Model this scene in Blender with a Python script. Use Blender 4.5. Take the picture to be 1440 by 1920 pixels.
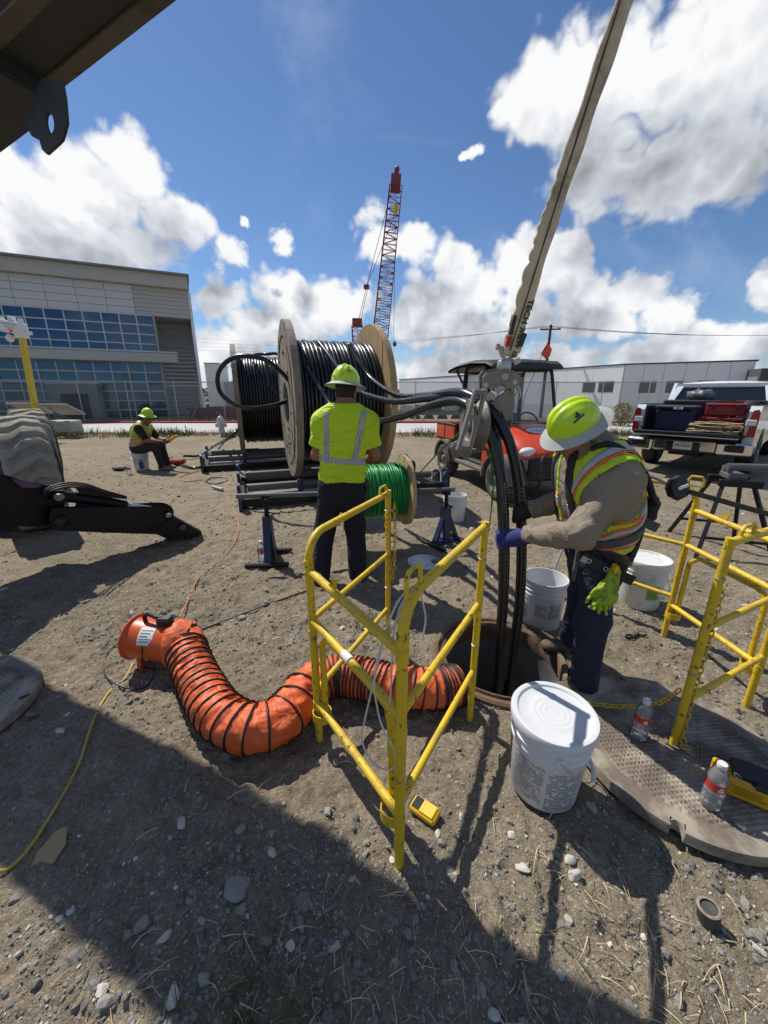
import bpy, bmesh, math, random
import numpy as np
from mathutils import Vector, Matrix, Quaternion
random.seed(7); RNG = np.random.default_rng(7)
for o in list(bpy.data.objects): bpy.data.objects.remove(o)
SC = bpy.context.scene
COL = SC.collection
rad = math.radians

# ------------------------------------------------------------------ camera, sky, sun, exposure
CAM_H, PITCH, FPX = 1.6, rad(17.0), 720.0          # eye height, downward tilt, focal length in pixels of a 1440 px wide frame
SUN_AZ, SUN_EL = rad(-44.0), rad(53.0)             # azimuth from +Y towards +X
SUN = Vector((math.sin(SUN_AZ)*math.cos(SUN_EL), math.cos(SUN_AZ)*math.cos(SUN_EL), math.sin(SUN_EL)))
cd = bpy.data.cameras.new('camera'); cam = bpy.data.objects.new('camera', cd); COL.objects.link(cam)
cam.location = (0, 0, CAM_H); cam.rotation_euler = (math.pi/2-PITCH, 0, 0)
cd.sensor_fit = 'HORIZONTAL'; cd.angle = 2*math.atan(1.0); cd.clip_start = 0.03; cd.clip_end = 3000
SC.camera = cam
SC.view_settings.view_transform = 'Standard'; SC.view_settings.look = 'None'
SC.view_settings.exposure = 0.0; SC.view_settings.gamma = 1.0
SC.cycles.max_bounces = 6; SC.cycles.diffuse_bounces = 3; SC.cycles.glossy_bounces = 3
SC.cycles.transmission_bounces = 6; SC.cycles.transparent_max_bounces = 8
SC.cycles.use_denoising = True
SC.cycles.sample_clamp_indirect = 6.0
SC.cycles.caustics_reflective = False; SC.cycles.caustics_refractive = False

sd = bpy.data.lights.new('sun', 'SUN'); sd.energy = 5.0; sd.angle = rad(0.53); sd.color = (1.0, 0.95, 0.87)
sun = bpy.data.objects.new('sun', sd); COL.objects.link(sun); sun.rotation_euler = (-SUN).to_track_quat('-Z', 'Y').to_euler()

def ray(u, v):
    a, b = (u-720)/FPX, -(v-960)/FPX
    return Vector((a, math.cos(PITCH)+b*math.sin(PITCH), -math.sin(PITCH)+b*math.cos(PITCH)))
def G(u, v, z=0.0):
    r = ray(u, v); t = (z-CAM_H)/r.z
    return Vector((r.x*t, r.y*t, z))
def A(u, v, Y):
    r = ray(u, v); t = Y/r.y
    return Vector((r.x*t, Y, CAM_H+r.z*t))

# ---- node helper
class NT:
    def __init__(s, tree): s.t = tree; s.n = tree.nodes; s.l = tree.links
    def add(s, typ, ins=None, **kw):
        n = s.n.new(typ)
        for k, v in kw.items(): setattr(n, k, v)
        for k, v in (ins or {}).items():
            i = n.inputs[k]
            if isinstance(v, bpy.types.NodeSocket): s.l.new(v, i)
            else: i.default_value = v
        return n
    def m(s, op, a, b=0.0, c=0.0, clamp=False):
        n = s.n.new('ShaderNodeMath'); n.operation = op; n.use_clamp = clamp
        for i, v in enumerate((a, b, c)):
            if isinstance(v, bpy.types.NodeSocket): s.l.new(v, n.inputs[i])
            else: n.inputs[i].default_value = v
        return n.outputs[0]
    def mix(s, f, a, b, mode='MIX'):
        n = s.n.new('ShaderNodeMix'); n.data_type = 'RGBA'; n.blend_type = mode; n.clamp_factor = True
        for i, v in ((0, f), (6, a), (7, b)):
            if isinstance(v, bpy.types.NodeSocket): s.l.new(v, n.inputs[i])
            else:
                if i and len(v) == 3: v = (*v, 1)
                n.inputs[i].default_value = v
        return n.outputs[2]
    def ramp(s, f, stops, interp='LINEAR'):
        n = s.n.new('ShaderNodeValToRGB'); n.color_ramp.interpolation = interp
        e = n.color_ramp.elements
        while len(e) < len(stops): e.new(0.5)
        for q, (p, c) in zip(e, stops):
            q.position = p; q.color = (c, c, c, 1) if isinstance(c, (int, float)) else (*c, 1)
        s.l.new(f, n.inputs[0]); return n.outputs[0]
    def smooth(s, v, a, b):
        n = s.n.new('ShaderNodeMapRange'); n.interpolation_type = 'SMOOTHSTEP'
        s.l.new(v, n.inputs[0]); n.inputs[1].default_value = a; n.inputs[2].default_value = b
        return n.outputs[0]
    def noise(s, vec, scale, detail=4, rough=0.5, dist=0.0, out=0):
        n = s.add('ShaderNodeTexNoise', {'Scale': scale, 'Detail': detail, 'Roughness': rough, 'Distortion': dist})
        if vec is not None: s.l.new(vec, n.inputs['Vector'])
        return n.outputs[out]

# ---- world: physical sky with fair-weather cumulus spread over the whole dome
def angles(u, v):
    r = ray(u, v).normalized(); return math.atan2(r.x, r.y), math.asin(r.z)
CLOUDS = [  # centre and half size of cloud towers as seen from the site (u, v, ru, rv)
 (235,300,85,85),(120,370,140,105),(335,410,85,75),(20,340,110,105),(150,455,250,66),(10,430,120,80),
 (430,474,38,40),(527,446,31,36),(455,425,11,10),
 (420,562,72,48),(545,560,92,52),(640,575,80,60),(500,618,170,42),(420,650,80,60),
 (715,452,72,62),(775,450,62,60),(850,512,62,48),(895,556,70,62),(800,575,95,75),(850,620,110,50),
 (1000,490,76,76),(1050,500,60,70),(985,585,80,62),(1090,560,70,52),(1180,560,95,55),(1240,590,66,46),(1120,610,110,42),
 (1200,150,230,170),(1060,170,135,140),(1320,310,200,115),(1120,310,130,115),(1400,110,190,210),(1250,340,150,85),
 (1435,530,56,66),(1400,640,120,46),(1240,660,170,36),(1060,668,120,32),(890,293,27,20),(620,690,220,40),(860,684,170,36),(380,700,140,50),(1440,700,140,40),
]
W = bpy.data.worlds.new('World'); SC.world = W; W.use_nodes = True
wt = NT(W.node_tree); wt.n.clear()
def blob_group():
    g = bpy.data.node_groups.new('cloud_towers', 'ShaderNodeTree')
    g.interface.new_socket('dir', in_out='INPUT', socket_type='NodeSocketVector')
    g.interface.new_socket('body', in_out='OUTPUT', socket_type='NodeSocketFloat')
    t = NT(g); gi = t.add('NodeGroupInput'); go = t.add('NodeGroupOutput'); d = gi.outputs[0]
    s = t.add('ShaderNodeSeparateXYZ', {0: d})
    az = t.m('ARCTAN2', s.outputs[0], s.outputs[1]); el = t.m('ARCSINE', s.outputs[2])
    v2 = t.add('ShaderNodeCombineXYZ', {0: az, 1: el}).outputs[0]
    acc = None
    for (u, v, ru, rv) in CLOUDS:
        a0, e0 = angles(u, v); a1, _ = angles(u+ru, v); a2, _ = angles(u-ru, v); _, e1 = angles(u, v-rv); _, e2 = angles(u, v+rv)
        ra, re = abs(a1-a2)/2, abs(e1-e2)/2
        q = t.add('ShaderNodeVectorMath', {0: v2, 1: (1/ra, 1/re, 1), 2: (-a0/ra, -e0/re, 0)}, operation='MULTIPLY_ADD').outputs[0]
        L = t.add('ShaderNodeVectorMath', {0: q}, operation='LENGTH').outputs['Value']
        acc = L if acc is None else t.m('SMOOTH_MIN', acc, L, 0.22)
    acc = t.m('SUBTRACT', 1.0, acc)
    # clouds of the same kind over the rest of the dome (off to the sides, overhead and behind)
    gen = t.m('MULTIPLY', t.m('SUBTRACT', t.noise(d, 2.6, 2, 0.5), 0.575), 6.0)
    gate = t.m('MAXIMUM', t.smooth(t.m('ABSOLUTE', az), 0.85, 1.1), t.smooth(el, 0.72, 0.9))
    gen = t.m('SUBTRACT', gen, t.m('MULTIPLY', t.m('SUBTRACT', 1.0, gate), 3.0))
    t.l.new(t.m('MAXIMUM', acc, gen), go.inputs[0]); return g
def puff_group():
    g = bpy.data.node_groups.new('cloud_puffs', 'ShaderNodeTree')
    g.interface.new_socket('dir', in_out='INPUT', socket_type='NodeSocketVector')
    g.interface.new_socket('puff', in_out='OUTPUT', socket_type='NodeSocketFloat'); g.interface.new_socket('billow', in_out='OUTPUT', socket_type='NodeSocketFloat')
    t = NT(g); gi = t.add('NodeGroupInput'); go = t.add('NodeGroupOutput'); d = gi.outputs[0]
    n1 = t.m('MULTIPLY', t.m('SUBTRACT', t.noise(d, 7.0, 8, 0.60), 0.5), 1.25)
    puff = None
    for sc_, am in ((9.0, 1.0), (19.0, .62), (41.0, .36)):
        p_ = t.m('MULTIPLY', t.m('ABSOLUTE', t.m('SUBTRACT', t.noise(d, sc_, 0, .5), .5)), am)
        puff = p_ if puff is None else t.m('ADD', puff, p_)
    puff = t.m('MULTIPLY', t.m('SUBTRACT', puff, .19), 1.9)
    t.l.new(t.m('ADD', n1, puff), go.inputs[0]); t.l.new(puff, go.inputs[1]); return g
BG_, PG_ = blob_group(), puff_group()
tc = wt.add('ShaderNodeTexCoord')
D0 = wt.add('ShaderNodeVectorMath', {0: tc.outputs['Generated']}, operation='NORMALIZE').outputs[0]
sky = wt.add('ShaderNodeTexSky', sky_type='NISHITA', sun_disc=False, sun_elevation=SUN_EL, sun_rotation=SUN_AZ, altitude=200, air_density=1.0, dust_density=0.15, ozone_density=3.5)
SKY_STRENGTH = 0.092
skyc = wt.add('ShaderNodeVectorMath', {0: sky.outputs[0], 'Scale': SKY_STRENGTH}, operation='SCALE').outputs[0]
skyc = wt.add('ShaderNodeHueSaturation', {'Color': skyc, 'Saturation': 1.02, 'Value': 1.0}).outputs[0]
skyc = wt.mix(1.0, skyc, (.86, .98, 1.12), 'MULTIPLY')
wv = wt.add('ShaderNodeVectorMath', {0: wt.noise(D0, 9.0, 5, 0.62, 0, 1), 1: (0.10,)*3, 2: (-.05,)*3}, operation='MULTIPLY_ADD').outputs[0]
DW = wt.add('ShaderNodeVectorMath', {0: D0, 1: wv}, operation='ADD').outputs[0]
def grp(g, v, off):
    if any(off): v = wt.add('ShaderNodeVectorMath', {0: v, 1: off}, operation='ADD').outputs[0]
    n = wt.n.new('ShaderNodeGroup'); n.node_tree = g; wt.l.new(v, n.inputs[0]); return n.outputs
body0, body1 = grp(BG_, DW, (0, 0, 0))[0], grp(BG_, DW, (-0.05, 0.0, 0.11))[0]
(puff0, bil0), (_, bil1) = grp(PG_, D0, (0, 0, 0)), grp(PG_, D0, (-0.012, 0.0, 0.022))
d0 = wt.m('ADD', wt.m('MULTIPLY', body0, 1.25), puff0)
alpha = wt.smooth(d0, 0.0, 0.58)
db = wt.m('SUBTRACT', wt.m('MINIMUM', body0, 0.9), wt.m('MAXIMUM', body1, -.5))
lit = wt.m('ADD', 0.54, wt.m('MULTIPLY', wt.m('SUBTRACT', bil0, bil1), 0.54))
lit = wt.m('ADD', lit, wt.m('MULTIPLY', db, 0.60))
lit = wt.m('ADD', lit, wt.m('MULTIPLY', puff0, 0.10))
thick = wt.smooth(d0, 0.15, 1.3)
lit = wt.m('SUBTRACT', wt.m('ADD', lit, 0.10), wt.m('MULTIPLY', thick, 0.36), 0.0, True)
ccol = wt.add('ShaderNodeValToRGB'); cr = ccol.color_ramp
while len(cr.elements) < 4: cr.elements.new(0.5)
for e, (p, c) in zip(cr.elements, [(0.0, (0.28, 0.30, 0.335)), (0.34, (0.48, 0.505, 0.55)), (0.62, (0.66, 0.70, 0.76)), (1.0, (0.96, 0.965, 0.97))]): e.position = p; e.color = (*c, 1)
wt.l.new(lit, ccol.inputs[0])
# thin high cirrus
ci = wt.noise(wt.add('ShaderNodeVectorMath', {0: D0, 1: (2.2, 7.0, 3.0)}, operation='MULTIPLY').outputs[0], 1.3, 5, 0.6, 0.4)
cirr = wt.m('MULTIPLY', wt.smooth(ci, 0.50, 0.85), 0.30)
skyc = wt.mix(cirr, skyc, (0.62, 0.70, 0.85))
out = wt.mix(alpha, skyc, ccol.outputs[0])
sep = wt.add('ShaderNodeSeparateXYZ', {0: D0})
gnd = wt.smooth(sep.outputs[2], -0.03, -0.005)
out = wt.mix(gnd, (0.16, 0.15, 0.13), out)
bg = wt.add('ShaderNodeBackground', {'Color': out, 'Strength': 1.0}); wo = wt.add('ShaderNodeOutputWorld', {'Surface': bg.outputs[0]})
W.cycles.sampling_method = 'MANUAL'; W.cycles.sample_map_resolution = 512

# ------------------------------------------------------------------ mesh helpers
def V(*a): return Vector(a)
def frame_from(d, up=Vector((0, 0, 1))):
    d = d.normalized(); s = d.cross(up)
    if s.length < 1e-4: s = d.cross(Vector((0, 1, 0)))
    s.normalize(); return s, s.cross(d).normalized()
class MB:
    """collects shapes and links them as one mesh object"""
    def __init__(s): s.v = []; s.f = []
    def put(s, verts, faces):
        b = len(s.v); s.v += [tuple(x) for x in verts]; s.f += [tuple(i+b for i in f) for f in faces]; return s
    def box(s, c, size, rot=None, ch=0.0):
        hx, hy, hz = size[0]/2, size[1]/2, size[2]/2
        M = rot if rot is not None else Matrix.Identity(3)
        c = Vector(c)
        if ch <= 0:
            p = [(x, y, z) for x in (-hx, hx) for y in (-hy, hy) for z in (-hz, hz)]
            f = [(0,1,3,2),(4,6,7,5),(0,4,5,1),(2,3,7,6),(0,2,6,4),(1,5,7,3)]
        else:
            ch = min(ch, hx*.9, hy*.9, hz*.9); p = []; idx = {}
            for sx in (-1, 1):
                for sy in (-1, 1):
                    for sz in (-1, 1):
                        for ax in range(3):
                            q = [sx*(hx-ch), sy*(hy-ch), sz*(hz-ch)]; q[ax] = (sx*hx, sy*hy, sz*hz)[ax]
                            idx[(sx, sy, sz, ax)] = len(p); p.append(q)
            f = []
            I = lambda *a: idx[a]
            for sg in (-1, 1):
                o = 1 if sg > 0 else -1
                f.append([I(sg,-1,-1,0), I(sg,1,-1,0), I(sg,1,1,0), I(sg,-1,1,0)][::o])
                f.append([I(-1,sg,-1,1), I(-1,sg,1,1), I(1,sg,1,1), I(1,sg,-1,1)][::o])
                f.append([I(-1,-1,sg,2), I(1,-1,sg,2), I(1,1,sg,2), I(-1,1,sg,2)][::o])
            for a in (-1, 1):
                for b in (-1, 1):
                    f.append([I(a,b,-1,0), I(a,b,1,0), I(a,b,1,1), I(a,b,-1,1)][::-1 if a*b < 0 else 1][::-1])
                    f.append([I(a,-1,b,0), I(a,1,b,0), I(a,1,b,2), I(a,-1,b,2)][::-1 if a*b < 0 else 1])
                    f.append([I(-1,a,b,1), I(1,a,b,1), I(1,a,b,2), I(-1,a,b,2)][::-1 if a*b < 0 else 1][::-1])
                    for e in (-1, 1): f.append([I(a,b,e,0), I(a,b,e,1), I(a,b,e,2)][::a*b*e])
        return s.put([c+M@Vector(q) for q in p], f)
    def bar(s, a, b, w, h, up=Vector((0, 0, 1)), ch=0.0):
        a, b = Vector(a), Vector(b); d = b-a; S, U = frame_from(d, up)
        return s.box((a+b)/2, (w, d.length, h), Matrix((S, d.normalized(), U)).transposed(), ch)
    def tube(s, pts, r, n=10, cap=True, closed=False, flat=1.0):
        pts = [Vector(p) for p in pts]; m = len(pts)
        rs = r if isinstance(r, (list, tuple, np.ndarray)) else [r]*m
        base = len(s.v); prev = None
        for i, p in enumerate(pts):
            if closed: t = pts[(i+1) % m]-pts[i-1]
            else: t = pts[min(i+1, m-1)]-pts[max(i-1, 0)]
            if t.length < 1e-9: t = Vector((0, 0, 1))
            t.normalize()
            if prev is None: S, U = frame_from(t)
            else:
                S = prev-t*prev.dot(t)
                if S.length < 1e-6: S, U = frame_from(t)
                S.normalize(); U = S.cross(t)
            prev = S
            for k in range(n):
                a = 2*math.pi*k/n; s.v.append(tuple(p+S*(math.cos(a)*rs[i])+U*(math.sin(a)*rs[i]*flat)))
        for i in range(m if closed else m-1):
            j = (i+1) % m
            for k in range(n):
                k2 = (k+1) % n; s.f.append((base+i*n+k, base+i*n+k2, base+j*n+k2, base+j*n+k))
        if cap and not closed:
            s.f.append(tuple(base+k for k in range(n))[::-1]); s.f.append(tuple(base+(m-1)*n+k for k in range(n)))
        return s
    def cyl(s, a, b, r, r2=None, n=16):
        return s.tube([a, b], [r, r if r2 is None else r2], n)
    def lathe(s, prof, c=(0, 0, 0), axis=(0, 0, 1), n=24, caps=True, xs=1.0, arc=None):
        c = Vector(c); ax = Vector(axis).normalized(); S, U = frame_from(ax, Vector((0, 1, 0)) if abs(ax.y) < .9 else Vector((1, 0, 0)))
        base = len(s.v); a0, a1 = arc or (0, 2*math.pi); m = n if arc is None else n+1
        for (r, h) in prof:
            for k in range(m):
                a = a0+(a1-a0)*k/n; s.v.append(tuple(c+ax*h+S*(r*math.cos(a)*xs)+U*(r*math.sin(a))))
        for i in range(len(prof)-1):
            for k in range(n):
                k2 = (k+1) % m; s.f.append((base+i*m+k, base+(i+1)*m+k, base+(i+1)*m+k2, base+i*m+k2))
        if caps and arc is None:
            if prof[0][0] > 1e-5: s.f.append(tuple(base+k for k in range(m)))
            if prof[-1][0] > 1e-5: s.f.append(tuple(base+(len(prof)-1)*m+k for k in range(m))[::-1])
        return s
    def prism(s, poly, o, ux, uy, t):
        """polygon (2D) in plane o+ux*x+uy*y, thickness t along ux x uy"""
        o, ux, uy = Vector(o), Vector(ux), Vector(uy); n = ux.cross(uy).normalized()*t; m = len(poly)
        p = [o+ux*x+uy*y for x, y in poly]; q = [a+n for a in p]
        return s.put(p+q, [tuple(range(m))[::-1], tuple(range(m, 2*m))]+[(i, (i+1) % m, m+(i+1) % m, m+i) for i in range(m)])
    def ball(s, c, r, n=12, m=8, rot=None):
        c = Vector(c); r = r if isinstance(r, (tuple, list)) else (r, r, r); M = rot or Matrix.Identity(3)
        vs = []
        for i in range(m+1):
            t = math.pi*i/m
            for k in range(n):
                a = 2*math.pi*k/n; vs.append(c+M@Vector((r[0]*math.sin(t)*math.cos(a), r[1]*math.sin(t)*math.sin(a), r[2]*math.cos(t))))
        return s.put(vs, [(i*n+k, (i+1)*n+k, (i+1)*n+(k+1) % n, i*n+(k+1) % n) for i in range(m) for k in range(n)])
    def torus(s, c, axis, R, r, n=28, m=8):
        c = Vector(c); S, U = frame_from(Vector(axis), Vector((0, 1, 0)) if abs(Vector(axis).normalized().y) < .9 else Vector((1, 0, 0)))
        return s.tube([c+S*(R*math.cos(2*math.pi*i/n))+U*(R*math.sin(2*math.pi*i/n)) for i in range(n)], r, m, closed=True)
    def xform(s, M): s.v = [tuple(M@Vector(p)) for p in s.v]; return s
    def mesh(s, name, mat=None, smooth=35):
        me = bpy.data.meshes.new(name); me.from_pydata(s.v, [], s.f); me.update()
        if mat: me.materials.append(M_(mat))
        fix_normals(me)
        if smooth:
            me.shade_smooth()
            if smooth < 180: me.set_sharp_from_angle(angle=rad(smooth))
        return me
    def obj(s, name, mat, parent=None, smooth=35): return link(name, s.mesh(name, mat, smooth), parent)
def fix_normals(me):
    bm = bmesh.new(); bm.from_mesh(me); bmesh.ops.recalc_face_normals(bm, faces=bm.faces); bm.to_mesh(me); bm.free()
def link(name, me, parent=None):
    o = bpy.data.objects.new(name, me); COL.objects.link(o)
    if parent is not None: o.parent = parent
    return o
def tag(o, label, cat, group=None, kind=None):
    o['label'] = label; o['category'] = cat
    if group: o['group'] = group
    if kind: o['kind'] = kind
    return o
def struct(o): o['kind'] = 'structure'; return o
def thing(name, label, cat, loc=(0, 0, 0), rz=0.0, group=None):
    o = bpy.data.objects.new(name, None); COL.objects.link(o); o.location = loc; o.rotation_euler = (0, 0, rz)
    o.empty_display_size = 0.1
    return tag(o, label, cat, group)
def copy_tree(o, parent=None):
    c = o.copy(); COL.objects.link(c)
    if parent is not None: c.parent = parent
    for ch in list(o.children): copy_tree(ch, c)
    return c
def spline(pts, n=8, closed=False):
    """Catmull-Rom through points"""
    P = [Vector(p) for p in pts]; out = []; m = len(P)
    for i in range(m if closed else m-1):
        if closed: a, b, c, d = P[i-1], P[i], P[(i+1) % m], P[(i+2) % m]
        else: a, b, c, d = P[max(i-1, 0)], P[i], P[i+1], P[min(i+2, m-1)]
        for k in range(n):
            t = k/n; out.append(0.5*((2*b)+(c-a)*t+(2*a-5*b+4*c-d)*t*t+(3*b-a-3*c+d)*t**3))
    if not closed: out.append(P[-1])
    return out
def text_mesh(body, size, depth=0.0, align='CENTER', bold=0.0):
    cu = bpy.data.curves.new('lettering', 'FONT'); cu.body = body; cu.size = size; cu.align_x = align; cu.align_y = 'CENTER'; cu.extrude = depth; cu.offset = bold
    cu.resolution_u = 2
    o = bpy.data.objects.new('lettering', cu); COL.objects.link(o)
    me = bpy.data.meshes.new_from_object(o.evaluated_get(bpy.context.evaluated_depsgraph_get())); bpy.data.objects.remove(o)
    v = [tuple(p.co) for p in me.vertices]; f = [tuple(p.vertices) for p in me.polygons]; bpy.data.meshes.remove(me)
    return v, f
def put_text(name, body, size, o, ux, uy, mat, parent, depth=0.001, bold=0.0):
    """flat lettering centred at o, reading along ux, upright along uy"""
    v, f = text_mesh(body, size, 0, bold=bold); o, ux, uy = Vector(o), Vector(ux).normalized(), Vector(uy).normalized(); n = ux.cross(uy)*depth
    mb = MB(); mb.put([o+ux*x+uy*y+n for x, y, z in v], f); return mb.obj(name, mat, parent, 0)

# ---- value noise on the CPU for relief
_T = RNG.random((256, 256))
def vnoise(x, y):
    xi, yi = np.floor(x).astype(int), np.floor(y).astype(int); fx, fy = x-xi, y-yi
    fx = fx*fx*(3-2*fx); fy = fy*fy*(3-2*fy); g = lambda a, b: _T[a & 255, b & 255]
    return (g(xi, yi)*(1-fx)+g(xi+1, yi)*fx)*(1-fy)+(g(xi, yi+1)*(1-fx)+g(xi+1, yi+1)*fx)*fy
def fbm(x, y, o=4, rough=.5):
    s = 0; a = 1; t = 0
    for i in range(o): s = s+a*vnoise(x*2**i+17*i, y*2**i+31*i); t += a; a *= rough
    return s/t-0.5
# ------------------------------------------------------------------ materials (all procedural)
MATS = {}
def M_(name):
    return MATS[name]
def mk(name, col, rough=0.6, metal=0.0, var=0.0, vs=8.0, dirt=None, df=0.0, ds=3.0, bump=0.0, bs=60.0, spec=0.5, coat=0.0, trans=0.0, sss=0.0, detail=5, wear=None, wf=0.0, wr=0.0):
    """base colour with tonal variation, optional dirt/wear patches of their own shape and fine relief"""
    m = bpy.data.materials.new(name); m.use_nodes = True; MATS[name] = m
    t = NT(m.node_tree); b = t.n['Principled BSDF']; t.b = b
    b.inputs['Roughness'].default_value = rough; b.inputs['Metallic'].default_value = metal
    b.inputs['Specular IOR Level'].default_value = spec; b.inputs['Coat Weight'].default_value = coat
    tc = t.add('ShaderNodeTexCoord').outputs['Object']
    c = None
    if var > 0:
        n = t.noise(tc, vs, detail, 0.6)
        f = t.m('MULTIPLY', t.m('SUBTRACT', n, 0.5), 2*var)
        hsv = t.add('ShaderNodeHueSaturation', {'Color': (*col, 1), 'Value': t.m('ADD', 1.0, f)}); c = hsv.outputs[0]
    if dirt is not None:
        n = t.noise(tc, ds, 6, 0.65, 0.3); f = t.m('MULTIPLY', t.smooth(n, 0.62-df*.35, 0.75-df*.2), min(1, df*1.5))
        c = t.mix(f, c if c is not None else (*col, 1), (*dirt, 1))
        rr = t.m('ADD', rough, t.m('MULTIPLY', f, 0.9-rough)); t.l.new(rr, b.inputs['Roughness'])
    if wear is not None:
        n = t.noise(tc, 38.0, 5, 0.7, 0.5); f = t.smooth(n, 0.70-wf*.2, 0.73-wf*.2)
        c = t.mix(f, c if c is not None else (*col, 1), (*wear, 1))
    if c is None: b.inputs['Base Color'].default_value = (*col, 1)
    else: t.l.new(c, b.inputs['Base Color'])
    if bump > 0:
        h = t.noise(tc, bs, 4, 0.6); bn = t.add('ShaderNodeBump', {'Strength': min(1, bump), 'Distance': 0.004, 'Height': h}); t.l.new(bn.outputs[0], b.inputs['Normal'])
    if wr > 0:
        w1_ = t.noise(t.add('ShaderNodeMapping', {'Vector': tc, 'Scale': (1.0, 1.0, 1.9), 'Rotation': (.4, .3, .2)}).outputs[0], 7.0, 2, .5, 1.0); w2__ = t.m('ABSOLUTE', t.m('SUBTRACT', w1_, .5))
        bw = t.add('ShaderNodeBump', {'Strength': wr, 'Distance': .05, 'Height': w2__})
        if b.inputs['Normal'].links: t.l.new(b.inputs['Normal'].links[0].from_socket, bw.inputs['Normal'])
        t.l.new(bw.outputs[0], b.inputs['Normal'])
    if trans: b.inputs['Transmission Weight'].default_value = trans
    if sss: b.inputs['Subsurface Weight'].default_value = sss; b.inputs['Subsurface Radius'].default_value = (0.01, 0.006, 0.004)
    m.diffuse_color = (*col, 1)
    return t
DUST = (0.26, 0.235, 0.195)
mk('yellow_paint', (0.68, 0.455, 0.015), 0.5, var=.12, vs=14, dirt=(0.30, .22, .09), df=.34, ds=9, wear=(.085, .055, .035), wf=.48, bump=.15, bs=120)
mk('orange_paint', (0.62, 0.085, 0.012), 0.4, var=.1, vs=9, dirt=(.30, .12, .05), df=.15)
mk('orange_vinyl', (0.68, 0.11, 0.022), 0.58, var=.16, vs=7, dirt=(.42, .20, .10), df=.34, ds=6, bump=.2, bs=40, wr=.38)
mk('black_vinyl', (0.012, 0.011, 0.011), 0.5, var=.3, vs=20, dirt=(.10, .08, .065), df=.2)
mk('black_plastic', (0.012, 0.012, 0.013), 0.42, var=.25, vs=20)
mk('black_rubber', (0.017, 0.017, 0.017), 0.6, var=.3, vs=12, dirt=(.07, .062, .052), df=.25)
mk('cable_black', (0.008, 0.008, 0.009), 0.27, var=.25, vs=6, dirt=(.045, .042, .036), df=.12, ds=5, spec=.6)
mk('cable_print', (0.35, 0.35, 0.34), 0.5)
mk('white_plastic', (0.66, 0.67, 0.675), 0.36, var=.05, vs=5, dirt=(.48, .45, .39), df=.14, ds=9)
mk('white_plastic_dirty', (0.68, 0.68, 0.65), 0.42, var=.08, vs=6, dirt=(.33, .30, .25), df=.34, ds=8)
mk('bottle_label', (0.55, 0.03, 0.025), 0.4, var=.05); mk('label_white', (0.75, 0.75, 0.74), 0.45, var=.05)
mk('print_black', (0.03, 0.03, 0.032), 0.5); mk('print_grey', (0.16, 0.165, 0.17), 0.5); mk('print_green', (.19, .35, .02), .5, var=.1); mk('print_blue', (.02, .07, .22), .5)
mk('steel_galv', (0.42, 0.42, 0.41), 0.42, 0.75, var=.15, vs=20, dirt=(.2, .17, .13), df=.2)
mk('steel_bright', (0.62, 0.62, 0.62), 0.28, 0.9, var=.1)
mk('cast_alu', (0.225, 0.212, 0.186), 0.58, 0.25, var=.2, vs=9, dirt=(.15, .125, .095), df=.38, ds=7, bump=.35, bs=70)
mk('black_steel', (0.0075, 0.0075, 0.009), 0.5, 0.0, var=.3, vs=10, dirt=(.07, .062, .05), df=.12, ds=14, spec=.35, wear=(.10, .09, .075), wf=.05)
mk('blue_steel', (0.014, 0.028, 0.085), 0.42, 0.1, var=.25, vs=8, dirt=(.09, .085, .075), df=.25, ds=8)
mk('grey_steel', (0.12, 0.125, 0.13), 0.5, 0.3, var=.2, vs=8, dirt=(.14, .12, .095), df=.3)
mk('boom_steel', (0.024, 0.027, 0.027), 0.55, 0.0, var=.4, vs=5, dirt=(.055, .053, .047), df=.4, ds=3, bump=.3, bs=40)
mk('boom_flange', (0.10, 0.09, 0.072), 0.6, 0.0, var=.3, vs=9, dirt=(.055, .05, .042), df=.4, bump=.3, bs=60)
mk('rust_iron', (0.16, 0.128, 0.10), 0.85, 0.0, var=.35, vs=9, dirt=(.36, .315, .245), df=.66, ds=5, bump=.5, bs=90)
mk('rust_ring', (0.155, 0.088, 0.052), 0.8, 0.1, var=.4, vs=14, dirt=(.24, .20, .155), df=.4, ds=8, bump=.6, bs=80)
mk('shaft_concrete', (0.19, 0.193, 0.185), 0.85, var=.2, vs=4, dirt=(.07, .068, .062), df=.3, ds=4, bump=.4, bs=30)
mk('wood_grey', (0.27, 0.225, 0.17), 0.8, var=.3, vs=6, dirt=(.16, .135, .105), df=.34, ds=5, bump=.5, bs=30)
mk('wood_tan', (0.46, 0.31, 0.145), 0.75, var=.25, vs=6, dirt=(.26, .18, .10), df=.25, bump=.4, bs=30)
mk('wood_pine', (0.58, 0.40, 0.21), 0.7, var=.2, vs=7, dirt=(.36, .25, .14), df=.2, bump=.3)
for _w in ('wood_grey', 'wood_tan', 'wood_pine'):     # long grain along the planks
    t = NT(M_(_w).node_tree); b = t.n['Principled BSDF']; lk = b.inputs['Base Color'].links[0].from_socket
    tcw = t.add('ShaderNodeTexCoord').outputs['Object']; mp = t.add('ShaderNodeMapping', {'Vector': tcw, 'Scale': (30, 30, 2.2)})
    g = t.noise(mp.outputs[0], 1.6, 6, .65, .6); g = t.ramp(g, [(.3, .55), (.55, 1.0), (.75, 1.15)])
    t.l.new(t.mix(0.85, lk, g, 'MULTIPLY'), b.inputs['Base Color'])
mk('green_cable', (0.012, 0.26, 0.055), 0.35, var=.15, vs=8)
mk('green_rope', (0.02, 0.17, 0.05), 0.6, var=.2)
mk('sling_web', (0.58, 0.51, 0.39), 0.9, var=.25, vs=8, dirt=(.16, .125, .085), df=.42, ds=5, bump=.6, bs=120)
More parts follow.
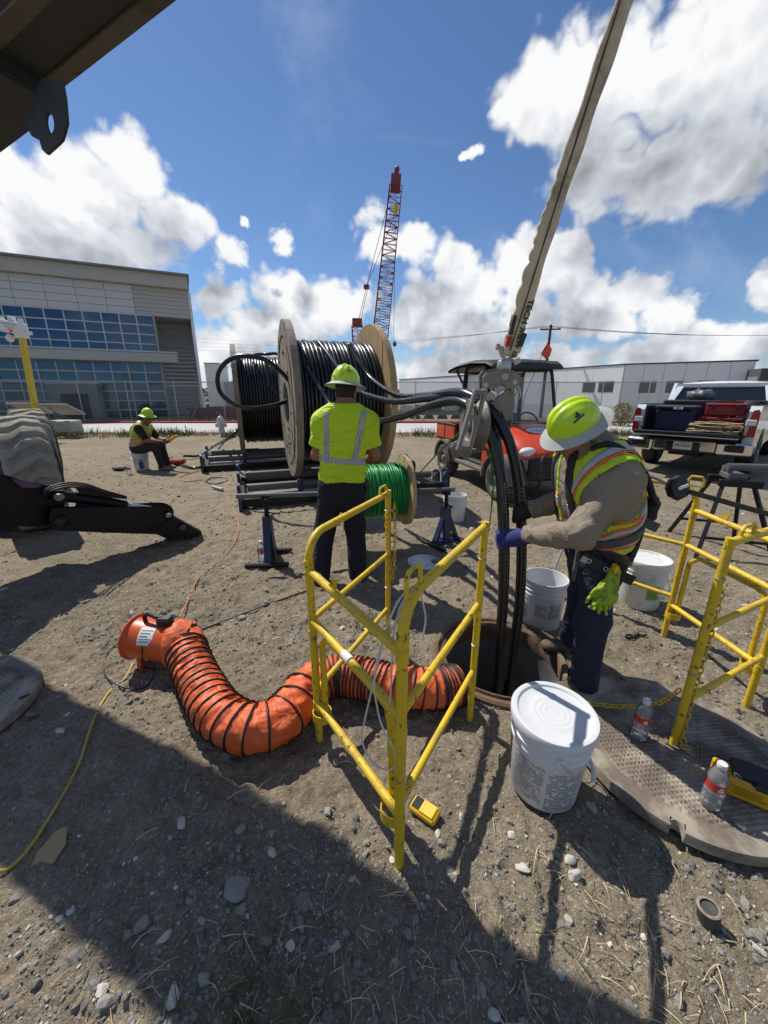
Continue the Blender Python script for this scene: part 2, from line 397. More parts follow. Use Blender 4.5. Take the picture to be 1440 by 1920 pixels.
mk('sling_dark', (0.05, 0.045, 0.04), 0.85, var=.3); mk('tag_red', (.35, .03, .02), .6, var=.2); mk('tag_cream', (.55, .50, .38), .7)
mk('hivis_yellow', (0.51, 0.73, 0.012), 0.75, var=.05, vs=5, dirt=(.36, .46, .03), df=.2, ds=5, bump=.15, bs=300, wr=.8)
mk('hivis_vest', (0.45, 0.66, 0.03), 0.75, var=.08, vs=9, dirt=(.30, .36, .07), df=.15, bump=.2, bs=300, wr=.4)
mk('hivis_orange', (0.80, 0.16, 0.03), 0.7, var=.1)
mk('reflective', (0.42, 0.43, 0.44), 0.4, 0.15, var=.08, vs=20)
mk('hat_lime', (0.50, 0.74, 0.016), 0.28, var=.04, coat=.25); mk('hat_brim_under', (0.30, .31, .30), .6, var=.1)
mk('skin', (0.34, 0.17, 0.105), 0.55, var=.1, vs=20, sss=.1); mk('skin_tan', (0.27, .125, .075), .55, var=.1, vs=20, sss=.1); mk('hair_dark', (.02, .014, .01), .7, var=.3)
mk('jeans_dark', (0.0065, 0.009, 0.016), 0.85, var=.3, vs=8, dirt=(.022, .022, .024), df=.25, ds=5, bump=.5, bs=260, wr=.9)
mk('jeans_blue', (0.011, 0.019, 0.042), 0.85, var=.35, vs=7, dirt=(.035, .043, .062), df=.35, ds=5, bump=.5, bs=260, wr=.9)
mk('trousers_dark', (0.028, 0.027, 0.024), 0.85, var=.25, vs=8, bump=.4, bs=200, wr=.8)
mk('shirt_tan', (0.25, 0.205, 0.15), 0.88, var=.12, vs=9, dirt=(.13, .105, .08), df=.3, ds=8, bump=.4, bs=260, wr=.42)
mk('shirt_black', (0.01, 0.01, 0.01), .85, var=.2)
mk('strap_black', (0.016, 0.016, 0.018), 0.75, var=.25, vs=30, bump=.3, bs=300); mk('strap_grey', (0.075, 0.078, 0.084), 0.75, var=.2, vs=25, bump=.3, bs=300)
mk('boot_brown', (0.10, 0.070, 0.045), 0.75, var=.3, vs=12, dirt=(.22, .19, .15), df=.4, ds=9); mk('boot_tan', (.25, .19, .12), .8, var=.25, vs=12); mk('boot_sole', (.02, .018, .016), .8)
mk('glove_blue', (0.018, 0.024, 0.17), 0.8, var=.45, vs=22, dirt=(.012, .012, .02), df=.4, ds=16, bump=.6, bs=120)
mk('glove_black', (0.012, 0.012, 0.014), .7, var=.3, bump=.5, bs=150)
mk('glove_lime', (0.30, 0.45, 0.02), 0.75, var=.2, vs=20, dirt=(.05, .06, .03), df=.42, ds=22)
mk('sensor_yellow', (0.78, 0.46, 0.01), 0.4, var=.06, dirt=(.4, .27, .06), df=.12, ds=18); mk('screen_dark', (.035, .045, .045), .15, var=.2)
mk('case_yellow', (0.66, 0.36, 0.008), 0.4, var=.1, dirt=(.25, .16, .04), df=.25, ds=10)
mk('cardboard', (0.36, 0.26, 0.13), .85, var=.15, vs=9); mk('tube_clear', (0.62, 0.60, 0.54), .3, var=.08)
mk('cord_yellow', (0.50, 0.36, 0.06), .6, var=.15, dirt=(.22, .17, .08), df=.3); mk('cord_orange', (.52, .20, .085), .6, var=.15, dirt=(.28, .17, .1), df=.3); mk('cord_black', (.014, .014, .014), .55)
mk('utv_orange', (0.60, 0.055, 0.016), 0.35, var=.06, dirt=(.36, .14, .07), df=.2, ds=5, coat=.3); mk('utv_black', (.016, .016, .017), .5, var=.2, dirt=(.08, .07, .058), df=.3)
mk('utv_dusty', (.13, .12, .10), .7, var=.25, vs=8); mk('mud_tyre', (.075, .068, .056), .9, var=.3, vs=18, dirt=(.20, .18, .145), df=.5, ds=9, bump=.5)
mk('tread_dusty', (.30, .27, .22), .9, var=.2, vs=10, dirt=(.10, .09, .075), df=.3, ds=6, bump=.5, bs=50); mk('rim_grey', (.25, .245, .235), .55, .4, var=.15, dirt=(.2, .18, .14), df=.35)
mk('truck_white', (.74, .75, .76), .25, var=.03, coat=.4, dirt=(.5, .47, .42), df=.1, ds=3); mk('chrome', (.75, .75, .75), .12, 1.0, dirt=(.3, .27, .22), df=.15, ds=5)
mk('tail_red', (.30, .008, .012), .15, coat=.5); mk('lens_clear', (.7, .7, .7), .12, var=.1); mk('glass_dark', (.012, .015, .018), .06, spec=.8); mk('cooler_blue', (.010, .016, .045), .5, var=.1); mk('tool_red', (.30, .016, .018), .45, var=.1, dirt=(.2, .05, .05), df=.2)
mk('hose_tan', (.42, .32, .16), .7, var=.2, vs=20); mk('bag_black', (.02, .02, .022), .8, var=.3); mk('plate_white', (.6, .6, .58), .5)
mk('bld_beige', (.42, .41, .37), .75, var=.06, vs=1.5); mk('bld_white', (.52, .525, .53), .6, var=.04, vs=1.5); mk('bld_siding', (.42, .415, .385), .7, var=.06, vs=2); mk('bld_light', (.80, .81, .82), .7, var=.04, vs=1); mk('bld_grey', (.20, .20, .20), .8, var=.1, vs=2); mk('bld_dark', (.07, .072, .075), .7, var=.1)
mk('bld_lower', (.62, .63, .64), .75, var=.06, vs=1.2)
mk('mullion', (.48, .49, .50), .5, .3); mk('pane_blue', (.042, .075, .125), .06, metal=.85, var=.25, vs=.5); mk('pane_green', (.015, .035, .04), .08, spec=.8, var=.2, vs=.8)
mk('concrete_road', (.46, .45, .425), .9, var=.08, vs=.8, dirt=(.40, .375, .33), df=.3, ds=.7, bump=.3, bs=20); mk('curb_red', (.36, .03, .035), .7, var=.15, vs=3, dirt=(.3, .16, .13), df=.25, ds=3)
mk('galv_far', (.45, .46, .46), .5, .3); mk('crane_red', (.24, .03, .04), .5, var=.1); mk('crane_yellow', (.6, .45, .03), .5); mk('wire_dark', (.03, .03, .035), .6)
mk('pole_wood', (.075, .06, .047), .9, var=.3, vs=3); mk('flag_orange', (.9, .13, .03), .6); mk('hydrant', (.50, .50, .47), .5, var=.15, vs=9, dirt=(.3, .27, .22), df=.3)
mk('tower_yellow', (.62, .43, .03), .5, var=.1); mk('tower_white', (.70, .72, .70), .45, var=.05, vs=4); mk('panel_back', (.42, .40, .34), .6, var=.1); mk('debris_orange', (.20, .045, .028), .8, var=.5, vs=6)
mk('straw', (.56, .46, .27), .85, var=.3, vs=30); mk('weed_green', (.085, .10, .032), .85, var=.4, vs=5); mk('grass_dry', (.26, .225, .10), .9, var=.35, vs=4); mk('grass_green', (.06, .085, .022), .85, var=.4, vs=4); mk('leaf_green', (.055, .08, .02), .8, var=.4, vs=3)
mk('pipe_dark', (.045, .05, .045), .6, var=.3, dirt=(.16, .145, .12), df=.35, ds=20); mk('purple_wrap', (.09, .06, .13), .25, .3, var=.5, vs=9)
# clear bottle plastic and water
t = mk('bottle_clear', (.95, .96, .97), .06, spec=.5); t.b.inputs['Transmission Weight'].default_value = 1.0; t.b.inputs['IOR'].default_value = 1.25
t = mk('bottle_water', (.85, .88, .89), .12); t.n.clear()
_o = t.add('ShaderNodeOutputMaterial'); _tr = t.add('ShaderNodeBsdfTransparent', {'Color': (.93, .95, .95, 1)}); _gl = t.add('ShaderNodeBsdfGlossy', {'Color': (1, 1, 1, 1), 'Roughness': .08}); _df = t.add('ShaderNodeBsdfTranslucent', {'Color': (.9, .92, .93, 1)}); _d2 = t.add('ShaderNodeBsdfDiffuse', {'Color': (.8, .83, .84, 1)})
_fr = t.add('ShaderNodeFresnel', {'IOR': 1.33}); _a = t.add('ShaderNodeMixShader', {0: .5, 1: _df.outputs[0], 2: _d2.outputs[0]}); _b = t.add('ShaderNodeMixShader', {0: .34, 1: _tr.outputs[0], 2: _a.outputs[0]}); _c = t.add('ShaderNodeMixShader', {0: _fr.outputs[0], 1: _b.outputs[0], 2: _gl.outputs[0]}); t.l.new(_c.outputs[0], _o.inputs[0])
t = mk('windshield', (.75, .77, .78), .08); t.n.clear()
_o = t.add('ShaderNodeOutputMaterial'); _tr = t.add('ShaderNodeBsdfTransparent', {'Color': (.62, .64, .66, 1)}); _gl = t.add('ShaderNodeBsdfGlossy', {'Color': (.8, .8, .8, 1), 'Roughness': .05}); _df = t.add('ShaderNodeBsdfDiffuse', {'Color': (.4, .39, .37, 1)})
_ms = t.add('ShaderNodeMixShader', {0: .08, 1: _tr.outputs[0], 2: _gl.outputs[0]}); _m2 = t.add('ShaderNodeMixShader', {0: .14, 1: _ms.outputs[0], 2: _df.outputs[0]}); t.l.new(_m2.outputs[0], _o.inputs[0])
# woven wire seen from afar: crossing wires as fine relief too small to build
def wire_mat(name, col, cell, thick):
    t = mk(name, col, .5, .4); tc = t.add('ShaderNodeTexCoord').outputs['Object']; s = t.add('ShaderNodeSeparateXYZ', {0: tc}); x, z = s.outputs[0], s.outputs[2]
    fs = []
    for sg in (1, -1):
        a = t.m('MULTIPLY', t.m('ADD', x, t.m('MULTIPLY', z, sg)), 1/cell); fs.append(t.m('LESS_THAN', t.m('ABSOLUTE', t.m('SUBTRACT', t.m('FRACT', a), .5)), thick/2))
    f = t.m('MAXIMUM', *fs); t.l.new(f, t.b.inputs['Alpha']); return t
wire_mat('chain_link', (.30, .31, .31), .075, .13); wire_mat('expanded_metal', (.38, .38, .38), .045, .22)
wire_mat('fence_orange', (.6, .08, .03), .12, .5)
# ------------------------------------------------------------------ ground
MH = Vector((0.747, 2.055, 0)); MH_R = 0.352      # manhole centre and clear radius
def smooth01(a, b, x): t = np.clip((x-a)/(b-a), 0, 1); return t*t*(3-2*t)
def gheight(x, y):
    x, y = np.asarray(x, float), np.asarray(y, float)
    r = np.hypot(x, y)
    z = 0.060*fbm(x*.55+3, y*.55+9, 3)+0.034*fbm(x*2.1, y*2.1, 3)
    fine = 0.030*fbm(x*8, y*8, 3)+0.024*fbm(x*27, y*27, 3, .7)
    z = z+fine*np.clip(1.6-r/9, .2, 1)
    lumps = np.maximum(0, fbm(x*14+50, y*14+8, 2)-.12)*.085+np.maximum(0, fbm(x*34+5, y*34+80, 2)-.12)*.05
    z = z+lumps*np.clip(1.3-r/6, 0, 1)
    q_ = (y-5.6)-.32*(x+1.0); rut = np.exp(-((q_)/.22)**2)+np.exp(-((q_-1.75)/.22)**2)+.8*np.exp(-((y-3.75+.10*x)/.16)**2)*smooth01(-1.2, -2.0, x)
    z = z-rut*(.022-.014*np.abs(((x*1.0+np.abs(q_)*.8)/.16) % 1-.5)*2)*smooth01(2.6, 3.4, y)*(1-smooth01(10, 13, y))
    z = z+.05*np.exp(-((np.hypot(x-MH.x, y-MH.y)-.62)/.14)**2)*np.maximum(0, fbm(x*5+3, y*5+1, 3)+.05)
    flat = smooth01(.40, .62, np.hypot(x-MH.x, y-MH.y)); z = z*flat+.012*(1-flat)
    z = z*(1-.75*smooth01(15, 17, y))
    dip = smooth01(26, 40, y)*smooth01(-8, 6, x); z = z-1.3*dip
    return z
def gh(x, y): return float(gheight(np.array([x]), np.array([y]))[0])
def P(u, v, dz=0.0):
    """point on the ground seen at pixel u, v"""
    p = G(u, v); p.z = gh(p.x, p.y)+dz; return p
def axis(lo, hi, d, far_lo, far_hi, ratio):
    c = list(np.arange(lo, hi+d/2, d)); s = d; p = c[-1]
    while p < far_hi: s = min(s*ratio, far_hi); p += s; c.append(p)
    s = d; p = c[0]; pre = []
    while p > far_lo: s *= ratio; p -= s; pre.append(p)
    return np.array(pre[::-1]+c)
gx = axis(-2.6, 2.6, .0125, -700, 700, 1.06); gy = axis(.1, 4.2, .0125, -60, 900, 1.045)
GX, GY = np.meshgrid(gx, gy); GZ = gheight(GX, GY)
nx, ny = len(gx), len(gy)
ii, jj = np.meshgrid(np.arange(nx-1), np.arange(ny-1)); q = (jj*nx+ii).ravel()
faces = np.stack([q, q+1, q+1+nx, q+nx], 1)
cxm = GX.ravel()[faces].mean(1); cym = GY.ravel()[faces].mean(1)
faces = faces[np.hypot(cxm-MH.x, cym-MH.y) > .385]
def np_mesh(name, verts, faces, mat, smooth=True):
    me = bpy.data.meshes.new(name); n = faces.shape[1]
    me.vertices.add(len(verts)); me.vertices.foreach_set('co', np.asarray(verts, np.float32).ravel())
    me.loops.add(faces.size); me.loops.foreach_set('vertex_index', faces.astype(np.int32).ravel())
    me.polygons.add(len(faces)); me.polygons.foreach_set('loop_start', np.arange(0, faces.size, n, dtype=np.int32))
    me.polygons.foreach_set('use_smooth', np.full(len(faces), smooth))
    me.update(calc_edges=True); me.validate()
    if mat: me.materials.append(M_(mat))
    return me
def ground_mat():
    m = bpy.data.materials.new('dirt'); m.use_nodes = True; MATS['dirt'] = m; t = NT(m.node_tree); b = t.n['Principled BSDF']
    tc = t.add('ShaderNodeTexCoord').outputs['Object']
    big = t.noise(tc, .55, 5, .6); mid = t.noise(tc, 6.0, 6, .62); fine = t.noise(tc, 55.0, 5, .7); grit = t.noise(tc, 190.0, 3, .7)
    c = t.ramp(mid, [(.30, (0.161, 0.132, 0.092)), (.5, (0.263, 0.217, 0.154)), (.72, (0.374, 0.312, 0.225))])
    c2 = t.ramp(big, [(.32, (0.192, 0.158, 0.111)), (.55, (0.284, 0.234, 0.168)), (.74, (0.415, 0.343, 0.249))])
    c = t.mix(.45, c, c2)
    c = t.mix(.8, c, t.ramp(fine, [(.28, .50), (.5, 1.0), (.72, 1.42)]), 'MULTIPLY')
    c = t.mix(.7, c, t.ramp(grit, [(.30, .55), (.5, 1.0), (.70, 1.5)]), 'MULTIPLY')
    vo = t.add('ShaderNodeTexVoronoi', {'Vector': tc, 'Scale': 75.0, 'Randomness': 1.0}, feature='F1')
    chip = t.m('MULTIPLY', t.m('LESS_THAN', vo.outputs['Distance'], .30), t.m('GREATER_THAN', t.add('ShaderNodeSeparateColor', {0: vo.outputs['Color']}).outputs[0], .80))
    c = t.mix(t.m('MULTIPLY', chip, .75), c, (0.527, 0.444, 0.332))
    vo2 = t.add('ShaderNodeTexVoronoi', {'Vector': tc, 'Scale': 26.0}, feature='F1')
    chip2 = t.m('MULTIPLY', t.m('LESS_THAN', vo2.outputs['Distance'], .26), t.m('GREATER_THAN', t.add('ShaderNodeSeparateColor', {0: vo2.outputs['Color']}).outputs[1], .86))
    c = t.mix(t.m('MULTIPLY', chip2, .6), c, (0.507, 0.425, 0.316))
    # damp darker patches of the soil itself
    dm = t.noise(tc, 1.3, 4, .6, .5); c = t.mix(t.m('MULTIPLY', t.smooth(dm, .56, .70), .42), c, (0.126, 0.100, 0.070))
    # dry grass thatch towards the road
    s = t.add('ShaderNodeSeparateXYZ', {0: tc}); th = t.m('MULTIPLY', t.smooth(s.outputs[1], 9.0, 15.5), t.smooth(t.noise(tc, .8, 5, .65), .42, .62))
    c = t.mix(t.m('MULTIPLY', th, .55), c, (0.202, 0.164, 0.067))
    c = t.mix(t.smooth(s.outputs[1], 60., 140.), c, (0.122, 0.113, 0.067))
    t.l.new(c, b.inputs['Base Color']); b.inputs['Roughness'].default_value = .95; b.inputs['Specular IOR Level'].default_value = .15
    h = t.m('ADD', t.m('MULTIPLY', fine, 1.0), t.m('MULTIPLY', grit, .45)); h = t.m('ADD', h, t.m('MULTIPLY', chip, .25))
    bn = t.add('ShaderNodeBump', {'Strength': 1.0, 'Distance': .015, 'Height': h}); t.l.new(bn.outputs[0], b.inputs['Normal'])
ground_mat()
ground = struct(link('ground', np_mesh('ground', np.stack([GX.ravel(), GY.ravel(), GZ.ravel()], 1), faces, 'dirt')))

# ------------------------------------------------------------------ gravel, straw, weeds (uncountable)
ICO = [(-1,1.618,0),(1,1.618,0),(-1,-1.618,0),(1,-1.618,0),(0,-1,1.618),(0,1,1.618),(0,-1,-1.618),(0,1,-1.618),(1.618,0,-1),(1.618,0,1),(-1.618,0,-1),(-1.618,0,1)]
ICOF = np.array([(0,11,5),(0,5,1),(0,1,7),(0,7,10),(0,10,11),(1,5,9),(5,11,4),(11,10,2),(10,7,6),(7,1,8),(3,9,4),(3,4,2),(3,2,6),(3,6,8),(3,8,9),(4,9,5),(2,4,11),(6,2,10),(8,6,7),(9,8,1)])
ICOV = np.array(ICO)/1.902
def clear_of_things(x, y):
    ok = np.hypot(x-MH.x, y-MH.y) > .43
    ok &= np.hypot(x-1.33, y-1.37) > .46
    ok &= np.hypot(x+1.72, y-1.73) > .0
    return ok
def scatter_wedge(n, y0, y1, power=1.0):
    u = RNG.random(n); y = y0+(y1-y0)*u**power; x = (RNG.random(n)*2-1)*(1.25*y+.45)
    return x, y
def gravel():
    parts = []
    for n, y0, y1, s0, s1, pw in ((12000, .18, 1.3, .0025, .0075, 1), (12000, .9, 2.6, .003, .008, 1), (8000, 2.0, 5.0, .0045, .011, 1), (5200, 4.2, 11., .009, .022, 1), (1500, .2, 2.6, .007, .014, 1), (260, .2, 3.0, .014, .024, 1), (2600, .3, 3.2, .007, .018, 1), (420, 2.5, 9.0, .018, .035, 1)):
        x, y = scatter_wedge(n, y0, y1, pw)
        dn = fbm(x*1.5+4, y*1.5+70, 3)+.35*(RNG.random(n)-.5); k = (dn > -.10) & clear_of_things(x, y); x, y = x[k], y[k]
        s = s0+(s1-s0)*RNG.random(len(x))**2.2; parts.append((x, y, s))
    x = np.concatenate([p[0] for p in parts]); y = np.concatenate([p[1] for p in parts]); s = np.concatenate([p[2] for p in parts]); n = len(x)
    z = gheight(x, y)
    base = ICOV[None]*(1+.38*(RNG.random((n, 12, 1))-.5))
    sc = np.stack([.7+.7*RNG.random(n), .6+.6*RNG.random(n), .38+.42*RNG.random(n)], 1)
    v = base*sc[:, None, :]; a = RNG.random(n)*6.283; ca, sa = np.cos(a)[:, None], np.sin(a)[:, None]
    vx = v[..., 0]*ca-v[..., 1]*sa; vy = v[..., 0]*sa+v[..., 1]*ca; tl = (RNG.random(n)-.5)[:, None]*.9; vz = v[..., 2]+vx*tl
    vv = np.stack([vx*s[:, None]+x[:, None], vy*s[:, None]+y[:, None], vz*s[:, None]+(z+s*.12)[:, None]], -1).reshape(-1, 3)
    ff = (ICOF[None]+(np.arange(n)*12)[:, None, None]).reshape(-1, 3)
    me = np_mesh('gravel', vv, ff, None, False)
    ca_ = me.color_attributes.new('tint', 'FLOAT_COLOR', 'POINT')
    clod = (s > .0069) & (s < .0181) & (RNG.random(n) < .75)
    tone = np.where(clod, .15+.10*RNG.random(n), np.where(RNG.random(n) < .15, .36+.24*RNG.random(n), .16+.15*RNG.random(n))); warm = RNG.random(n)*.12
    col = np.stack([tone*(1+warm*.3), tone*(.96+warm*.05), tone*(.86-warm*.4), np.ones(n)], 1); ca_.data.foreach_set('color', np.repeat(col, 12, 0).astype(np.float32).ravel())
    m = bpy.data.materials.new('gravel'); m.use_nodes = True; MATS['gravel'] = m; t = NT(m.node_tree); b = t.n['Principled BSDF']
    at = t.add('ShaderNodeVertexColor', layer_name='tint'); tc = t.add('ShaderNodeTexCoord').outputs['Object']
    t.l.new(t.mix(.6, at.outputs[0], t.ramp(t.noise(tc, 150, 4, .7), [(.3, .6), (.7, 1.3)]), 'MULTIPLY'), b.inputs['Base Color']); b.inputs['Roughness'].default_value = .9; b.inputs['Specular IOR Level'].default_value = .2
    me.materials.append(m)
    o = link('gravel', me); tag(o, 'loose pale gravel and crumbs of soil strewn over the dirt', 'gravel', kind='stuff')
gravel()
def blades(name, label, cat, pts, mat, hmin, hmax, w, lean, mats2=None):
    """thin bent strips: pts (x, y) arrays"""
    x, y = pts; n = len(x); z = gheight(x, y); h = hmin+(hmax-hmin)*RNG.random(n); a = RNG.random(n)*6.283; l = lean[0]+(lean[1]-lean[0])*RNG.random(n); b = (RNG.random(n)-.5)*.35+np.where(RNG.random(n) < .2, (RNG.random(n)-.5)*1.6, 0)
    ww = w*(.6+.8*RNG.random(n)); vs = []
    for k, tpar in enumerate((0, .35, .7, 1.0)):
        r = h*tpar*np.sin(l*(.6+.4*tpar)); zz = h*tpar*np.cos(l*(.6+.4*tpar)); aa = a+b*tpar
        cx, cy = x+np.cos(aa)*r, y+np.sin(aa)*r; wd = ww*(1-.75*tpar)
        nxv, nyv = -np.sin(a), np.cos(a)
        for sg in (-1, 1): vs.append(np.stack([cx+sg*nxv*wd, cy+sg*nyv*wd, z+.002+np.maximum(zz, .001)+(.0015 if sg > 0 else 0)], 1))
    vv = np.stack(vs, 1).reshape(-1, 3); f = np.array([(0,1,3,2),(2,3,5,4),(4,5,7,6)]); ff = (f[None]+(np.arange(n)*8)[:, None, None]).reshape(-1, 4)
    o = link(name, np_mesh(name, vv, ff, mat, True)); return tag(o, label, cat, kind='stuff')
# straw: loose stems, denser in drifts low in the frame
x, y = scatter_wedge(5200, .2, 2.2); dn = fbm(x*1.3+11, y*1.3+3, 3)
cl = np.exp(-((x-.25)**2/.55+(y-.5)**2/.10))+.9*np.exp(-((x-.9)**2/.12+(y-.72)**2/.05))+.6*np.exp(-((x+.35)**2/.05+(y-.62)**2/.03))
k = (RNG.random(len(x)) < np.clip(.05+.75*cl+.3*np.maximum(dn, 0), 0, 1)) & clear_of_things(x, y)
blades('straw', 'dry straw stems scattered over the dirt in the foreground', 'straw', (x[k], y[k]), 'straw', .02, .10, .0012, (1.40, 1.57))
x, y = scatter_wedge(2600, 2.2, 9); k = fbm(x*.9+5, y*.9, 3) > .04
blades('straw', 'short pale straw bits lying on the dirt beyond the manhole', 'straw', (x[k], y[k]), 'straw', .03, .10, .002, (1.42, 1.57))
n = 150; x = -.32+.10*RNG.standard_normal(n); y = .60+.055*RNG.standard_normal(n)
blades('weeds', 'small tuft of green weeds at the bottom of the picture', 'weeds', (x, y), 'weed_green', .03, .11, .0022, (.3, 1.4))
n = 160; x = -.13+.05*RNG.standard_normal(n); y = 2.45+.06*RNG.standard_normal(n)
blades('weeds', 'few green weed leaves behind the left guard panel', 'weeds', (x, y), 'weed_green', .02, .06, .003, (.6, 1.4))
n = 9000; x = RNG.random(n)*44-22; y = 14.6+2.3*RNG.random(n)**.6; k = fbm(x*.6, y*.6+40, 3) > -.06
blades('roadside_grass', 'strip of dry and green grass along the near road edge', 'grass', (x[k], y[k]), 'grass_dry', .06, .26, .012, (.1, 1.0))
n = 8000; x = RNG.random(n)*44-22; y = 15.2+1.6*RNG.random(n); k = fbm(x*.7+9, y*.7+4, 3) > .05
blades('roadside_grass', 'green clumps in the grass strip along the road', 'grass', (x[k], y[k]), 'grass_green', .10, .42, .014, (.1, .9))
n = 3000; x = RNG.random(n)*60-34; y = 22.8+2.6*RNG.random(n); k = fbm(x*.5+2, y*.5+14, 3) > -.02
blades('verge_grass', 'rough grass on the verge between kerb and fence', 'grass', (x[k], y[k]), 'grass_dry', .10, .40, .02, (.1, .9))

# ------------------------------------------------------------------ road and kerb
RY0, RY1 = 16.9, 22.3
b = MB(); N = 60
for i in range(N):        # slabs with open joints
    xa, xb = -60+120*i/N+.008, -60+120*(i+1)/N-.008
    b.put([(xa, RY0, .03), (xb, RY0, .03), (xb, RY1, .05), (xa, RY1, .05)], [(0, 1, 2, 3)])
b.put([(-60, RY0, .024), (60, RY0, .024), (60, RY1, .044), (-60, RY1, .044)], [(0, 1, 2, 3)])
struct(b.obj('road', 'concrete_road', None, 0))
b = MB()
b.prism([(0, 0), (.22, 0), (.22, .17), (.05, .17), (.02, .14)], (60, RY1, 0), (0, 1, 0), (0, 0, 1), -.0001) if False else None
for i in range(40):
    xa, xb = -60+3*i, -57+3*i-.01; b.box(((xa+xb)/2, RY1+.13, .09), (xb-xa, .22, .13), ch=.02)
struct(b.obj('kerb', 'curb_red'))

# ------------------------------------------------------------------ chain link fence
def fence(name, label, a, bb, n, h=2.35):
    a, bb = Vector(a), Vector(bb); d = bb-a; ang = math.atan2(d.y, d.x); L = d.length
    t = thing(name, label, 'fence', a, ang)
    pm = MB().tube([(0, 0, -1.0), (0, 0, h+.04)], .032, 8).ball((0, 0, h+.04), .045, 8, 4).mesh('post', 'galv_far')
    for i in range(n+1):
        o = link('post', pm, t); o.location = (L*i/n, 0, gh(*(a+d*(i/n)).xy))
    MB().tube([(L*i/n, 0, h+gh(*(a+d*(i/n)).xy)) for i in range(n+1)], .032, 6).obj('top_rail', 'galv_far', t)
    b = MB()
    for i in range(n):
        z0, z1 = gh(*(a+d*(i/n)).xy), gh(*(a+d*((i+1)/n)).xy); b.put([(L*i/n, .03, z0), (L*(i+1)/n, .03, z1), (L*(i+1)/n, .03, z1+h), (L*i/n, .03, z0+h)], [(0, 1, 2, 3)])
    b.obj('wire_mesh', 'chain_link', t, 0); return t
fence('chain_link_fence', 'galvanised chain link fence in front of the office building', (-31, 24.9, 0), (-7.2, 25.4, 0), 8)
fence('chain_link_fence', 'galvanised chain link fence in front of the white warehouse', (-7.0, 25.4, 0), (38, 26.2, 0), 15)
# ------------------------------------------------------------------ left office building
OA = rad(26); OD = Vector((math.cos(OA), math.sin(OA), 0)); ON = Vector((-math.sin(OA), math.cos(OA), 0))   # along the facade, inwards
off = thing('office_building', 'grey two storey office building with blue glass walls and white panels', 'building', A(0, 700, 26.0).xy.to_3d(), OA)
def fz(u, v):
    """facade coordinates (along, up) of a pixel on the facade plane"""
    r = ray(u, v); o = Vector(off.location); t = (o-Vector((0, 0, 0))).dot(ON)/Vector((r.x, r.y, 0)).dot(ON)
    p = Vector((r.x*t, r.y*t, CAM_H+r.z*t)); return (p-o).dot(OD), p.z
s_end = fz(287, 600)[0]; z_par_t = fz(60, 488)[1]; z_par_b = fz(60, 514)[1]; z_w_t = fz(120, 582)[1]+.1; z_b_t = fz(60, 654)[1]; z_b_b = fz(60, 674)[1]
s_pan = fz(250, 560)[0]; s_cor = fz(352, 560)[0]
SL = -14.0
MB().box(((SL+s_cor)/2, 4.0, (z_par_t+z_par_b)/2), (s_cor-SL+.2, 8.6, z_par_t-z_par_b)).obj('parapet', 'bld_beige', off)
MB().box(((SL+s_cor)/2, 4.3, (z_par_b+z_w_t)/2), (s_cor-SL, 8.0, z_par_b-z_w_t)).obj('upper_wall', 'bld_siding', off)
MB().box(((SL+s_cor)/2+.05, 3.85, z_par_t+.06), (s_cor-SL+.4, 8.9, .12)).obj('roof_edge', 'bld_grey', off)
MB().box(((SL+s_end)/2, 4.5, (z_w_t-1)/2-.02), (s_end-SL-.35, 8.3, z_w_t+1)).obj('core_wall', 'bld_dark', off)
cols = 12; pw = 1.62; rows = 4; ph = (z_par_b-z_w_t)/rows        # white facade panels
pm = MB().box((0, 0, 0), (pw-.02, .08, ph-.02), ch=.006).mesh('panel', 'bld_white')
for i in range(14):
    for j in range(rows):
        xx = s_pan-pw*(i+.5)
        o = link('panel', pm, off); o.location = (xx, .22, z_w_t+ph*(j+.5))
sm = MB().box((0, 0, 0), (s_cor-s_pan-.02, .09, (z_par_b-z_w_t)/int((z_par_b-z_w_t)/.24)-.012), ch=.012).mesh('siding_plank', 'bld_siding')
nn = int((z_par_b-z_w_t)/.24)
for j in range(nn): o = link('siding_plank', sm, off); o.location = ((s_cor+s_pan)/2, .24, z_w_t+.13+j*(z_par_b-z_w_t)/nn)
def glazing(z0, z1, s0, s1, rows, pw):
    n = int((s1-s0)/pw); h = (z1-z0)/rows
    pm = MB().box((0, 0, 0), (pw-.07, .03, h-.07)).mesh('pane', 'pane_blue', 0)
    for i in range(n):
        for j in range(rows):
            o = link('pane', pm, off); o.location = (s1-pw*(i+.5), .16+.01*random.random(), z0+h*(j+.5)); o.rotation_euler = ((random.random()-.5)*.02, 0, (random.random()-.5)*.02)
    for i in range(n+1): MB().box((s1-pw*i, .12, (z0+z1)/2), (.075, .1, z1-z0)).obj('mullion', 'mullion', off)
    for j in range(rows+1): MB().box((s1-pw*n/2, .13, z0+h*j), (pw*n, .09, .07)).obj('transom', 'mullion', off)
glazing(z_b_t, z_w_t-.02, SL, s_end, 4, 1.02); glazing(-.1, z_b_b, SL, s_end, 6, 1.02)
MB().box(((SL+s_end)/2+.6, -.35, (z_b_t+z_b_b)/2), (s_end-SL+1.2, 1.1, z_b_t-z_b_b), ch=.04).obj('canopy', 'bld_siding', off)
MB().box(((SL+s_end)/2+.62, -.37, z_b_t+.04), (s_end-SL+1.3, 1.2, .08)).obj('canopy_cap', 'bld_white', off)
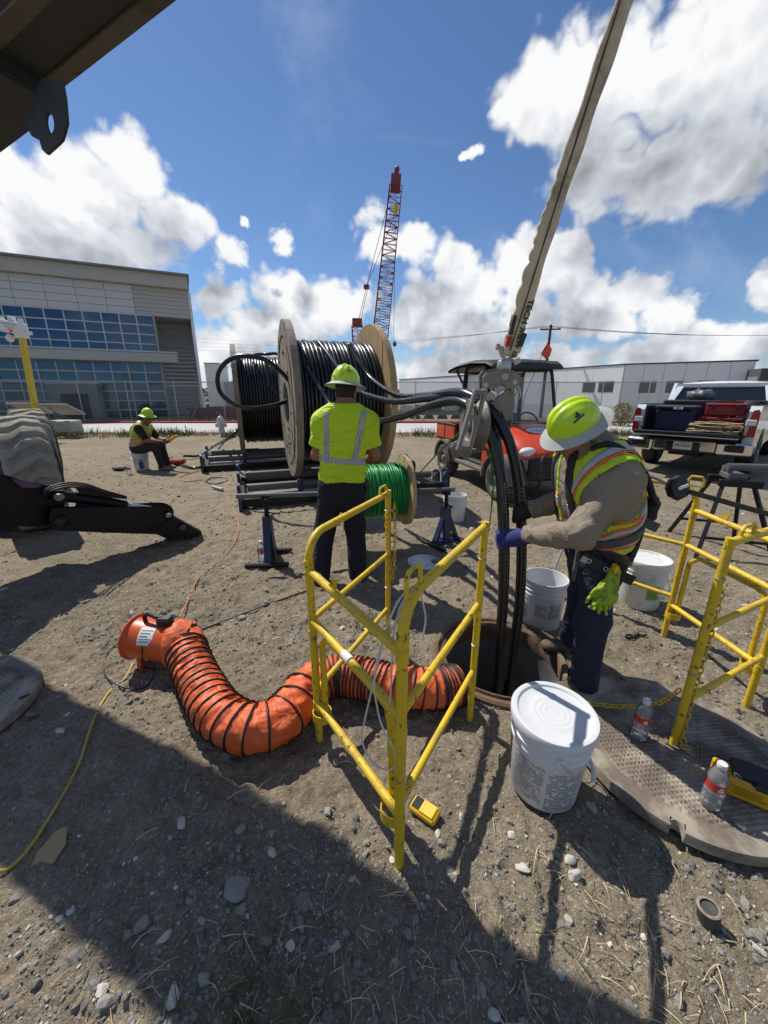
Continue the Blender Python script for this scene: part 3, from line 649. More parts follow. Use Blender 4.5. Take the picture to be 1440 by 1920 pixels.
# recessed corner: glass return, siding wall, soffit, sunlit end wall
for j in range(9):
    MB().box((s_end+.03, 1.0+.0, -.1+j*(z_w_t/9)+.0), (.07, 2.0, .06)).obj('transom', 'mullion', off)
for k in range(4): MB().box((s_end+.04, .15+.62*k, z_w_t/2), (.07, .06, z_w_t)).obj('mullion', 'mullion', off)
MB().box((s_end-.02, 1.2, z_w_t/2), (.04, 2.4, z_w_t)).obj('pane', 'pane_blue', off)
s_e2 = s_cor-.02
for j in range(int((z_w_t+.6)/.3)): MB().box(((s_end+s_e2)/2, 3.2, -.4+.3*j+.15), (s_e2-s_end, .1, .292), ch=.02).obj('siding_plank', 'bld_siding', off)
MB().box((s_cor-.12, 3.6, (z_w_t-1)/2), (.24, 7.2, z_w_t+1.0)).obj('end_wall', 'bld_siding', off) if False else None
MB().box((s_cor+.12, 4.4, (z_par_b-1)/2), (.2, 7.4, z_par_b+1)).obj('end_wall', 'bld_light', off)
# entry portal
pu0, pz = fz(102, 722); pu1, _ = fz(190, 722); w_ = pu1-pu0; zt = fz(140, 721)[1]
pt = MB(); pt.box((pu0+.28, -.9, zt/2-.3), (.56, 1.7, zt+.6-.5)).box((pu1-.28, -.9, zt/2-.3), (.56, 1.7, zt+.6-.5)).box(((pu0+pu1)/2, -.9, zt-.3), (w_, 1.72, .62)); pt.obj('entry_portal', 'bld_grey', off)
MB().box(((pu0+pu1)/2, -.92, zt+.05), (w_+.12, 1.82, .1)).obj('portal_cap', 'bld_siding', off)
MB().box(((pu0+pu1)/2, .02, zt/2-.4), (w_-1.0, .1, zt)).obj('door', 'bld_dark', off)
MB().box((SL+1, -.5, 1.6), (.9, 1.2, 3.4)).obj('column', 'bld_grey', off)
c = A(391, 640, 46.0)
t_ = thing('warehouse_block', 'pale block standing behind the office building corner', 'building', (c.x, 46, 0), rad(12))
z1 = A(391, 682, 46)[2]
MB().box((0, 3, (z1-2)/2), (1.5, 6, z1+2)).obj('wall', 'bld_light', t_); MB().box((0, 3, z1+.05), (1.6, 6.1, .12)).obj('roof_edge', 'bld_beige', t_); MB().box((1.3, 4.5, (z1-3.6)/2), (1.4, 5, z1)).obj('annex_wall', 'bld_beige', t_)
# ------------------------------------------------------------------ right warehouse
YC = 45.0; c0 = A(1173, 684, YC); hW = c0.z
VL = A(750, 712, 90.0); VR = A(1412, 700, 40.0)
wl = thing('white_warehouse', 'long white warehouse with flat roof and dark windows beyond the fence', 'building', (c0.x, c0.y, 0), 0)
def wall_run(p, q_, panels, wins, lower):
    p, q_ = Vector(p), Vector(q_); d = (q_-p).xy.to_3d(); L = d.length; d.normalize(); nrm = Vector((d.y, -d.x, 0))
    R = Matrix((d, -nrm, Vector((0, 0, 1)))).transposed()
    zt, zb, zm = hW, -2.0, .35
    for i in range(panels):
        m = p+d*(L*(i+.5)/panels)-Vector(wl.location).xy.to_3d()
        MB().box((m.x, m.y, (zt+zm)/2), (L/panels-.03, .25, zt-zm), R).obj('panel', 'bld_light', wl)
        MB().box((m.x+nrm.x*.03, m.y+nrm.y*.03, (zm-.015+zb)/2), (L/panels-.03, .25, zm-.015-zb), R).obj('panel', 'bld_lower', wl)
    m = p+d*(L/2)-Vector(wl.location).xy.to_3d(); MB().box((m.x, m.y, zt+.05), (L+.3, .36, .14), R).obj('roof_edge', 'bld_dark', wl)
    MB().box((m.x-nrm.x*.1, m.y-nrm.y*.1, (zt+zb)/2), (L, .1, zt-zb-.1), R).obj('core_wall', 'bld_grey', wl)
    for (f0, f1, za, zb2, k) in wins:
        a = p+d*(L*f0)-Vector(wl.location).xy.to_3d()+nrm*.12; e = p+d*(L*f1)-Vector(wl.location).xy.to_3d()+nrm*.12; w = (e-a).length
        fr = MB(); cxy = (a+e)/2
        wo_ = MB().box((cxy.x, cxy.y, (za+zb2)/2), (w, .06, zb2-za), R).obj('window_frame', 'bld_dark', wl)
        for j in range(k):
            for r_ in range(2):
                hh = (zb2-za)*(.62 if r_ == 0 else .32); zz = za+.04+(hh/2 if r_ == 0 else (zb2-za)*.66+hh/2-.02); pp = a+(e-a)*((j+.5)/k)+nrm*.035
                MB().box((pp.x, pp.y, zz), (w/k-.08, .03, hh-.04), R).obj('pane', 'pane_green', wo_, 0)
wz1, wz0 = A(1120, 714, YC)[2], A(1120, 735, YC)[2]
wall_run(VL, c0, 14, [(.905, .937, wz0, wz1, 3), (.946, .982, wz0, wz1, 3)], 0)
wall_run(c0, VR, 6, [(.15, .29, wz0-.1, wz1-.1, 4), (.37, .50, wz0-.1, wz1-.1, 4), (.60, .74, wz0-.1, wz1-.1, 4)], 0)
dk = thing('dark_entrance_block', 'dark grey entrance block at the right end of the warehouse', 'building', A(1424, 740, 38.0).xy.to_3d(), rad(-20))
zt = A(1425, 692, 38)[2]
MB().box((2.2, 2, zt-.45), (5.5, 5, 1.0)).obj('fascia', 'bld_dark', dk); MB().box((-.2, 2, (zt-2.5)/2), (.8, 4.6, zt+1.2)).obj('column', 'bld_grey', dk); MB().box((2.6, 3, (zt-2.5)/2), (4.6, 3, zt+1.2)).obj('glass_wall', 'pane_green', dk)
for k in range(4): MB().box((.8+k*1.1, 1.44, (zt-2.5)/2), (.08, .08, zt+1.2)).obj('mullion', 'mullion', dk)
# ------------------------------------------------------------------ crane
def lattice(b, p0, p1, w0, w1, n, r, up):
    p0, p1 = Vector(p0), Vector(p1); d = (p1-p0); S, U = frame_from(d, up); prev = None
    for i in range(n+1):
        f = i/n; c = p0+d*f; w = (w0+(w1-w0)*f)/2
        q_ = [c+S*w*a+U*w*e for a, e in ((1, 1), (1, -1), (-1, -1), (-1, 1))]
        for k in range(4): b.tube([q_[k], q_[(k+1) % 4]], r*.6, 4)
        if prev:
            for k in range(4):
                b.tube([prev[k], q_[k]], r, 5)
                a_, e_ = (k, (k+1) % 4) if i % 2 else ((k+1) % 4, k)
                b.tube([prev[a_], q_[e_]], r*.6, 4)
        prev = q_
CY = 80.0
cb = A(706, 700, CY); ct = A(742, 352, CY); ctip = A(745, 316, CY)
crane = thing('crawler_crane', 'tall red lattice boom crane rising behind the cable reels', 'crane', (cb.x, CY, 0))
L0 = Vector((cb.x, CY, 0))
b = MB(); lattice(b, cb-L0, ct-L0, 3.1, 2.1, 34, .085, Vector((0, 1, 0))); b.obj('lattice_boom', 'crane_red', crane)
b = MB(); b.bar(A(741, 358, CY)-L0, A(743, 330, CY)-L0, 1.7, 1.7); b.bar(A(742, 332, CY)-L0, ctip-L0, .5, .8); b.ball(ctip-L0, .4, 8, 6); b.obj('boom_head', 'crane_red', crane)
b = MB(); mb0, mb1 = A(671, 690, CY), A(670, 612, CY); lattice(b, mb0-L0, mb1-L0, 1.5, 2.0, 9, .08, Vector((0, 1, 0))); b.bar(mb1-L0, A(670, 598, CY)-L0, 1.8, 1.8); b.obj('mast', 'crane_red', crane)
b = MB(); sp = A(687, 538, CY); b.box(sp-L0, (1.0, .6, .7)); b.obj('spreader_block', 'crane_red', crane)
for p_, q2 in ((A(737, 345, CY), sp), (A(741, 400, CY), sp), (sp, mb1), (sp+V(.3, 0, 0), mb1+V(.4, 0, 0))): MB().tube([p_-L0, q2-L0], .05, 5).obj('pendant_line', 'wire_dark', crane)
hb = A(742, 391, CY-2); b = MB(); b.ball(hb-L0, (.5, .4, .95), 8, 6); b.obj('hook_block', 'crane_yellow', crane)
MB().tube([A(744, 330, CY-2)-L0, hb-L0], .04, 5).obj('hoist_line', 'wire_dark', crane); MB().tube([hb-L0, A(738, 640, CY-2)-L0], .035, 5).obj('hoist_line', 'wire_dark', crane)
MB().ball(A(740, 645, CY-2)-L0, (.35, .35, .5), 8, 5).obj('hook', 'wire_dark', crane)
# ------------------------------------------------------------------ utility pole and power lines
PY = 52.0; pb = A(1018, 740, PY); pt_ = A(1026, 612, PY)
po = thing('utility_pole', 'wooden utility pole with crossarm behind the utility vehicle', 'pole', (pb.x, PY, 0))
MB().tube([(0, 0, -2), (0, 0, pt_.z+.2)], [.24, .16], 8).obj('pole', 'pole_wood', po)
xa = pt_.z-.35; MB().bar((-1.25, 0, xa), (1.25, 0, xa+.05), .14, .16).obj('crossarm', 'pole_wood', po)
for xx in (-1.15, -.55, .15, 1.1): MB().lathe([(.05, 0), (.09, .08), (.05, .16), (.08, .22), (.02, .3)], (xx, 0, xa+.1), n=8).obj('insulator', 'galv_far', po)
for k, (ya, yb, zz) in enumerate(((-1.15, .2, .3), (-.55, .1, .3), (.15, -.1, .3), (1.1, 0, .3))):
    base = Vector((pb.x+ya, PY, xa+zz+.08)); L_ = base+V(-75, 38, 2.5+.9*k); R_ = base+V(55, -4, .6)
    pts = [L_.lerp(base, f/10)-V(0, 0, 2.2*4*(f/10)*(1-f/10)) for f in range(11)]+[base.lerp(R_, f/10)-V(0, 0, 1.6*4*(f/10)*(1-f/10)) for f in range(1, 11)]
    tag(MB().tube(pts, .013, 4).obj('power_line', 'wire_dark'), 'thin power line strung over the far pole, %s of four' % ('highest', 'second highest', 'third highest', 'lowest')[3-k], 'power line', 'power lines')
# far tree line and roofs along the horizon
b = MB()
# ------------------------------------------------------------------ hydrant
h0 = P(415, 806); hy = thing('fire_hydrant', 'pale fire hydrant by the road behind the reel stand', 'hydrant', A(415, 800, 15.5).xy.to_3d())
MB().lathe([(.16, 0), (.16, .04), (.105, .06), (.105, .46), (.15, .48), (.15, .53), (.12, .55), (.125, .62), (.09, .72), (.03, .76), (.03, .80), (0, .8)], n=16).obj('barrel', 'hydrant', hy)
for dx, dy in ((.17, 0), (-.17, 0), (0, -.18)): MB().cyl((0, 0, .42), (dx, dy, .42), .06, n=10).cyl((dx*.9, dy*.9, .42), (dx*1.15, dy*1.15, .42), .075, n=6).obj('outlet_cap', 'hydrant', hy)
hy.scale = (1.05,)*3
# ------------------------------------------------------------------ solar camera tower
TY = 15.2; tb = A(67, 772, TY); tt = A(32, 622, TY)
tw = thing('solar_camera_tower', 'yellow mast with a white camera box and tilted solar panels', 'tower', (tb.x, TY, 0)); T0 = Vector((tb.x, TY, 0))
def pm_(u0, v0, u1, v1): return A(u0, v0, TY)-T0, A(u1, v1, TY)-T0
a_, e_ = pm_(40, 625, 68, 775); MB().bar((a_.x, 0, a_.z), (e_.x, 0, e_.z), .16, .16, V(0, 1, 0)).bar((e_.x, 0, e_.z), (e_.x+.1, 0, -.1), .15, .15, V(0, 1, 0)).obj('mast', 'tower_yellow', tw)
c_ = A(26, 614, TY)-T0
bx = MB().box(c_, (.80, .3, .42), Matrix.Rotation(rad(9), 3, 'Y'), .03).obj('camera_box', 'tower_white', tw)
MB().box(c_+V(.0, 0, .28), (.16, .2, .16), None, .02).box(c_+V(-.36, 0, .25), (.05, .2, .2), None, .01).box(c_+V(.30, 0, .2), (.05, .2, .2)).box(c_+V(.42, 0, -.18), (.2, .25, .12)).box(c_+V(.2, 0, -.28), (.35, .25, .15), None, .02).obj('bracket', 'tower_white', bx)
MB().ball(c_+V(-.2, -.05, -.36), .13, 12, 8).obj('camera_dome', 'tower_white', bx)
l_ = MB().lathe([(.06, 0), (.06, .03), (0, .04)], c_+V(-.02, -.16, -.13), (0, -1, 0), 14, xs=1.0).obj('warning_light', 'tail_red', bx)
t = mk('light_red', (.6, .02, .01), .3); t.b.inputs['Emission Color'].default_value = (1, .05, .02, 1); t.b.inputs['Emission Strength'].default_value = 2.0
MB().ball(c_+V(-.02, -.2, -.13), (.045, .02, .018), 10, 6).obj('lamp', 'light_red', bx)
Rr = Matrix.Rotation(rad(9), 3, 'Y')
put_text('lettering', 'COUNTERFORCE', .072, c_+V(-.03, -.156, .09), Rr@V(1, 0, 0), Rr@V(0, 0, 1), 'print_grey', bx)
put_text('lettering', '888-671-5396', .06, c_+V(-.03, -.156, -.0), Rr@V(1, 0, 0), Rr@V(0, 0, 1), 'print_grey', bx)
for (u0, u1, dv) in ((12, 66, 0), (72, 124, 2)):
    p4 = [A(u0, 756+dv, TY)-T0, A(u1, 756+dv, TY)-T0, A(u1+(8 if u0 > 50 else 2), 776+dv, TY+.0)-T0, A(u0+16, 776+dv, TY)-T0]
    p4[0].y += .0; p4[1].y += 0; p4[2].y += .75; p4[3].y += .75
    k_ = MB().put(p4+[p+V(0, .02, .035) for p in p4], [(0, 1, 2, 3), (4, 7, 6, 5), (0, 4, 5, 1), (1, 5, 6, 2), (2, 6, 7, 3), (3, 7, 4, 0)]); pn = k_.obj('solar_panel', 'panel_back', tw, 0)
    fr = MB()
    for i in range(4): fr.bar(p4[i], p4[(i+1) % 4], .05, .05)
    fr.obj('panel_frame', 'galv_far', pn)
MB().box((.25, .9, .35), (1.0, .7, .5), None, .05).obj('battery_box', 'panel_back', tw)
# ------------------------------------------------------------------ things beyond the fence
random.seed(3)
for (u, v, Y, s, lab) in ((275, 770, 24.2, .8, 'leafy green shrub in front of the office glass'), (445, 752, 60, 2.2, 'dark far shrub right of the office building'), (1165, 782, 20.5, .9, 'dry brown shrub by the road left of the pickup')):
    p = A(u, v, Y); t_ = thing('shrub', lab, 'shrub', (p.x, Y, gh(p.x, Y)), 0)
    n = 900; th = RNG.random(n)*6.283; rr_ = s*.75*RNG.random(n)**.5; zz = s*1.25*RNG.random(n); rr_ *= np.sqrt(np.clip(1.15-(zz/(s*1.25))**1.5, .1, 1)); w = s*.045
    c = np.stack([rr_*np.cos(th), rr_*np.sin(th)*.7, zz+.05], 1); e1 = RNG.standard_normal((n, 3)); e1 /= np.linalg.norm(e1, axis=1)[:, None]; e2 = np.cross(e1, RNG.standard_normal((n, 3))); e2 /= np.linalg.norm(e2, axis=1)[:, None]
    vv = np.stack([c-e1*w*1.5, c+e2*w*.7, c+e1*w*1.5, c-e2*w*.7], 1).reshape(-1, 3); link('foliage', np_mesh('foliage', vv, np.arange(n*4).reshape(-1, 4), 'grass_dry' if 'dry' in lab else 'leaf_green', False), t_)
    b = MB()
    for k in range(7): a = k*.9; b.tube([(0, 0, -.1), (.2*s*math.cos(a), .2*s*math.sin(a), s*.5), (.5*s*math.cos(a), .35*s*math.sin(a), s*1.0)], [.02*s, .014*s, .005*s], 5)
    b.obj('stem', 'pole_wood', t_)
def car(name, label, loc, rz, L, col, h=1.45):
    t_ = thing(name, label, 'car', loc, rz); hl = L/2
    MB().prism([(-hl, .35), (hl, .35), (hl+.03, .65), (hl-.1, .82), (hl*.45, .92), (-hl+.1, .95), (-hl, .8)], (0, .88, 0), (1, 0, 0), (0, 0, 1), 1.76).obj('body', col, t_)
    MB().prism([(hl*.5, .9), (hl*.2, h), (-hl*.5, h), (-hl*.85, .93)], (0, .78, 0), (1, 0, 0), (0, 0, 1), 1.56).obj('cabin', 'glass_dark', t_)
    MB().box((-.2*hl, 0, h+.01), (hl*.75, 1.5, .05), None, .02).obj('roof', col, t_)
    for sx in (-.62, .62):
        for sy in (-.8, .8): MB().lathe([(.05, -.1), (.32, -.1), (.34, 0), (.32, .1), (.05, .1)], (sx*hl, sy, .33), (0, 1, 0), 16).obj('wheel', 'black_rubber', t_)
p = A(232, 770, 33); car('parked_car', 'pale parked car reflected beside the office entrance glass', (A(414, 760, 52).x, 52, -.2), rad(15), 4.4, 'bld_light')
car('parked_car', 'grey parked car far off between office and reels', (A(432, 757, 66).x, 66, -.3), rad(80), 4.4, 'grey_steel')
b_ = thing('material_pile', 'heap of orange netting and dark scrap behind the fence', 'debris', (A(418, 775, 27).x, 27, 0))
random.seed(5)
for k in range(16):
    p = V((random.random()-.5)*4.5, (random.random()-.5)*1.5, .1+.5*random.random()); d = V(random.random()-.5, random.random()-.5, random.random()*.6)*1.6
    MB().bar(p-d*.5, p+d*.5, .09, .06).obj('scrap_bar', ('bld_dark', 'grey_steel', 'bld_siding')[k % 3], b_)
for k in range(3):
    xs = np.linspace(-1.2, 1.2, 9); v_ = [(x_+k*1.3-1.2, .1*math.sin(x_*5+k), z_) for z_ in (0, .35, .75+.1*math.sin(k)) for x_ in xs]; MB().put(v_, [(r_*9+i, r_*9+i+1, (r_+1)*9+i+1, (r_+1)*9+i) for r_ in range(2) for i in range(8)]).obj('netting', 'debris_orange', b_)
b_ = thing('trailer', 'row of dark flatbed trailers behind the fence left of the utility vehicle', 'trailer', (A(790, 775, 36).x, 36, -1.0))
MB().box((0, 0, 1.0), (9, 2.2, .25)).obj('deck', 'grey_steel', b_)
for k in range(6): MB().lathe([(.1, -.12), (.45, -.12), (.48, 0), (.45, .12), (.1, .12)], (-3+k*1.2, -.9, .5), (0, 1, 0), 14).obj('wheel', 'black_rubber', b_)
for k in range(7): MB().box((-4+k*1.3, -.2+.3*(k % 2), 1.45), (1.1, 1.6, .6), None, .05).obj('load', ('grey_steel', 'bld_dark', 'bld_siding')[k % 3], b_)
# far tree line along the horizon
x = np.linspace(-420, 420, 420); hgt = 5+5*(fbm(x*.03, x*0+3, 4)+.5)+2.5*RNG.random(420); y0 = 420+0*x
n = 16000; xi = RNG.random(n)*800-400; hh = np.interp(xi, x, hgt); zz = -1.5+hh*RNG.random(n)**.8; yy = 400+40*RNG.random(n); w = .9
c = np.stack([xi, yy, zz], 1); e1 = RNG.standard_normal((n, 3)); e1 /= np.linalg.norm(e1, axis=1)[:, None]; e2 = np.cross(e1, RNG.standard_normal((n, 3))); e2 /= np.linalg.norm(e2, axis=1)[:, None]
tag(link('tree_line', np_mesh('tree_line', np.stack([c-e1*w*1.4, c+e2*w, c+e1*w*1.4, c-e2*w], 1).reshape(-1, 3), np.arange(n*4).reshape(-1, 4), 'leaf_green', False)), 'far low line of trees along the horizon', 'trees', kind='stuff')
# ------------------------------------------------------------------ manhole
mh = thing('manhole', 'open round manhole with rusty iron frame and dark concrete shaft', 'manhole', (MH.x, MH.y, 0))
pr = [(.352, -.10), (.352, .012), (.362, .026), (.375, .030), (.383, .012), (.386, -.012), (.392, .022), (.405, .034), (.425, .034), (.438, .022), (.445, -.06)]
b = MB().lathe(pr, n=72, caps=False); b.v = [(x*(1+.004*math.sin(7*math.atan2(y, x))), y, z+.006*math.sin(3*math.atan2(y, x)+1)+.003*random.random()) for x, y, z in b.v]
b.obj('frame_ring', 'rust_ring', mh)
MB().lathe([(.352, -.09), (.36, -.12), (.365, -.55)], n=48, caps=False).obj('grade_ring', 'shaft_concrete', mh)
for k in range(4): MB().lathe([(.375, -.55-.42*k), (.44+.03*k, -.57-.42*k), (.44+.03*k, -.95-.42*k), (.43, -.965-.42*k)], n=48, caps=False).obj('shaft_ring', 'shaft_concrete', mh)
MB().lathe([(.9, -2.3), (0, -2.31)], n=32).obj('shaft_floor', 'black_rubber', mh)
# dirt slopes into the frame
# ------------------------------------------------------------------ covers
def cover(label, loc, R, tilt, rz, notches, mat='rust_iron'):
    t_ = thing('manhole_cover', label, 'manhole cover', loc, rz); th = .038
    N = 150; g = np.linspace(-R, R, N); X, Y = np.meshgrid(g, g); r = np.hypot(X, Y)
    c = .0275; wv = np.abs(((X+Y)/c) % 1-.5)*2; wv2 = np.abs(((X-Y)/c) % 1-.5)*2
    rel = np.clip((np.minimum(1-wv, 1-wv2)*2.2-.35), 0, 1); Z = th-.008+.0095*(1-rel)
    rim = r > R*.80; Z = np.where(rim, th+.0005, Z); Z = np.where(np.abs(r-R*.80) < .007, th-.006, Z)
    for (ax_, ay_) in ((0, 0),): Z = np.where((np.abs(X-ax_) < .07) & (np.abs(Y-ay_) < .05), th-.002, Z)
    ang = np.arctan2(Y, X); ok = r <= R-.0035
    for na in notches:
        xr, yr = X*math.cos(na)+Y*math.sin(na), -X*math.sin(na)+Y*math.cos(na); ok &= ~((xr > R-.0375) & (np.abs(yr) < .0215))
    idx = -np.ones((N, N), int); keep = ok; idx[keep] = np.arange(keep.sum()); v = np.stack([X[keep], Y[keep], Z[keep]], 1).tolist(); f = []
    q4 = keep[:-1, :-1] & keep[1:, :-1] & keep[:-1, 1:] & keep[1:, 1:]
    jj_, ii_ = np.nonzero(q4)
    for j, i in zip(jj_, ii_): f.append((idx[j, i], idx[j, i+1], idx[j+1, i+1], idx[j+1, i]))
    b = MB(); b.put(v, f); top = b.obj('waffle_plate', mat, t_, 50)
    # rim wall following the notches
    pts = []; hwn, dpn = .021, .036
    na_ = sorted(q % (2*math.pi) for q in notches); dl = hwn/R
    for k in range(260):
        a = 2*math.pi*k/260
        if any(abs((a-q+math.pi) % (2*math.pi)-math.pi) < dl+.012 for q in na_): continue
        pts.append((a, R*math.cos(a), R*math.sin(a)))
    for q in na_:
        loc_ = [(R-.001, -hwn-.003), (R-.004, -hwn), (R-dpn*.5, -hwn)]+[(R-dpn*.5-dpn*.5*math.sin(t_a), -hwn*math.cos(t_a)) for t_a in np.linspace(.2, math.pi-.2, 7)]+[(R-dpn*.5, hwn), (R-.004, hwn), (R-.001, hwn+.003)]
        for i_, (xr, yr) in enumerate(loc_): pts.append(((q-dl+2*dl*i_/(len(loc_)-1)) % (2*math.pi), xr*math.cos(q)-yr*math.sin(q), xr*math.sin(q)+yr*math.cos(q)))
    pts = [(x, y) for _, x, y in sorted(pts)]; n = len(pts)
    b = MB(); inner = [(x*(1-.011/math.hypot(x, y)), y*(1-.011/math.hypot(x, y))) for x, y in pts]
    rings = [[(x, y, -.004) for x, y in pts], [(x, y, th-.006) for x, y in pts], [(x*.994, y*.994, th+.002) for x, y in pts], [(x, y, th+.0026) for x, y in inner], [(x*.985, y*.985, th-.004) for x, y in inner]]
    vv = sum(rings, []); b.put(vv, [(r_*n+k, r_*n+(k+1) % n, (r_+1)*n+(k+1) % n, (r_+1)*n+k) for r_ in range(4) for k in range(n)]); b.put([(x*.95, y*.95, -.003) for x, y in pts], [tuple(range(n))]); b.obj('rim', mat, t_)
    fr = MB()
    for sx, sy, w, h in ((0, .055, .15, .006), (0, -.055, .15, .006), (.075, 0, .006, .11), (-.075, 0, .006, .11)): fr.box((sx, sy, th+.0), (w, h, .006))
    fr.obj('cast_frame', mat, t_); put_text('cast_letters', 'TEL', .085, (0, 0, th+.0), (1, 0, 0), (0, 1, 0), mat, t_, .0035, .003)
    t_.rotation_euler = (tilt[0], tilt[1], rz); return t_
cvR = cover('rusty round waffle cover lying beside the open manhole', (1.345, 1.375, .022), .452, (rad(-1.0), rad(1.6)), rad(-38), [rad(x) for x in (-118+38-8, -82+38+6, 130)])
cvL = cover('rusty round cover in shade at the left picture edge', (-2.30, 1.58, .015), .42, (rad(1.5), rad(-1)), rad(20), [])
for u_, v_, rz_ in ((46, 1304, .5), (63, 1342, .2)):
    q_ = Matrix.Rotation(rad(-20), 3, 'Z') @ (G(u_, v_, .065)-Vector(cvL.location)); q_.z = .0375; MB().box(q_, (.045, .022, .012), Matrix.Rotation(rz_, 3, 'Z'), .004).obj('pick_slot', 'black_rubber', cvL)
# ------------------------------------------------------------------ folding manhole guards
def chain(b, pts, pitch=.030, r=.0032, tw=0.0):
    P_ = [Vector(p) for p in pts]; d = [0]
    for i in range(1, len(P_)): d.append(d[-1]+(P_[i]-P_[i-1]).length)
    n = int(d[-1]/pitch); S0 = Vector((1, 0, 0))
    for k in range(n):
        s = (k+.5)*pitch; i = max(j for j in range(len(d)) if d[j] <= s); i = min(i, len(P_)-2); f = (s-d[i])/max(1e-6, d[i+1]-d[i]); c = P_[i].lerp(P_[i+1], f); t = (P_[i+1]-P_[i]).normalized(); S, U = frame_from(t, Vector((.3, .9, .2)))
        A_ = S if k % 2 else U; h, w = pitch*.72, pitch*.34
        b.tube([c+t*(h*math.cos(a))*.95+A_*(w*math.sin(a)) for a in [2*math.pi*j/10 for j in range(10)]], r, 5, closed=True)
    return b
def guard(label, K, L, F, R, handles, chains):
    K, L, F, R = (Vector((*p, 0)) for p in (K, L, F, R))
    t_ = thing('manhole_guard', label, 'barrier', F); o = F; Z = lambda p, z: Vector((p.x, p.y, z))-Vector((o.x, o.y, 0)); r = .0170
    def bent(a, e):      # straight post a, top rail, bend into post e
        d = (e-a).normalized(); pts = [Z(a, 1.052), Z(e-d*.11, 1.052)]
        for k in range(1, 7): an = rad(90*k/6); pts.append(Z(e-d*.11+d*(.11*math.sin(an)), .942+.11*math.cos(an)))
        return pts
    for a, e in ((K, L), (R, F)):
        MB().tube([Z(a, gh(*a.xy)-.03), Z(a, 1.072)], r, 12).obj('post', 'yellow_paint', t_)
        MB().tube(bent(a, e), r, 12).obj('top_rail', 'yellow_paint', t_)
        pz = MB().tube([Z(e, gh(*e.xy)-.03), Z(e, .945)], r*1.02, 12).obj('post', 'yellow_paint', t_)
        for zc in (.93, .60, .90-.02, .22): MB().tube([Z(e, zc-.022), Z(e, zc+.022)], r*1.16, 12).obj('collar', 'yellow_paint', pz)
        for zc in (.90, .45): MB().torus(Z(a, zc), (0, 0, 1), r*1.05, .003, 14, 5).obj('wire_tie', 'steel_galv', pz)
        for z_ in (.672, .30): MB().tube([Z(a, z_), Z(e, z_)], r*.82, 12).obj('rail', 'yellow_paint', t_)
    d = (F-L).normalized()
    for z_, z2 in ((.905, .885), (.672, .655), (.235, .24)): MB().tube([Z(L+d*.01, z_), Z(F-d*.01, z2)], r*.95, 12).obj('hinged_rail', 'yellow_paint', t_)
    lg = [Z(L+d*.03, .16), Z(L+d*.035, .56)]
    for k in range(1, 6): an = rad(90*k/5); lg.append(Z(L+d*(.035+.06*math.sin(an)*1.0), .56+.055*math.sin(an)))
    lg += [Z(F-d*.15, .615), Z(F-d*.105, .60), Z(F-d*.085, .54), Z(F-d*.075, .20)]
    side = Vector((-d.y, d.x, 0))
    MB().tube([p+side*.025 for p in lg], r*.85, 10).obj('swing_leg', 'yellow_paint', t_)
    for e_, zz in ((L+d*.02, .17), (F-d*.055, .19)):
        b = MB(); b.lathe([(.040, -.022), (.044, -.022), (.044, .022), (.040, .022)], Z(e_+side*.012, zz), (0, 0, 1), 20, False); b.obj('hook_ring', 'yellow_paint', t_)
    m = L.lerp(F, .32); b = MB().prism([(-.035, 0), (.03, 0), (.045, .06), (.02, .05), (-.03, .0)], Z(m, .905), d, (0, 0, 1), .006); b.obj('latch_plate', 'yellow_paint', t_)
    for p0, dr, w, h in handles:
        p0 = Vector((*p0[:2], p0[2]))-Vector((o.x, o.y, 0)); dr = Vector((*dr, 0)).normalized(); q = [(-w/2, 0), (-w/2, h*.7), (-w/2*.7, h), (w/2*.7, h), (w/2, h*.7), (w/2, 0)]
        MB().tube([p0+dr*x+V(0, 0, z) for x, z in q], .0075, 8).bar(p0-dr*w/2, p0+dr*w/2, .012, .008).obj('handle', 'yellow_paint', t_)
    for c_ in chains:
        ch = chain(MB(), [Vector(p)-Vector((o.x, o.y, 0)) for p in c_]).obj('chain', 'yellow_paint', t_, 180)
    MB().torus(Z(K, .95), (0, 0, 1), r*1.2, .004, 14, 5).obj('chain_clip', 'steel_galv', t_)
    return t_, Z
KA, LA, FA, RA = (.025, 2.16), (-.31, 1.45), (.053, .94), (.44, 1.58)
gA, ZA = guard('yellow folding manhole guard in front with clear tubing hung on it', KA, LA, FA, RA,
    [((-.005, 2.12, 1.052), (.335, .71), .085, .05), ((.085, .995, 1.055), (.5, .8), .085, .075)],
    [[(.062, 2.14, 1.0), (.065, 2.13, .8), (.062, 2.13, .62), (.052, 2.13, .52), (.038, 2.13, .60), (.022, 2.13, .75), (.012, 2.13, .88), (.016, 2.13, .96)]])
st = MB().tube([ZA(Vector((*LA, 0)).lerp(Vector((*FA, 0)), .44), .668), ZA(Vector((*LA, 0)).lerp(Vector((*FA, 0)), .52), .667)], .0182, 12).obj('sticker', 'label_white', gA)
KB, LB, FB, RB = (1.52, 2.85), (1.95, 2.31), (1.97, 1.69), (1.337, 1.385)
gB, ZB = guard('yellow folding manhole guard behind the leaning worker at the right edge', KB, LB, FB, RB,
    [((1.935, 2.33, 1.055), (.43, -.54), .075, .06), ((1.45, 1.44, 1.055), (.63, .3), .10, .05)],
    [[(1.375, 1.40, .86), (1.378, 1.398, .6), (1.37, 1.39, .3), (1.355, 1.37, .12), (1.36, 1.35, .075), (1.40, 1.34, .07)],
     [(1.335, 1.42, .33), (1.30, 1.46, .22), (1.25, 1.52, .14), (1.17, 1.56, .10), (1.08, 1.585, .09), (1.0, 1.60, .09), (.965, 1.62, .08)]])
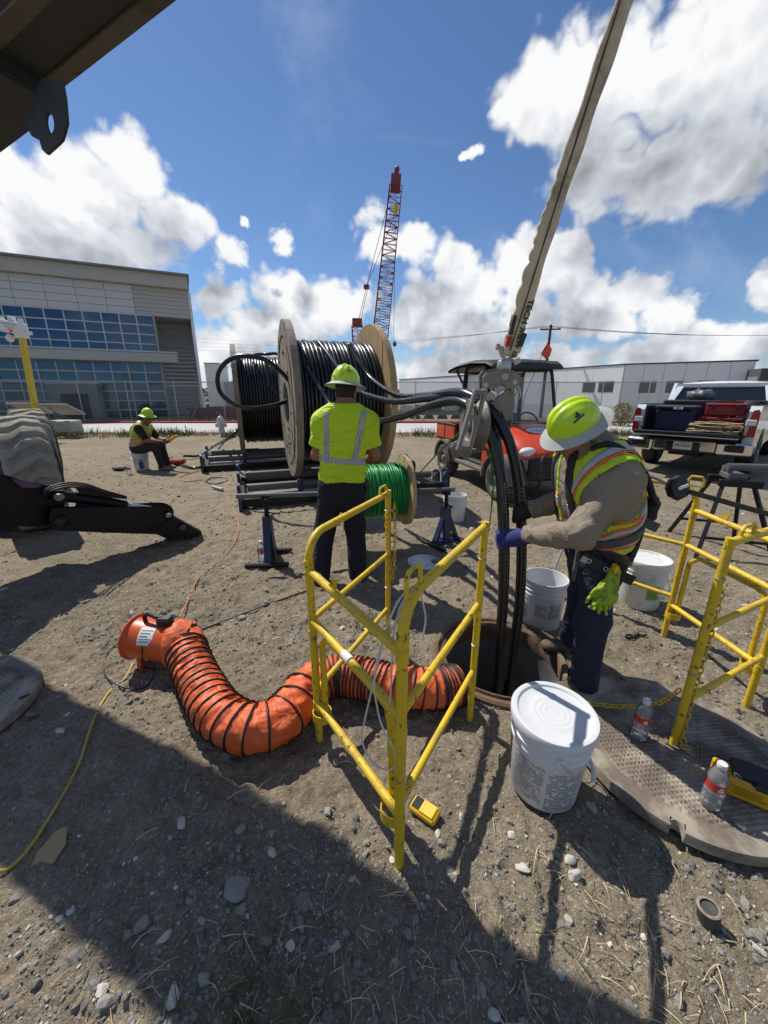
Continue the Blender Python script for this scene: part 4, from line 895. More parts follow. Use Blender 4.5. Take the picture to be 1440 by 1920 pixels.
# clear vinyl tubing over the front guard
tb = MB()
def pA(u, v, Y): return A(u, v, Y)
tb.tube(spline([pA(792, 1200, 1.15), pA(798, 1160, 1.13), pA(790, 1120, 1.11), pA(783, 1098, 1.08), pA(768, 1112, 1.03), pA(752, 1135, 1.0), pA(742, 1165, 1.0), pA(718, 1212, 1.04), pA(700, 1280, 1.05), pA(684, 1350, 1.05), pA(678, 1385, 1.05), pA(695, 1425, 1.02), pA(722, 1443, 1.0), pA(740, 1436, .985), pA(738, 1405, .98), pA(720, 1370, 1.0), pA(708, 1330, 1.02), pA(702, 1270, 1.04), pA(716, 1205, 1.05), pA(745, 1130, 1.02), pA(775, 1098, 1.06)], 7), .0032, 7)
tb.tube(spline([pA(780, 1100, 1.06), pA(760, 1125, 1.0), pA(740, 1180, 1.02), pA(735, 1230, .97), pA(733, 1290, .98), pA(730, 1340, .98)], 7), .0032, 7)
tag(tb.obj('vinyl_tubing', 'tube_clear', None, 180), 'clear vinyl tubing looped over the front yellow guard', 'tubing')
# ------------------------------------------------------------------ buckets
def wrap(b, rows, R0, R1, H, dr=.0012):
    """small printed strokes on a tapering bucket: (angle0, angle1, z0, z1)"""
    for a0, a1, z0, z1 in rows:
        n = max(1, int(abs(a1-a0)/.09)); v = []
        for k in range(n+1):
            a = a0+(a1-a0)*k/n
            for z in (z0, z1): r = R0+(R1-R0)*z/H+dr; v.append((r*math.cos(a), r*math.sin(a), z))
        b.put(v, [(2*k, 2*k+2, 2*k+3, 2*k+1) for k in range(n)])
    return b
def print_rows(a0, a1, z0, z1, lh, gap, dens=.9):
    out = []; z = z1
    while z-lh > z0:
        a = a0
        end = a0+(a1-a0)*(1 if random.random() < .8 else .35+.5*random.random())
        while a < end:
            w = .03+.09*random.random(); e = min(a+w, end)
            if random.random() < dens: out.append((a, e, z-lh, z))
            a = e+.012
        z -= gap
    return out
def bucket(label, loc, rz, lid, tilt=(0, 0), s=1.0, mat='white_plastic', prints=None, bail=None, group='white five gallon buckets'):
    t_ = thing('bucket', label, 'bucket', loc, rz, group); H, R0, R1 = .36, .131, .148
    R = lambda z: R0+(R1-R0)*z/H
    pr = [(0, .006), (R0-.012, .006), (R0-.004, 0), (R0, .006), (R(.24), .24), (R(.255)+.004, .255), (R(.262)+.004, .262), (R(.27), .266), (R(.285), .285), (R(.29)+.006, .29), (R(.297)+.006, .297), (R(.303), .301), (R(.318), .318), (R(.322)+.007, .322), (R(.33)+.007, .33), (R(.335), .334), (R1, .352), (R1+.004, .356), (R1+.003, H)]
    if not lid: pr += [(R1-.003, H), (R1-.006, .35), (R0-.003, .012), (0, .010)]
    MB().lathe(pr, n=56, caps=False).obj('body', mat, t_)
    if lid:
        lp = [(R1-.004, .330), (R1+.008, .330), (R1+.011, .336), (R1+.011, .366), (R1+.007, .3735), (R1-.004, .375), (R1-.012, .373), (R1-.016, .366), (R1-.022, .3635), (.078, .3655), (.074, .3665), (.070, .3655), (.058, .3655), (.054, .3667), (.050, .3655), (.039, .3655), (.035, .3667), (.031, .3655), (.02, .3655), (.016, .3662), (.008, .366), (0, .366)]
        l_ = MB().lathe(lp, n=64, caps=False).obj('lid', 'white_plastic' if lid == 1 else 'white_plastic_dirty', t_)
        MB().box((R1+.010, 0, .348), (.004, .05, .02), None, .001).obj('tear_tab', 'white_plastic', l_)
    if bail is not None:
        a, drop = bail; zb = .292; p = [Vector(((R(zb)+.012)*math.cos(a+q), (R(zb)+.012)*math.sin(a+q), zb-drop*math.sin(q)**1.0)) for q in np.linspace(0, math.pi, 15)]
        for q in p: q.x *= 1+.10*math.sin(math.pi*p.index(q)/14); q.y *= 1+.10*math.sin(math.pi*p.index(q)/14)
        bl = MB().tube(p, .0022, 6).obj('bail', 'steel_galv', t_); MB().tube(p[5:10], .009, 8).obj('grip', 'white_plastic', bl)
        for q in (p[0], p[-1]): MB().cyl(q*1.0, Vector((q.x*.93, q.y*.93, q.z)), .013, n=10).obj('ear', mat, t_)
    if prints:
        for nm, mt, rows in prints: wrap(MB(), rows, R0, R1, H).obj(nm, mt, t_, 0)['kind'] = 'stuff'
    t_.rotation_euler = (tilt[0], tilt[1], rz); t_.scale = (s,)*3; return t_
random.seed(11)
fa = -math.pi/2-.45           # azimuth that faces the camera
rows = print_rows(fa-.95, fa-.02, .035, .225, .0030, .0088, .8)+print_rows(fa+.08, fa+.95, .02, .215, .0034, .0105, .8)
bold = [(fa-1.75+.0, fa-1.18, .06+.03*k, .08+.03*k+.006*(k % 2)) for k in range(6)]+[(fa-1.7+.13*k, fa-1.64+.13*k, .05, .23) for k in range(4)]
bucket('sealed white bucket with printed label in the foreground beside the manhole cover', G(1010, 1478)+V(.018, .02, gh(.65, 1.2)+.004), 0, 1, (rad(2), rad(0)), 1.03, prints=[('print_rows', 'print_grey', rows), ('print_logo', 'print_black', bold)], bail=(fa+.25, .16), group=None)
rows2 = print_rows(-2.3, -1.75, .10, .20, .004, .008)+print_rows(-1.65, -1.0, .10, .21, .004, .008)+print_rows(-3.2, -2.75, .06, .22, .012, .02)
bk2 = bucket('open white bucket standing behind the manhole with a rod in it', P(1012, 1172, .0)+V(.01, .03, 0), 0, 0, (0, 0), 1.0, prints=[('print_rows', 'print_grey', rows2)], group=None)
rows3 = [(-1.9, -1.25, .10, .20)]
bk3 = bucket('white bucket with green label standing behind the leaning worker', P(1200, 1132)+V(.0, .03, 0), 0, 2, (0, 0), 1.06, mat='white_plastic_dirty', prints=[('green_label', 'print_green', rows3), ('print_rows', 'print_grey', print_rows(-1.9, -1.25, .085, .105, .004, .008))], bail=(-2.7, .15), group=None)
bk4 = bucket('open white bucket behind the right blue reel jack', P(850, 978)+V(.02, .08, 0), 0, 0, (0, 0), 1.0, bail=(-.6, .12), group=None)
bk5 = bucket('white bucket serving as seat for the sitting worker', P(262, 882)+V(.0, .1, 0), 0, 1, (0, 0), 1.05, prints=[('blue_label', 'print_blue', [(-1.35, -.75, .05, .26)]), ('print_rows', 'print_grey', print_rows(-2.2, -1.6, .12, .24, .012, .03))], bail=(-2.6, .08), group=None)
rod = MB().tube([bk2.location+V(-.02, .02, .02), A(1058, 1020, 2.72)], .009, 8); tag(rod.obj('stir_rod', 'steel_galv'), 'grey metal rod leaning in the open bucket behind the manhole', 'rod')
ld = thing('white_disc', 'loose white dirty bucket lid lying flat by the right reel jack', 'lid', P(795, 1054, .006))
MB().lathe([(.16, .0), (.165, .004), (.165, .02), (.158, .024), (.150, .02), (.147, .012), (0, .013)], n=48, caps=False).obj('disc', 'white_plastic_dirty', ld)
lc = thing('plastic_cup', 'clear plastic cup standing on the loose bucket lid', 'cup', P(795, 1054, .02)+V(.10, .03, 0))
MB().lathe([(0, 0), (.03, 0), (.037, .09), (.040, .092), (.035, .09), (.028, .004), (0, .003)], n=24, caps=False).obj('cup_wall', 'bottle_clear', lc)
# ------------------------------------------------------------------ bottles
def bottle(label, loc, s=1.0, rz=0, full=.75):
    t_ = thing('water_bottle', label, 'bottle', loc, rz, 'water bottles')
    pr = [(0, .004), (.022, .0), (.030, .004), (.0325, .012)]
    for k in range(7): z = .02+.0085*k; pr += [(.0325-.0012*(k % 2), z)]
    pr += [(.032, .085), (.0305, .088), (.0305, .122), (.0325, .126), (.0325, .138), (.028, .155), (.018, .172), (.0125, .180), (.0125, .187)]
    MB().lathe(pr, n=28).obj('bottle_body', 'bottle_water', t_)
    MB().lathe([(.0312, .090), (.0314, .106), (.0312, .122)], n=28, caps=False).obj('label_band', 'bottle_label', t_, 180)
    wrap(MB(), [(-2.1, -1.5, .097, .104), (-2.0, -1.6, .107, .113), (-.9, -.5, .096, .114)], .0312, .0312, 1, .0006).obj('label_print', 'label_white', t_, 0)
    MB().lathe([(.0145, .180), (.0155, .182), (.0155, .197), (.0145, .199), (0, .199)], n=24, caps=False).obj('cap', 'white_plastic', t_)
    t_.scale = (s,)*3; return t_
zc = .064
bottle('water bottle with red label on the iron cover near the chain', G(1197, 1380, zc), 1.05)
bottle('water bottle with red label on the iron cover beside the yellow case', G(1330, 1508, zc), 1.05)
bottle('water bottle standing against the left blue reel jack', P(492, 1054, .0), 1.15)
bottle('water bottle on the ground next to the bucket seat', P(243, 889, 0), 1.2)
# ------------------------------------------------------------------ yellow meter case on the cover
cs = thing('meter_case', 'yellow instrument case with black cover on the iron cover', 'case', G(1392, 1487, zc), rad(-33))
MB().box((0, 0, .045), (.21, .09, .09), None, .008).obj('case_body', 'case_yellow', cs); MB().box((.0, .052, .05), (.19, .012, .07), None, .004).obj('back_plate', 'black_plastic', cs)
MB().box((.03, .005, .105), (.17, .085, .035), Matrix.Rotation(rad(4), 3, 'X'), .01).box((.06, -.02, .085), (.11, .07, .03), Matrix.Rotation(rad(-20), 3, 'X'), .008).obj('cover_flap', 'black_plastic', cs)
MB().tube(spline([(-.03, -.04, .105), (-.055, -.045, .12), (-.05, -.05, .108), (-.02, -.055, .10), (.01, -.06, .095)], 5), .0017, 5).obj('wire_clip', 'steel_bright', cs)
wr = MB()
for k in range(5): wr.box((-.01+.004*k, -.0457, .06-.008*k), (.11-.012*(k % 3), .0008, .002))
wr.obj('print_rows', 'print_black', cs)
# ------------------------------------------------------------------ gas detector
gd = thing('gas_detector', 'small yellow gas detector lying against the front guard post', 'detector', P(797, 1528, .012), rad(-52))
MB().box((0, 0, .018), (.115, .062, .034), None, .008).obj('body', 'sensor_yellow', gd)
MB().box((.018, 0, .0365), (.06, .05, .006), None, .002).obj('grille_plate', 'sensor_yellow', gd); MB().box((-.030, 0, .0365), (.034, .046, .004), None, .001).obj('screen', 'screen_dark', gd); MB().box((-.0585, 0, .018), (.006, .05, .026), None, .002).obj('sensor_bar', 'black_plastic', gd)
for y_ in (-.012, .012): MB().box((-.002, y_, .0385), (.010, .012, .004), None, .001).obj('button', 'sensor_yellow', gd)
gd.rotation_euler = (rad(6), rad(-4), rad(-38))
# ------------------------------------------------------------------ blower and duct
bl = thing('ventilation_blower', 'orange portable blower with black handle standing on the dirt', 'blower', P(306, 1243), rad(-5))
ba, be = Vector((-.13, .0, .19)), Vector((.15, -.03, .175)); axd = (be-ba).normalized(); rB = .118
MB().lathe([(rB-.006, -.01), (rB+.018, -.01), (rB+.020, .0), (rB+.004, .012), (rB, .03), (rB, .26), (rB+.008, .268), (rB+.008, .30), (rB-.004, .30), (rB-.01, .28), (rB-.012, .02)], ba, axd, 40, False).obj('drum', 'orange_paint', bl)
MB().lathe([(rB-.01, .05), (.04, .05), (.03, .02), (0, .02)], ba, axd, 32, False).obj('fan_hub', 'black_plastic', bl)
gr_ = MB()
for k in range(5): gr_.torus(ba-axd*.008, axd, .02+.022*k, .0025, 26, 5)
gr_.obj('guard_grille', 'black_plastic', bl)
for f in (.10, .82):
    c = ba.lerp(be, f); MB().prism([(-.075, 0), (-.04, 0), (-.03, .05), (.03, .05), (.04, 0), (.075, 0), (.06, .10), (-.06, .10)], (c.x-.012, c.y, c.z-.19), (0, 1, 0), (0, 0, 1), .026).obj('foot', 'orange_paint', bl)
hb_ = ba.lerp(be, .28)+V(0, 0, rB); he = ba.lerp(be, .78)+V(0, 0, rB)
MB().tube(spline([hb_+V(0, 0, -.005), hb_+V(0, 0, .035), hb_+V(.03, 0, .052), he+V(-.06, 0, .05), he+V(-.02, 0, .045)], 6), .0125, 10).obj('handle', 'black_plastic', bl)
MB().box(he+V(-.005, 0, .025), (.09, .06, .055), None, .012).obj('switch_box', 'black_plastic', bl)
lbq = ba.lerp(be, .48); S_ = V(0, -1, 0)
an = rad(48)
lb = MB(); 
for k in range(6):
    pass
vv = []
for k in range(7):
    a = rad(20+50*k/6)
    for x_ in (-.045, .045): vv.append(lbq+V(x_, -(rB+.0025)*math.cos(a), (rB+.0025)*math.sin(a)))
lbo = MB().put(vv, [(2*k, 2*k+1, 2*k+3, 2*k+2) for k in range(6)]).obj('rating_label', 'label_white', bl, 180)
for k, a in enumerate((60, 52, 44, 36, 29)):
    a = rad(a); vv = [lbq+V(x_, -(rB+.0035)*math.cos(a+s_), (rB+.0035)*math.sin(a+s_)) for s_ in (-.02, .02) for x_ in (-.036, .036-.012*(k % 3))]
    MB().put(vv, [(0, 1, 3, 2)]).obj('print_row', 'print_grey', lbo, 0)
# duct
dz = .135
DP = [(330, 1228, .17), (352, 1252, .16), (376, 1308, .135), (412, 1362, .13), (462, 1388, .13), (512, 1382, .13), (548, 1352, .135), (580, 1312, .14), (625, 1292, .14), (680, 1296, .13), (735, 1308, .125), (790, 1315, .12), (835, 1312, .115), (858, 1308, .11)]
dp = [G(u, v-25, z) for u, v, z in DP]
bo = bl.matrix_basis if False else None
start = Vector(bl.location)+Matrix.Rotation(rad(-5), 3, 'Z')@be
dp = [start-axd*.0, start+axd*.06]+dp[1:] if False else [start, start+axd*.05]+dp[1:]
path = spline(dp, 24); D_ = [0]
for i in range(1, len(path)): D_.append(D_[-1]+(path[i]-path[i-1]).length)
LT = D_[-1]; ns = 560
def along(s):
    s = min(max(s, 0), LT-1e-6); i = int(np.searchsorted(D_, s, 'right'))-1; i = min(i, len(path)-2); f = (s-D_[i])/max(1e-9, D_[i+1]-D_[i]); return path[i].lerp(path[i+1], f)
# ring spacing: bunched at the inner bend and towards the manhole, stretched on the crest
rs = [.035]; 
while rs[-1] < LT-.02:
    f = rs[-1]/LT; sp = .052 if f < .38 else (.062 if f < .44 else (.10 if f < .60 else (.04 if f < .66 else (.024 if f < .80 else .045))))
    if f > .93: sp = .016
    rs.append(rs[-1]+sp*(.85+.3*random.random()))
rs = np.array(rs); RD = .112
b = MB(); prevS = None; NA = 48; sv = []
_ia, _is = np.meshgrid(np.arange(NA), np.arange(ns+1)); _aa = 2*math.pi*_ia/NA
CRM = np.abs(fbm(np.cos(_aa)*2.6+_is*.035+40, np.sin(_aa)*2.6+_is*.11, 3))*2.2+.6*fbm(np.cos(_aa)*1.2+7, np.sin(_aa)*1.2+_is*.03, 2)
for i in range(ns+1):
    s = LT*i/ns; c = along(s); t = (along(s+.012)-along(s-.012)).normalized()
    if prevS is None: S = t.cross(Vector((0, 0, 1))).normalized()
    else: S = (prevS-t*prevS.dot(t)).normalized()
    prevS = S; U = S.cross(t); sv.append((c, t, S, U))
    j = np.searchsorted(rs, s); g0 = rs[max(j-1, 0)]; g1 = rs[min(j, len(rs)-1)]; q_ = 0 if g1 <= g0 else (s-g0)/(g1-g0); sag = math.sin(math.pi*min(max(q_, 0), 1)); gap = max(g1-g0, .001)
    col = .80 if i < 10 else 1.0
    for k in range(NA):
        a = 2*math.pi*k/NA; zig = math.sin(a*9+s*60+3*math.sin(s*9))*.5+math.sin(a*5-s*43+j)*.6
        w = float(fbm(np.array([a*2.2+j*3.1]), np.array([s*26]), 2)[0]) if False else 0
        r = RD*col*(1-.055*sag*min(gap/.05, 1.6)+.042*sag*zig*min(gap/.05, 1.8))*(1+.012*math.sin(3*a+s*14)+.085*(.35+sag)*(CRM[i, k]-.25)*min(gap/.05, 1.7))
        zf = r*math.sin(a)*(.93 if i > 60 else 1); p_ = c+S*(r*math.cos(a))+U*zf
        p_.z = max(p_.z, gh(p_.x, p_.y)*.6+.004); b.v.append(tuple(p_))
for i in range(ns):
    for k in range(NA): b.f.append((i*NA+k, i*NA+(k+1) % NA, (i+1)*NA+(k+1) % NA, (i+1)*NA+k))
du = thing('ventilation_duct', 'orange flexible duct with black spiral ribs snaking to the manhole', 'duct', (0, 0, 0))
b.obj('fabric', 'orange_vinyl', du, 180)
for s in rs:
    i = min(int(s/LT*ns), ns); c, t, S, U = sv[i]; tl = .16*math.sin(s*23)
    pts = []
    for k in range(26):
        a = 2*math.pi*k/26; p_ = c+S*((RD+.002)*math.cos(a))+U*((RD+.002)*math.sin(a)*(.93 if i > 60 else 1))+t*(.010*math.sin(a+s*7)); p_.z = max(p_.z, gh(p_.x, p_.y)*.6+.006); pts.append(p_)
    MB().tube(pts, .0052, 6, closed=True, flat=1.0).obj('rib', 'black_vinyl', du, 180)
# cuff gathered over the outlet
b = MB(); n = 40; cf = []
for j, (s, r) in enumerate(((-.05, .125), (-.035, .135), (-.01, .142), (.02, .138), (.05, .126), (.075, .118))):
    for k in range(n):
        a = 2*math.pi*k/n; rr = r*(1+.05*math.sin(a*11+j*1.3)*(.4+.2*j)); c, t, S, U = sv[0]; b.v.append(tuple(c+t*s+S*(rr*math.cos(a))+U*(rr*math.sin(a))))
for j in range(5):
    for k in range(n): b.f.append((j*n+k, j*n+(k+1) % n, (j+1)*n+(k+1) % n, (j+1)*n+k))
b.obj('cuff', 'orange_vinyl', du, 180)
# ------------------------------------------------------------------ cords and small litter
def cord(name, label, pts, r, mat, n=8):
    pp = spline(pts, n)
    return tag(MB().tube(pp, r, 8).obj(name, mat, None, 180), label, 'cord')
cord('extension_cord', 'yellow extension cord running from the blower to the lower left', [P(250, 1245, .006), P(235, 1272, .006), P(205, 1300, .006), P(180, 1345, .006), P(163, 1400, .006), P(150, 1440, .006), P(122, 1492, .006), P(95, 1540, .006), P(60, 1592, .006), P(20, 1632, .006), P(-60, 1690, .006), V(-1.5, .3, gh(-1.5, .3)+.006), V(-2.2, -.6, gh(-2.2, -.6)+.006), V(-3.6, -1.4, gh(-3.6, -1.4)+.006)], .0062, 'cord_yellow')
cord('appliance_cord', 'black power cord coiled beside the blower', [bl.location+V(-.02, -.1, .26), bl.location+V(-.01, -.16, .12), P(290, 1262, .006), P(270, 1290, .006), P(225, 1293, .006), P(195, 1260, .006), P(202, 1222, .01), P(235, 1200, .02), P(246, 1196, .05)], .0045, 'cord_black')
cord('extension_cord', 'orange extension cord running past the left reel jack to the blower', [P(338, 1166, .05), P(352, 1130, .006), P(372, 1090, .006), P(400, 1062, .006), P(432, 1030, .006), P(447, 1000, .006), P(446, 975, .006), P(436, 950, .006), P(428, 938, .006), P(424, 915, .008), P(418, 890, .008)], .0058, 'cord_orange')
cord('cable_tail', 'thin dark rope lying on the dirt behind the duct', [P(372, 1180, .005), P(440, 1160, .005), P(505, 1135, .005), P(560, 1112, .005), P(600, 1098, .005)], .005, 'cord_black')
cb_ = thing('cardboard_scrap', 'torn piece of brown cardboard on the shaded ground', 'cardboard', P(96, 1600, .012), rad(20))
MB().prism([(-.055, -.03), (.02, -.05), (.052, -.01), (.05, .045), (.015, .05), (-.04, .01)], (0, 0, 0), (1, 0, .12), (0, 1, .25), .004).obj('sheet', 'cardboard', cb_); cb_.rotation_euler = (rad(8), rad(-6), rad(25))
sp_ = thing('pipe_stub', 'short dark pipe stub sticking out of the dirt at lower right', 'pipe', P(1328, 1728), 0)
MB().lathe([(.030, -.02), (.030, .05), (.031, .058), (.024, .060), (.022, .054), (.0, .052)], n=28).obj('wall', 'pipe_dark', sp_); MB().lathe([(.0315, .0585), (.026, .0612), (.023, .0605)], n=28, caps=False).obj('worn_rim', 'wood_grey', sp_); sp_.rotation_euler = (rad(-4), rad(-9), 0)
ck = thing('shackle_and_chain', 'dark iron hook with short chain lying behind the leaning worker', 'hook', P(1180, 1196, .006))
MB().tube(spline([(-.03, -.01, .008), (-.01, .015, .008), (.02, .012, .008), (.025, -.012, .008), (.0, -.02, .008), (-.03, -.01, .008)], 5), .007, 8).obj('hook', 'black_steel', ck, 180); chain(MB(), [(.03, .0, .008), (.06, .012, .008), (.09, .008, .008), (.14, .016, .008)], .024, .004).obj('chain', 'black_steel', ck, 180)
rt = thing('bolt_cutter', 'red handled cutter lying behind the open bucket', 'tool', P(1072, 1127, .01), rad(-25)); MB().bar((-.05, 0, .012), (.10, .03, .012), .03, .02, ch=.006).obj('handle', 'tool_red', rt); MB().bar((-.05, .0, .012), (-.10, -.02, .012), .028, .02, ch=.006).obj('jaw', 'black_steel', rt)
# ------------------------------------------------------------------ single rocks
def rock(label, p, s, tone, seed, flat=.55):
    random.seed(seed); bm = bmesh.new(); bmesh.ops.create_icosphere(bm, subdivisions=3, radius=1)
    pl = [(Vector((random.gauss(0, 1), random.gauss(0, 1), random.gauss(0, 1))).normalized(), .55+.3*random.random()) for _ in range(15)]
    e = (1.15+.3*random.random(), .75+.2*random.random(), flat)
    for v in bm.verts:
        d = v.co.normalized(); r = 1.0
        for n_, h_ in pl:
            c_ = d.dot(n_)
            if c_ > .05: r = min(r, h_/c_)
        v.co = Vector((d.x*r*e[0], d.y*r*e[1], d.z*r*e[2]))*s*(1+.03*random.random())
    me = bpy.data.meshes.new('rock'); bm.to_mesh(me); bm.free(); me.materials.append(M_(tone)); me.shade_smooth(); me.set_sharp_from_angle(angle=rad(22))
    o = link('rock', me); o.location = p+V(0, 0, s*flat*.35); o.rotation_euler = (random.uniform(-.3, .3), random.uniform(-.3, .3), random.random()*6.28); tag(o, label, 'rock', 'loose rocks')
mk('rock_pale', (.52, .485, .42), .9, var=.3, vs=14, dirt=(.20, .18, .145), df=.3, ds=12, bump=.5, bs=60); mk('rock_grey', (.29, .272, .24), .9, var=.35, vs=12, dirt=(.11, .10, .085), df=.35, ds=9, bump=.6, bs=60)
for k, (u, v, s, tone, lab) in enumerate((
 (447, 1672, .040, 'rock_grey', 'big brown rock in the shade left of the guard post'), (508, 1598, .014, 'rock_pale', 'pale stone in the shade above the big brown rock'), (340, 1545, .018, 'rock_pale', 'flat pale stone in the middle of the long shade'),
 (267, 1735, .022, 'rock_grey', 'flat grey stone low left at the shade edge'), (310, 1760, .018, 'rock_pale', 'pale block stone low left in sun'), (325, 1872, .021, 'rock_pale', 'pale pointed stone near the bottom left of the weeds'), (195, 1865, .017, 'rock_pale', 'whitish stone at the bottom left corner in sun'),
 (134, 1712, .012, 'rock_pale', 'small whitish stone below the cardboard scrap'), (545, 1778, .016, 'rock_pale', 'pale stone in the shade above the straw'), (385, 1838, .016, 'rock_grey', 'grey wedge stone left of the weeds'),
 (980, 1632, .018, 'rock_pale', 'tall pale stone in sun right of the guard shadows'), (1067, 1617, .016, 'rock_pale', 'pale stone below the sealed bucket, upper of two'), (1077, 1645, .017, 'rock_pale', 'pale stone below the sealed bucket, lower of two'), (960, 1566, .015, 'rock_pale', 'pale stone left of the sealed bucket base'),
 (865, 1537, .012, 'rock_pale', 'pale stone right of the gas detector'), (820, 1570, .011, 'rock_pale', 'round pale stone below the gas detector'), (1110, 1518, .018, 'rock_grey', 'grey stone in the sealed bucket shadow'), (735, 1615, .010, 'rock_pale', 'pale stone at the foot of the front guard post'),
 (615, 1530, .016, 'rock_grey', 'grey stone below the duct bend in sun'), (510, 1555, .012, 'rock_grey', 'stone at the upper edge of the long shade'), (115, 1373, .018, 'rock_pale', 'pale stone beside the shaded iron cover'), (455, 1161, .024, 'rock_grey', 'grey rock behind the orange duct'), (902, 1860, .014, 'rock_grey', 'grey stone near the bottom centre'), (925, 1905, .013, 'rock_pale', 'pale stone at the very bottom right of centre'),
 (1420, 1778, .014, 'rock_pale', 'pale flat stone at the lower right edge'), (885, 962+30, .03, 'rock_pale', 'pale stone left of the utility vehicle wheel'), (1290, 965, .05, 'rock_pale', 'pale rock between guard and pickup'), (690, 1185, .02, 'rock_pale', 'pale stone behind the back guard post'))):
    rock(lab, P(u, v), s*1.25, tone, 40+k)
# ------------------------------------------------------------------ cable reels
RA_ = rad(19.5); AX = Vector((math.cos(RA_), math.sin(RA_), 0)); AY = Vector((-math.sin(RA_), math.cos(RA_), 0))
def flange(parent, x0, th, R, nplank, mat, rot=0.0, seed=1):
    """wooden disc of planks in the local y-z plane between x0 and x0+th"""
    random.seed(seed); w = 2*R/nplank
    for k in range(nplank):
        a, e = -R+k*w+.004, -R+(k+1)*w-.004; pts = []
        ys = np.linspace(a, e, 6)
        top = [(y, math.sqrt(max(R*R-y*y, 0))) for y in ys]; pts = [(y, -z) for y, z in top]+[(y, z) for y, z in reversed(top)]
        o_ = random.uniform(-.004, .004)
        pl = MB().prism(pts, (x0+o_, 0, 0), (0, 1, 0), (0, 0, 1), th).obj('plank', mat, parent, 25)
        pl.rotation_euler = (rot, 0, 0)
def windings(x0, x1, R, r, seg=56, wob=.006):
    n = (x1-x0)/(2*r*1.0); N = int(n*seg); pts = []
    for i in range(N+1):
        f = i/N; a = 2*math.pi*n*f; rr = R+wob*math.sin(a*.37)+wob*.6*math.sin(n*f*2.3); pts.append((x0+(x1-x0)*f+.004*math.sin(a*.21), rr*math.cos(a), rr*math.sin(a)))
    return MB().tube(pts, r, 8)
def reel(name, label, c, R, W, Rw, r, mats, cmat, nplank, th, phi=RA_, arbor=True, seed=1):
    t_ = thing(name, label, 'cable reel', c, phi)
    fl = [None, None]
    for s, (x0, mt) in enumerate(((-W/2-th, mats[0]), (W/2, mats[1]))):
        fo = MB().lathe([(.09, 0), (.30 if R > .8 else .1, 0), (.30 if R > .8 else .1, .012), (.09, .012)], (x0-.013 if s == 0 else x0+th+.001, 0, 0), (1, 0, 0), 32).obj('arbor_plate', 'black_steel' if R > .8 else mt, t_)
        flange(t_, x0, th, R, nplank, mt, rad(4 if s else -3), seed+s)
        for k in range(8 if R > .8 else 4):
            a = k*2*math.pi/(8 if R > .8 else 4)+.2; rr = R*.62
            MB().lathe([(0, 0), (.022, 0), (.022, .012), (0, .014)], ((x0-.014) if s == 0 else (x0+th), rr*math.cos(a), rr*math.sin(a)), (-1 if s == 0 else 1, 0, 0), 8).obj('bolt', 'black_steel', t_)
    MB().lathe([(Rw-r*.9, -W/2), (Rw-r*.9, W/2)], (0, 0, 0), (1, 0, 0), 48, False).obj('drum', cmat, t_)
    windings(-W/2+r, W/2-r, Rw, r).obj('wound_cable', cmat, t_, 180)
    return t_
R1c = Vector((-1.53, 6.47, 1.49)); W1 = 1.26
c1 = R1c+AX*(W1/2+.05)
reel1 = reel('cable_reel', 'large wooden reel of thick black cable behind the standing worker', c1, 1.2, W1, .90, .029, ('wood_grey', 'wood_tan'), 'cable_black', 11, .10)
c2 = Vector((-3.36, 9.2, 1.47))+AX*(W1/2+.05)
reel2 = reel('cable_reel', 'second black cable reel standing behind the large front reel', c2, 1.2, W1, .93, .029, ('wood_grey', 'wood_grey'), 'cable_black', 11, .10, seed=5)
# stencil marks on the near flange: weathered print rows and a worn ring
random.seed(4)
b = MB()
for z0, n, w in ((-.42, 3, .06), (-.56, 5, .035), (-.66, 6, .03), (-.74, 5, .03), (-.82, 6, .03), (.72, 4, .03)):
    for k in range(n): b.box((-W1/2-.1065, -.08+.075*k-.1, z0+random.uniform(-.008, .008)), (.002, .05, w*.7))
b.obj('stencil_marks', 'print_black', reel1, 0)['kind'] = 'stuff'
MB().torus((-W1/2-.102, 0, 0), (1, 0, 0), .98, .010, 60, 5).obj('worn_ring', 'sling_dark', reel1)
# loose cable end looping out of the near flange
tag(MB().tube(spline([A(552, 745, 6.3), A(546, 722, 6.15), A(530, 700, 5.95), A(500, 676, 5.8), A(470, 668, 5.75), A(440, 670, 5.75), A(418, 685, 5.75), A(408, 707, 5.8), A(413, 735, 5.85), A(434, 755, 5.9), A(462, 765, 5.95), A(496, 763, 6.1), A(520, 758, 6.22), A(538, 752, 6.35)], 8), .032, 10).obj('cable_tail', 'cable_black', None, 180), 'stiff loop of black cable sticking out of the front reel side', 'cable')
tag(MB().tube(spline([A(470, 668, 8.9), A(482, 664, 8.6), A(500, 664, 8.4), A(522, 665, 8.6), A(540, 690, 8.8)], 8), .03, 8).obj('cable_turn', 'cable_black', None, 180), 'loose black cable turn on top of the second reel', 'cable')
tag(MB().tube(spline([A(500, 680, 8.3), A(503, 715, 8.3), A(515, 735, 8.25), A(530, 752, 8.3)], 8), .024, 8).obj('cable_turn', 'cable_black', None, 180), 'black cable strand hanging down the second reel', 'cable')
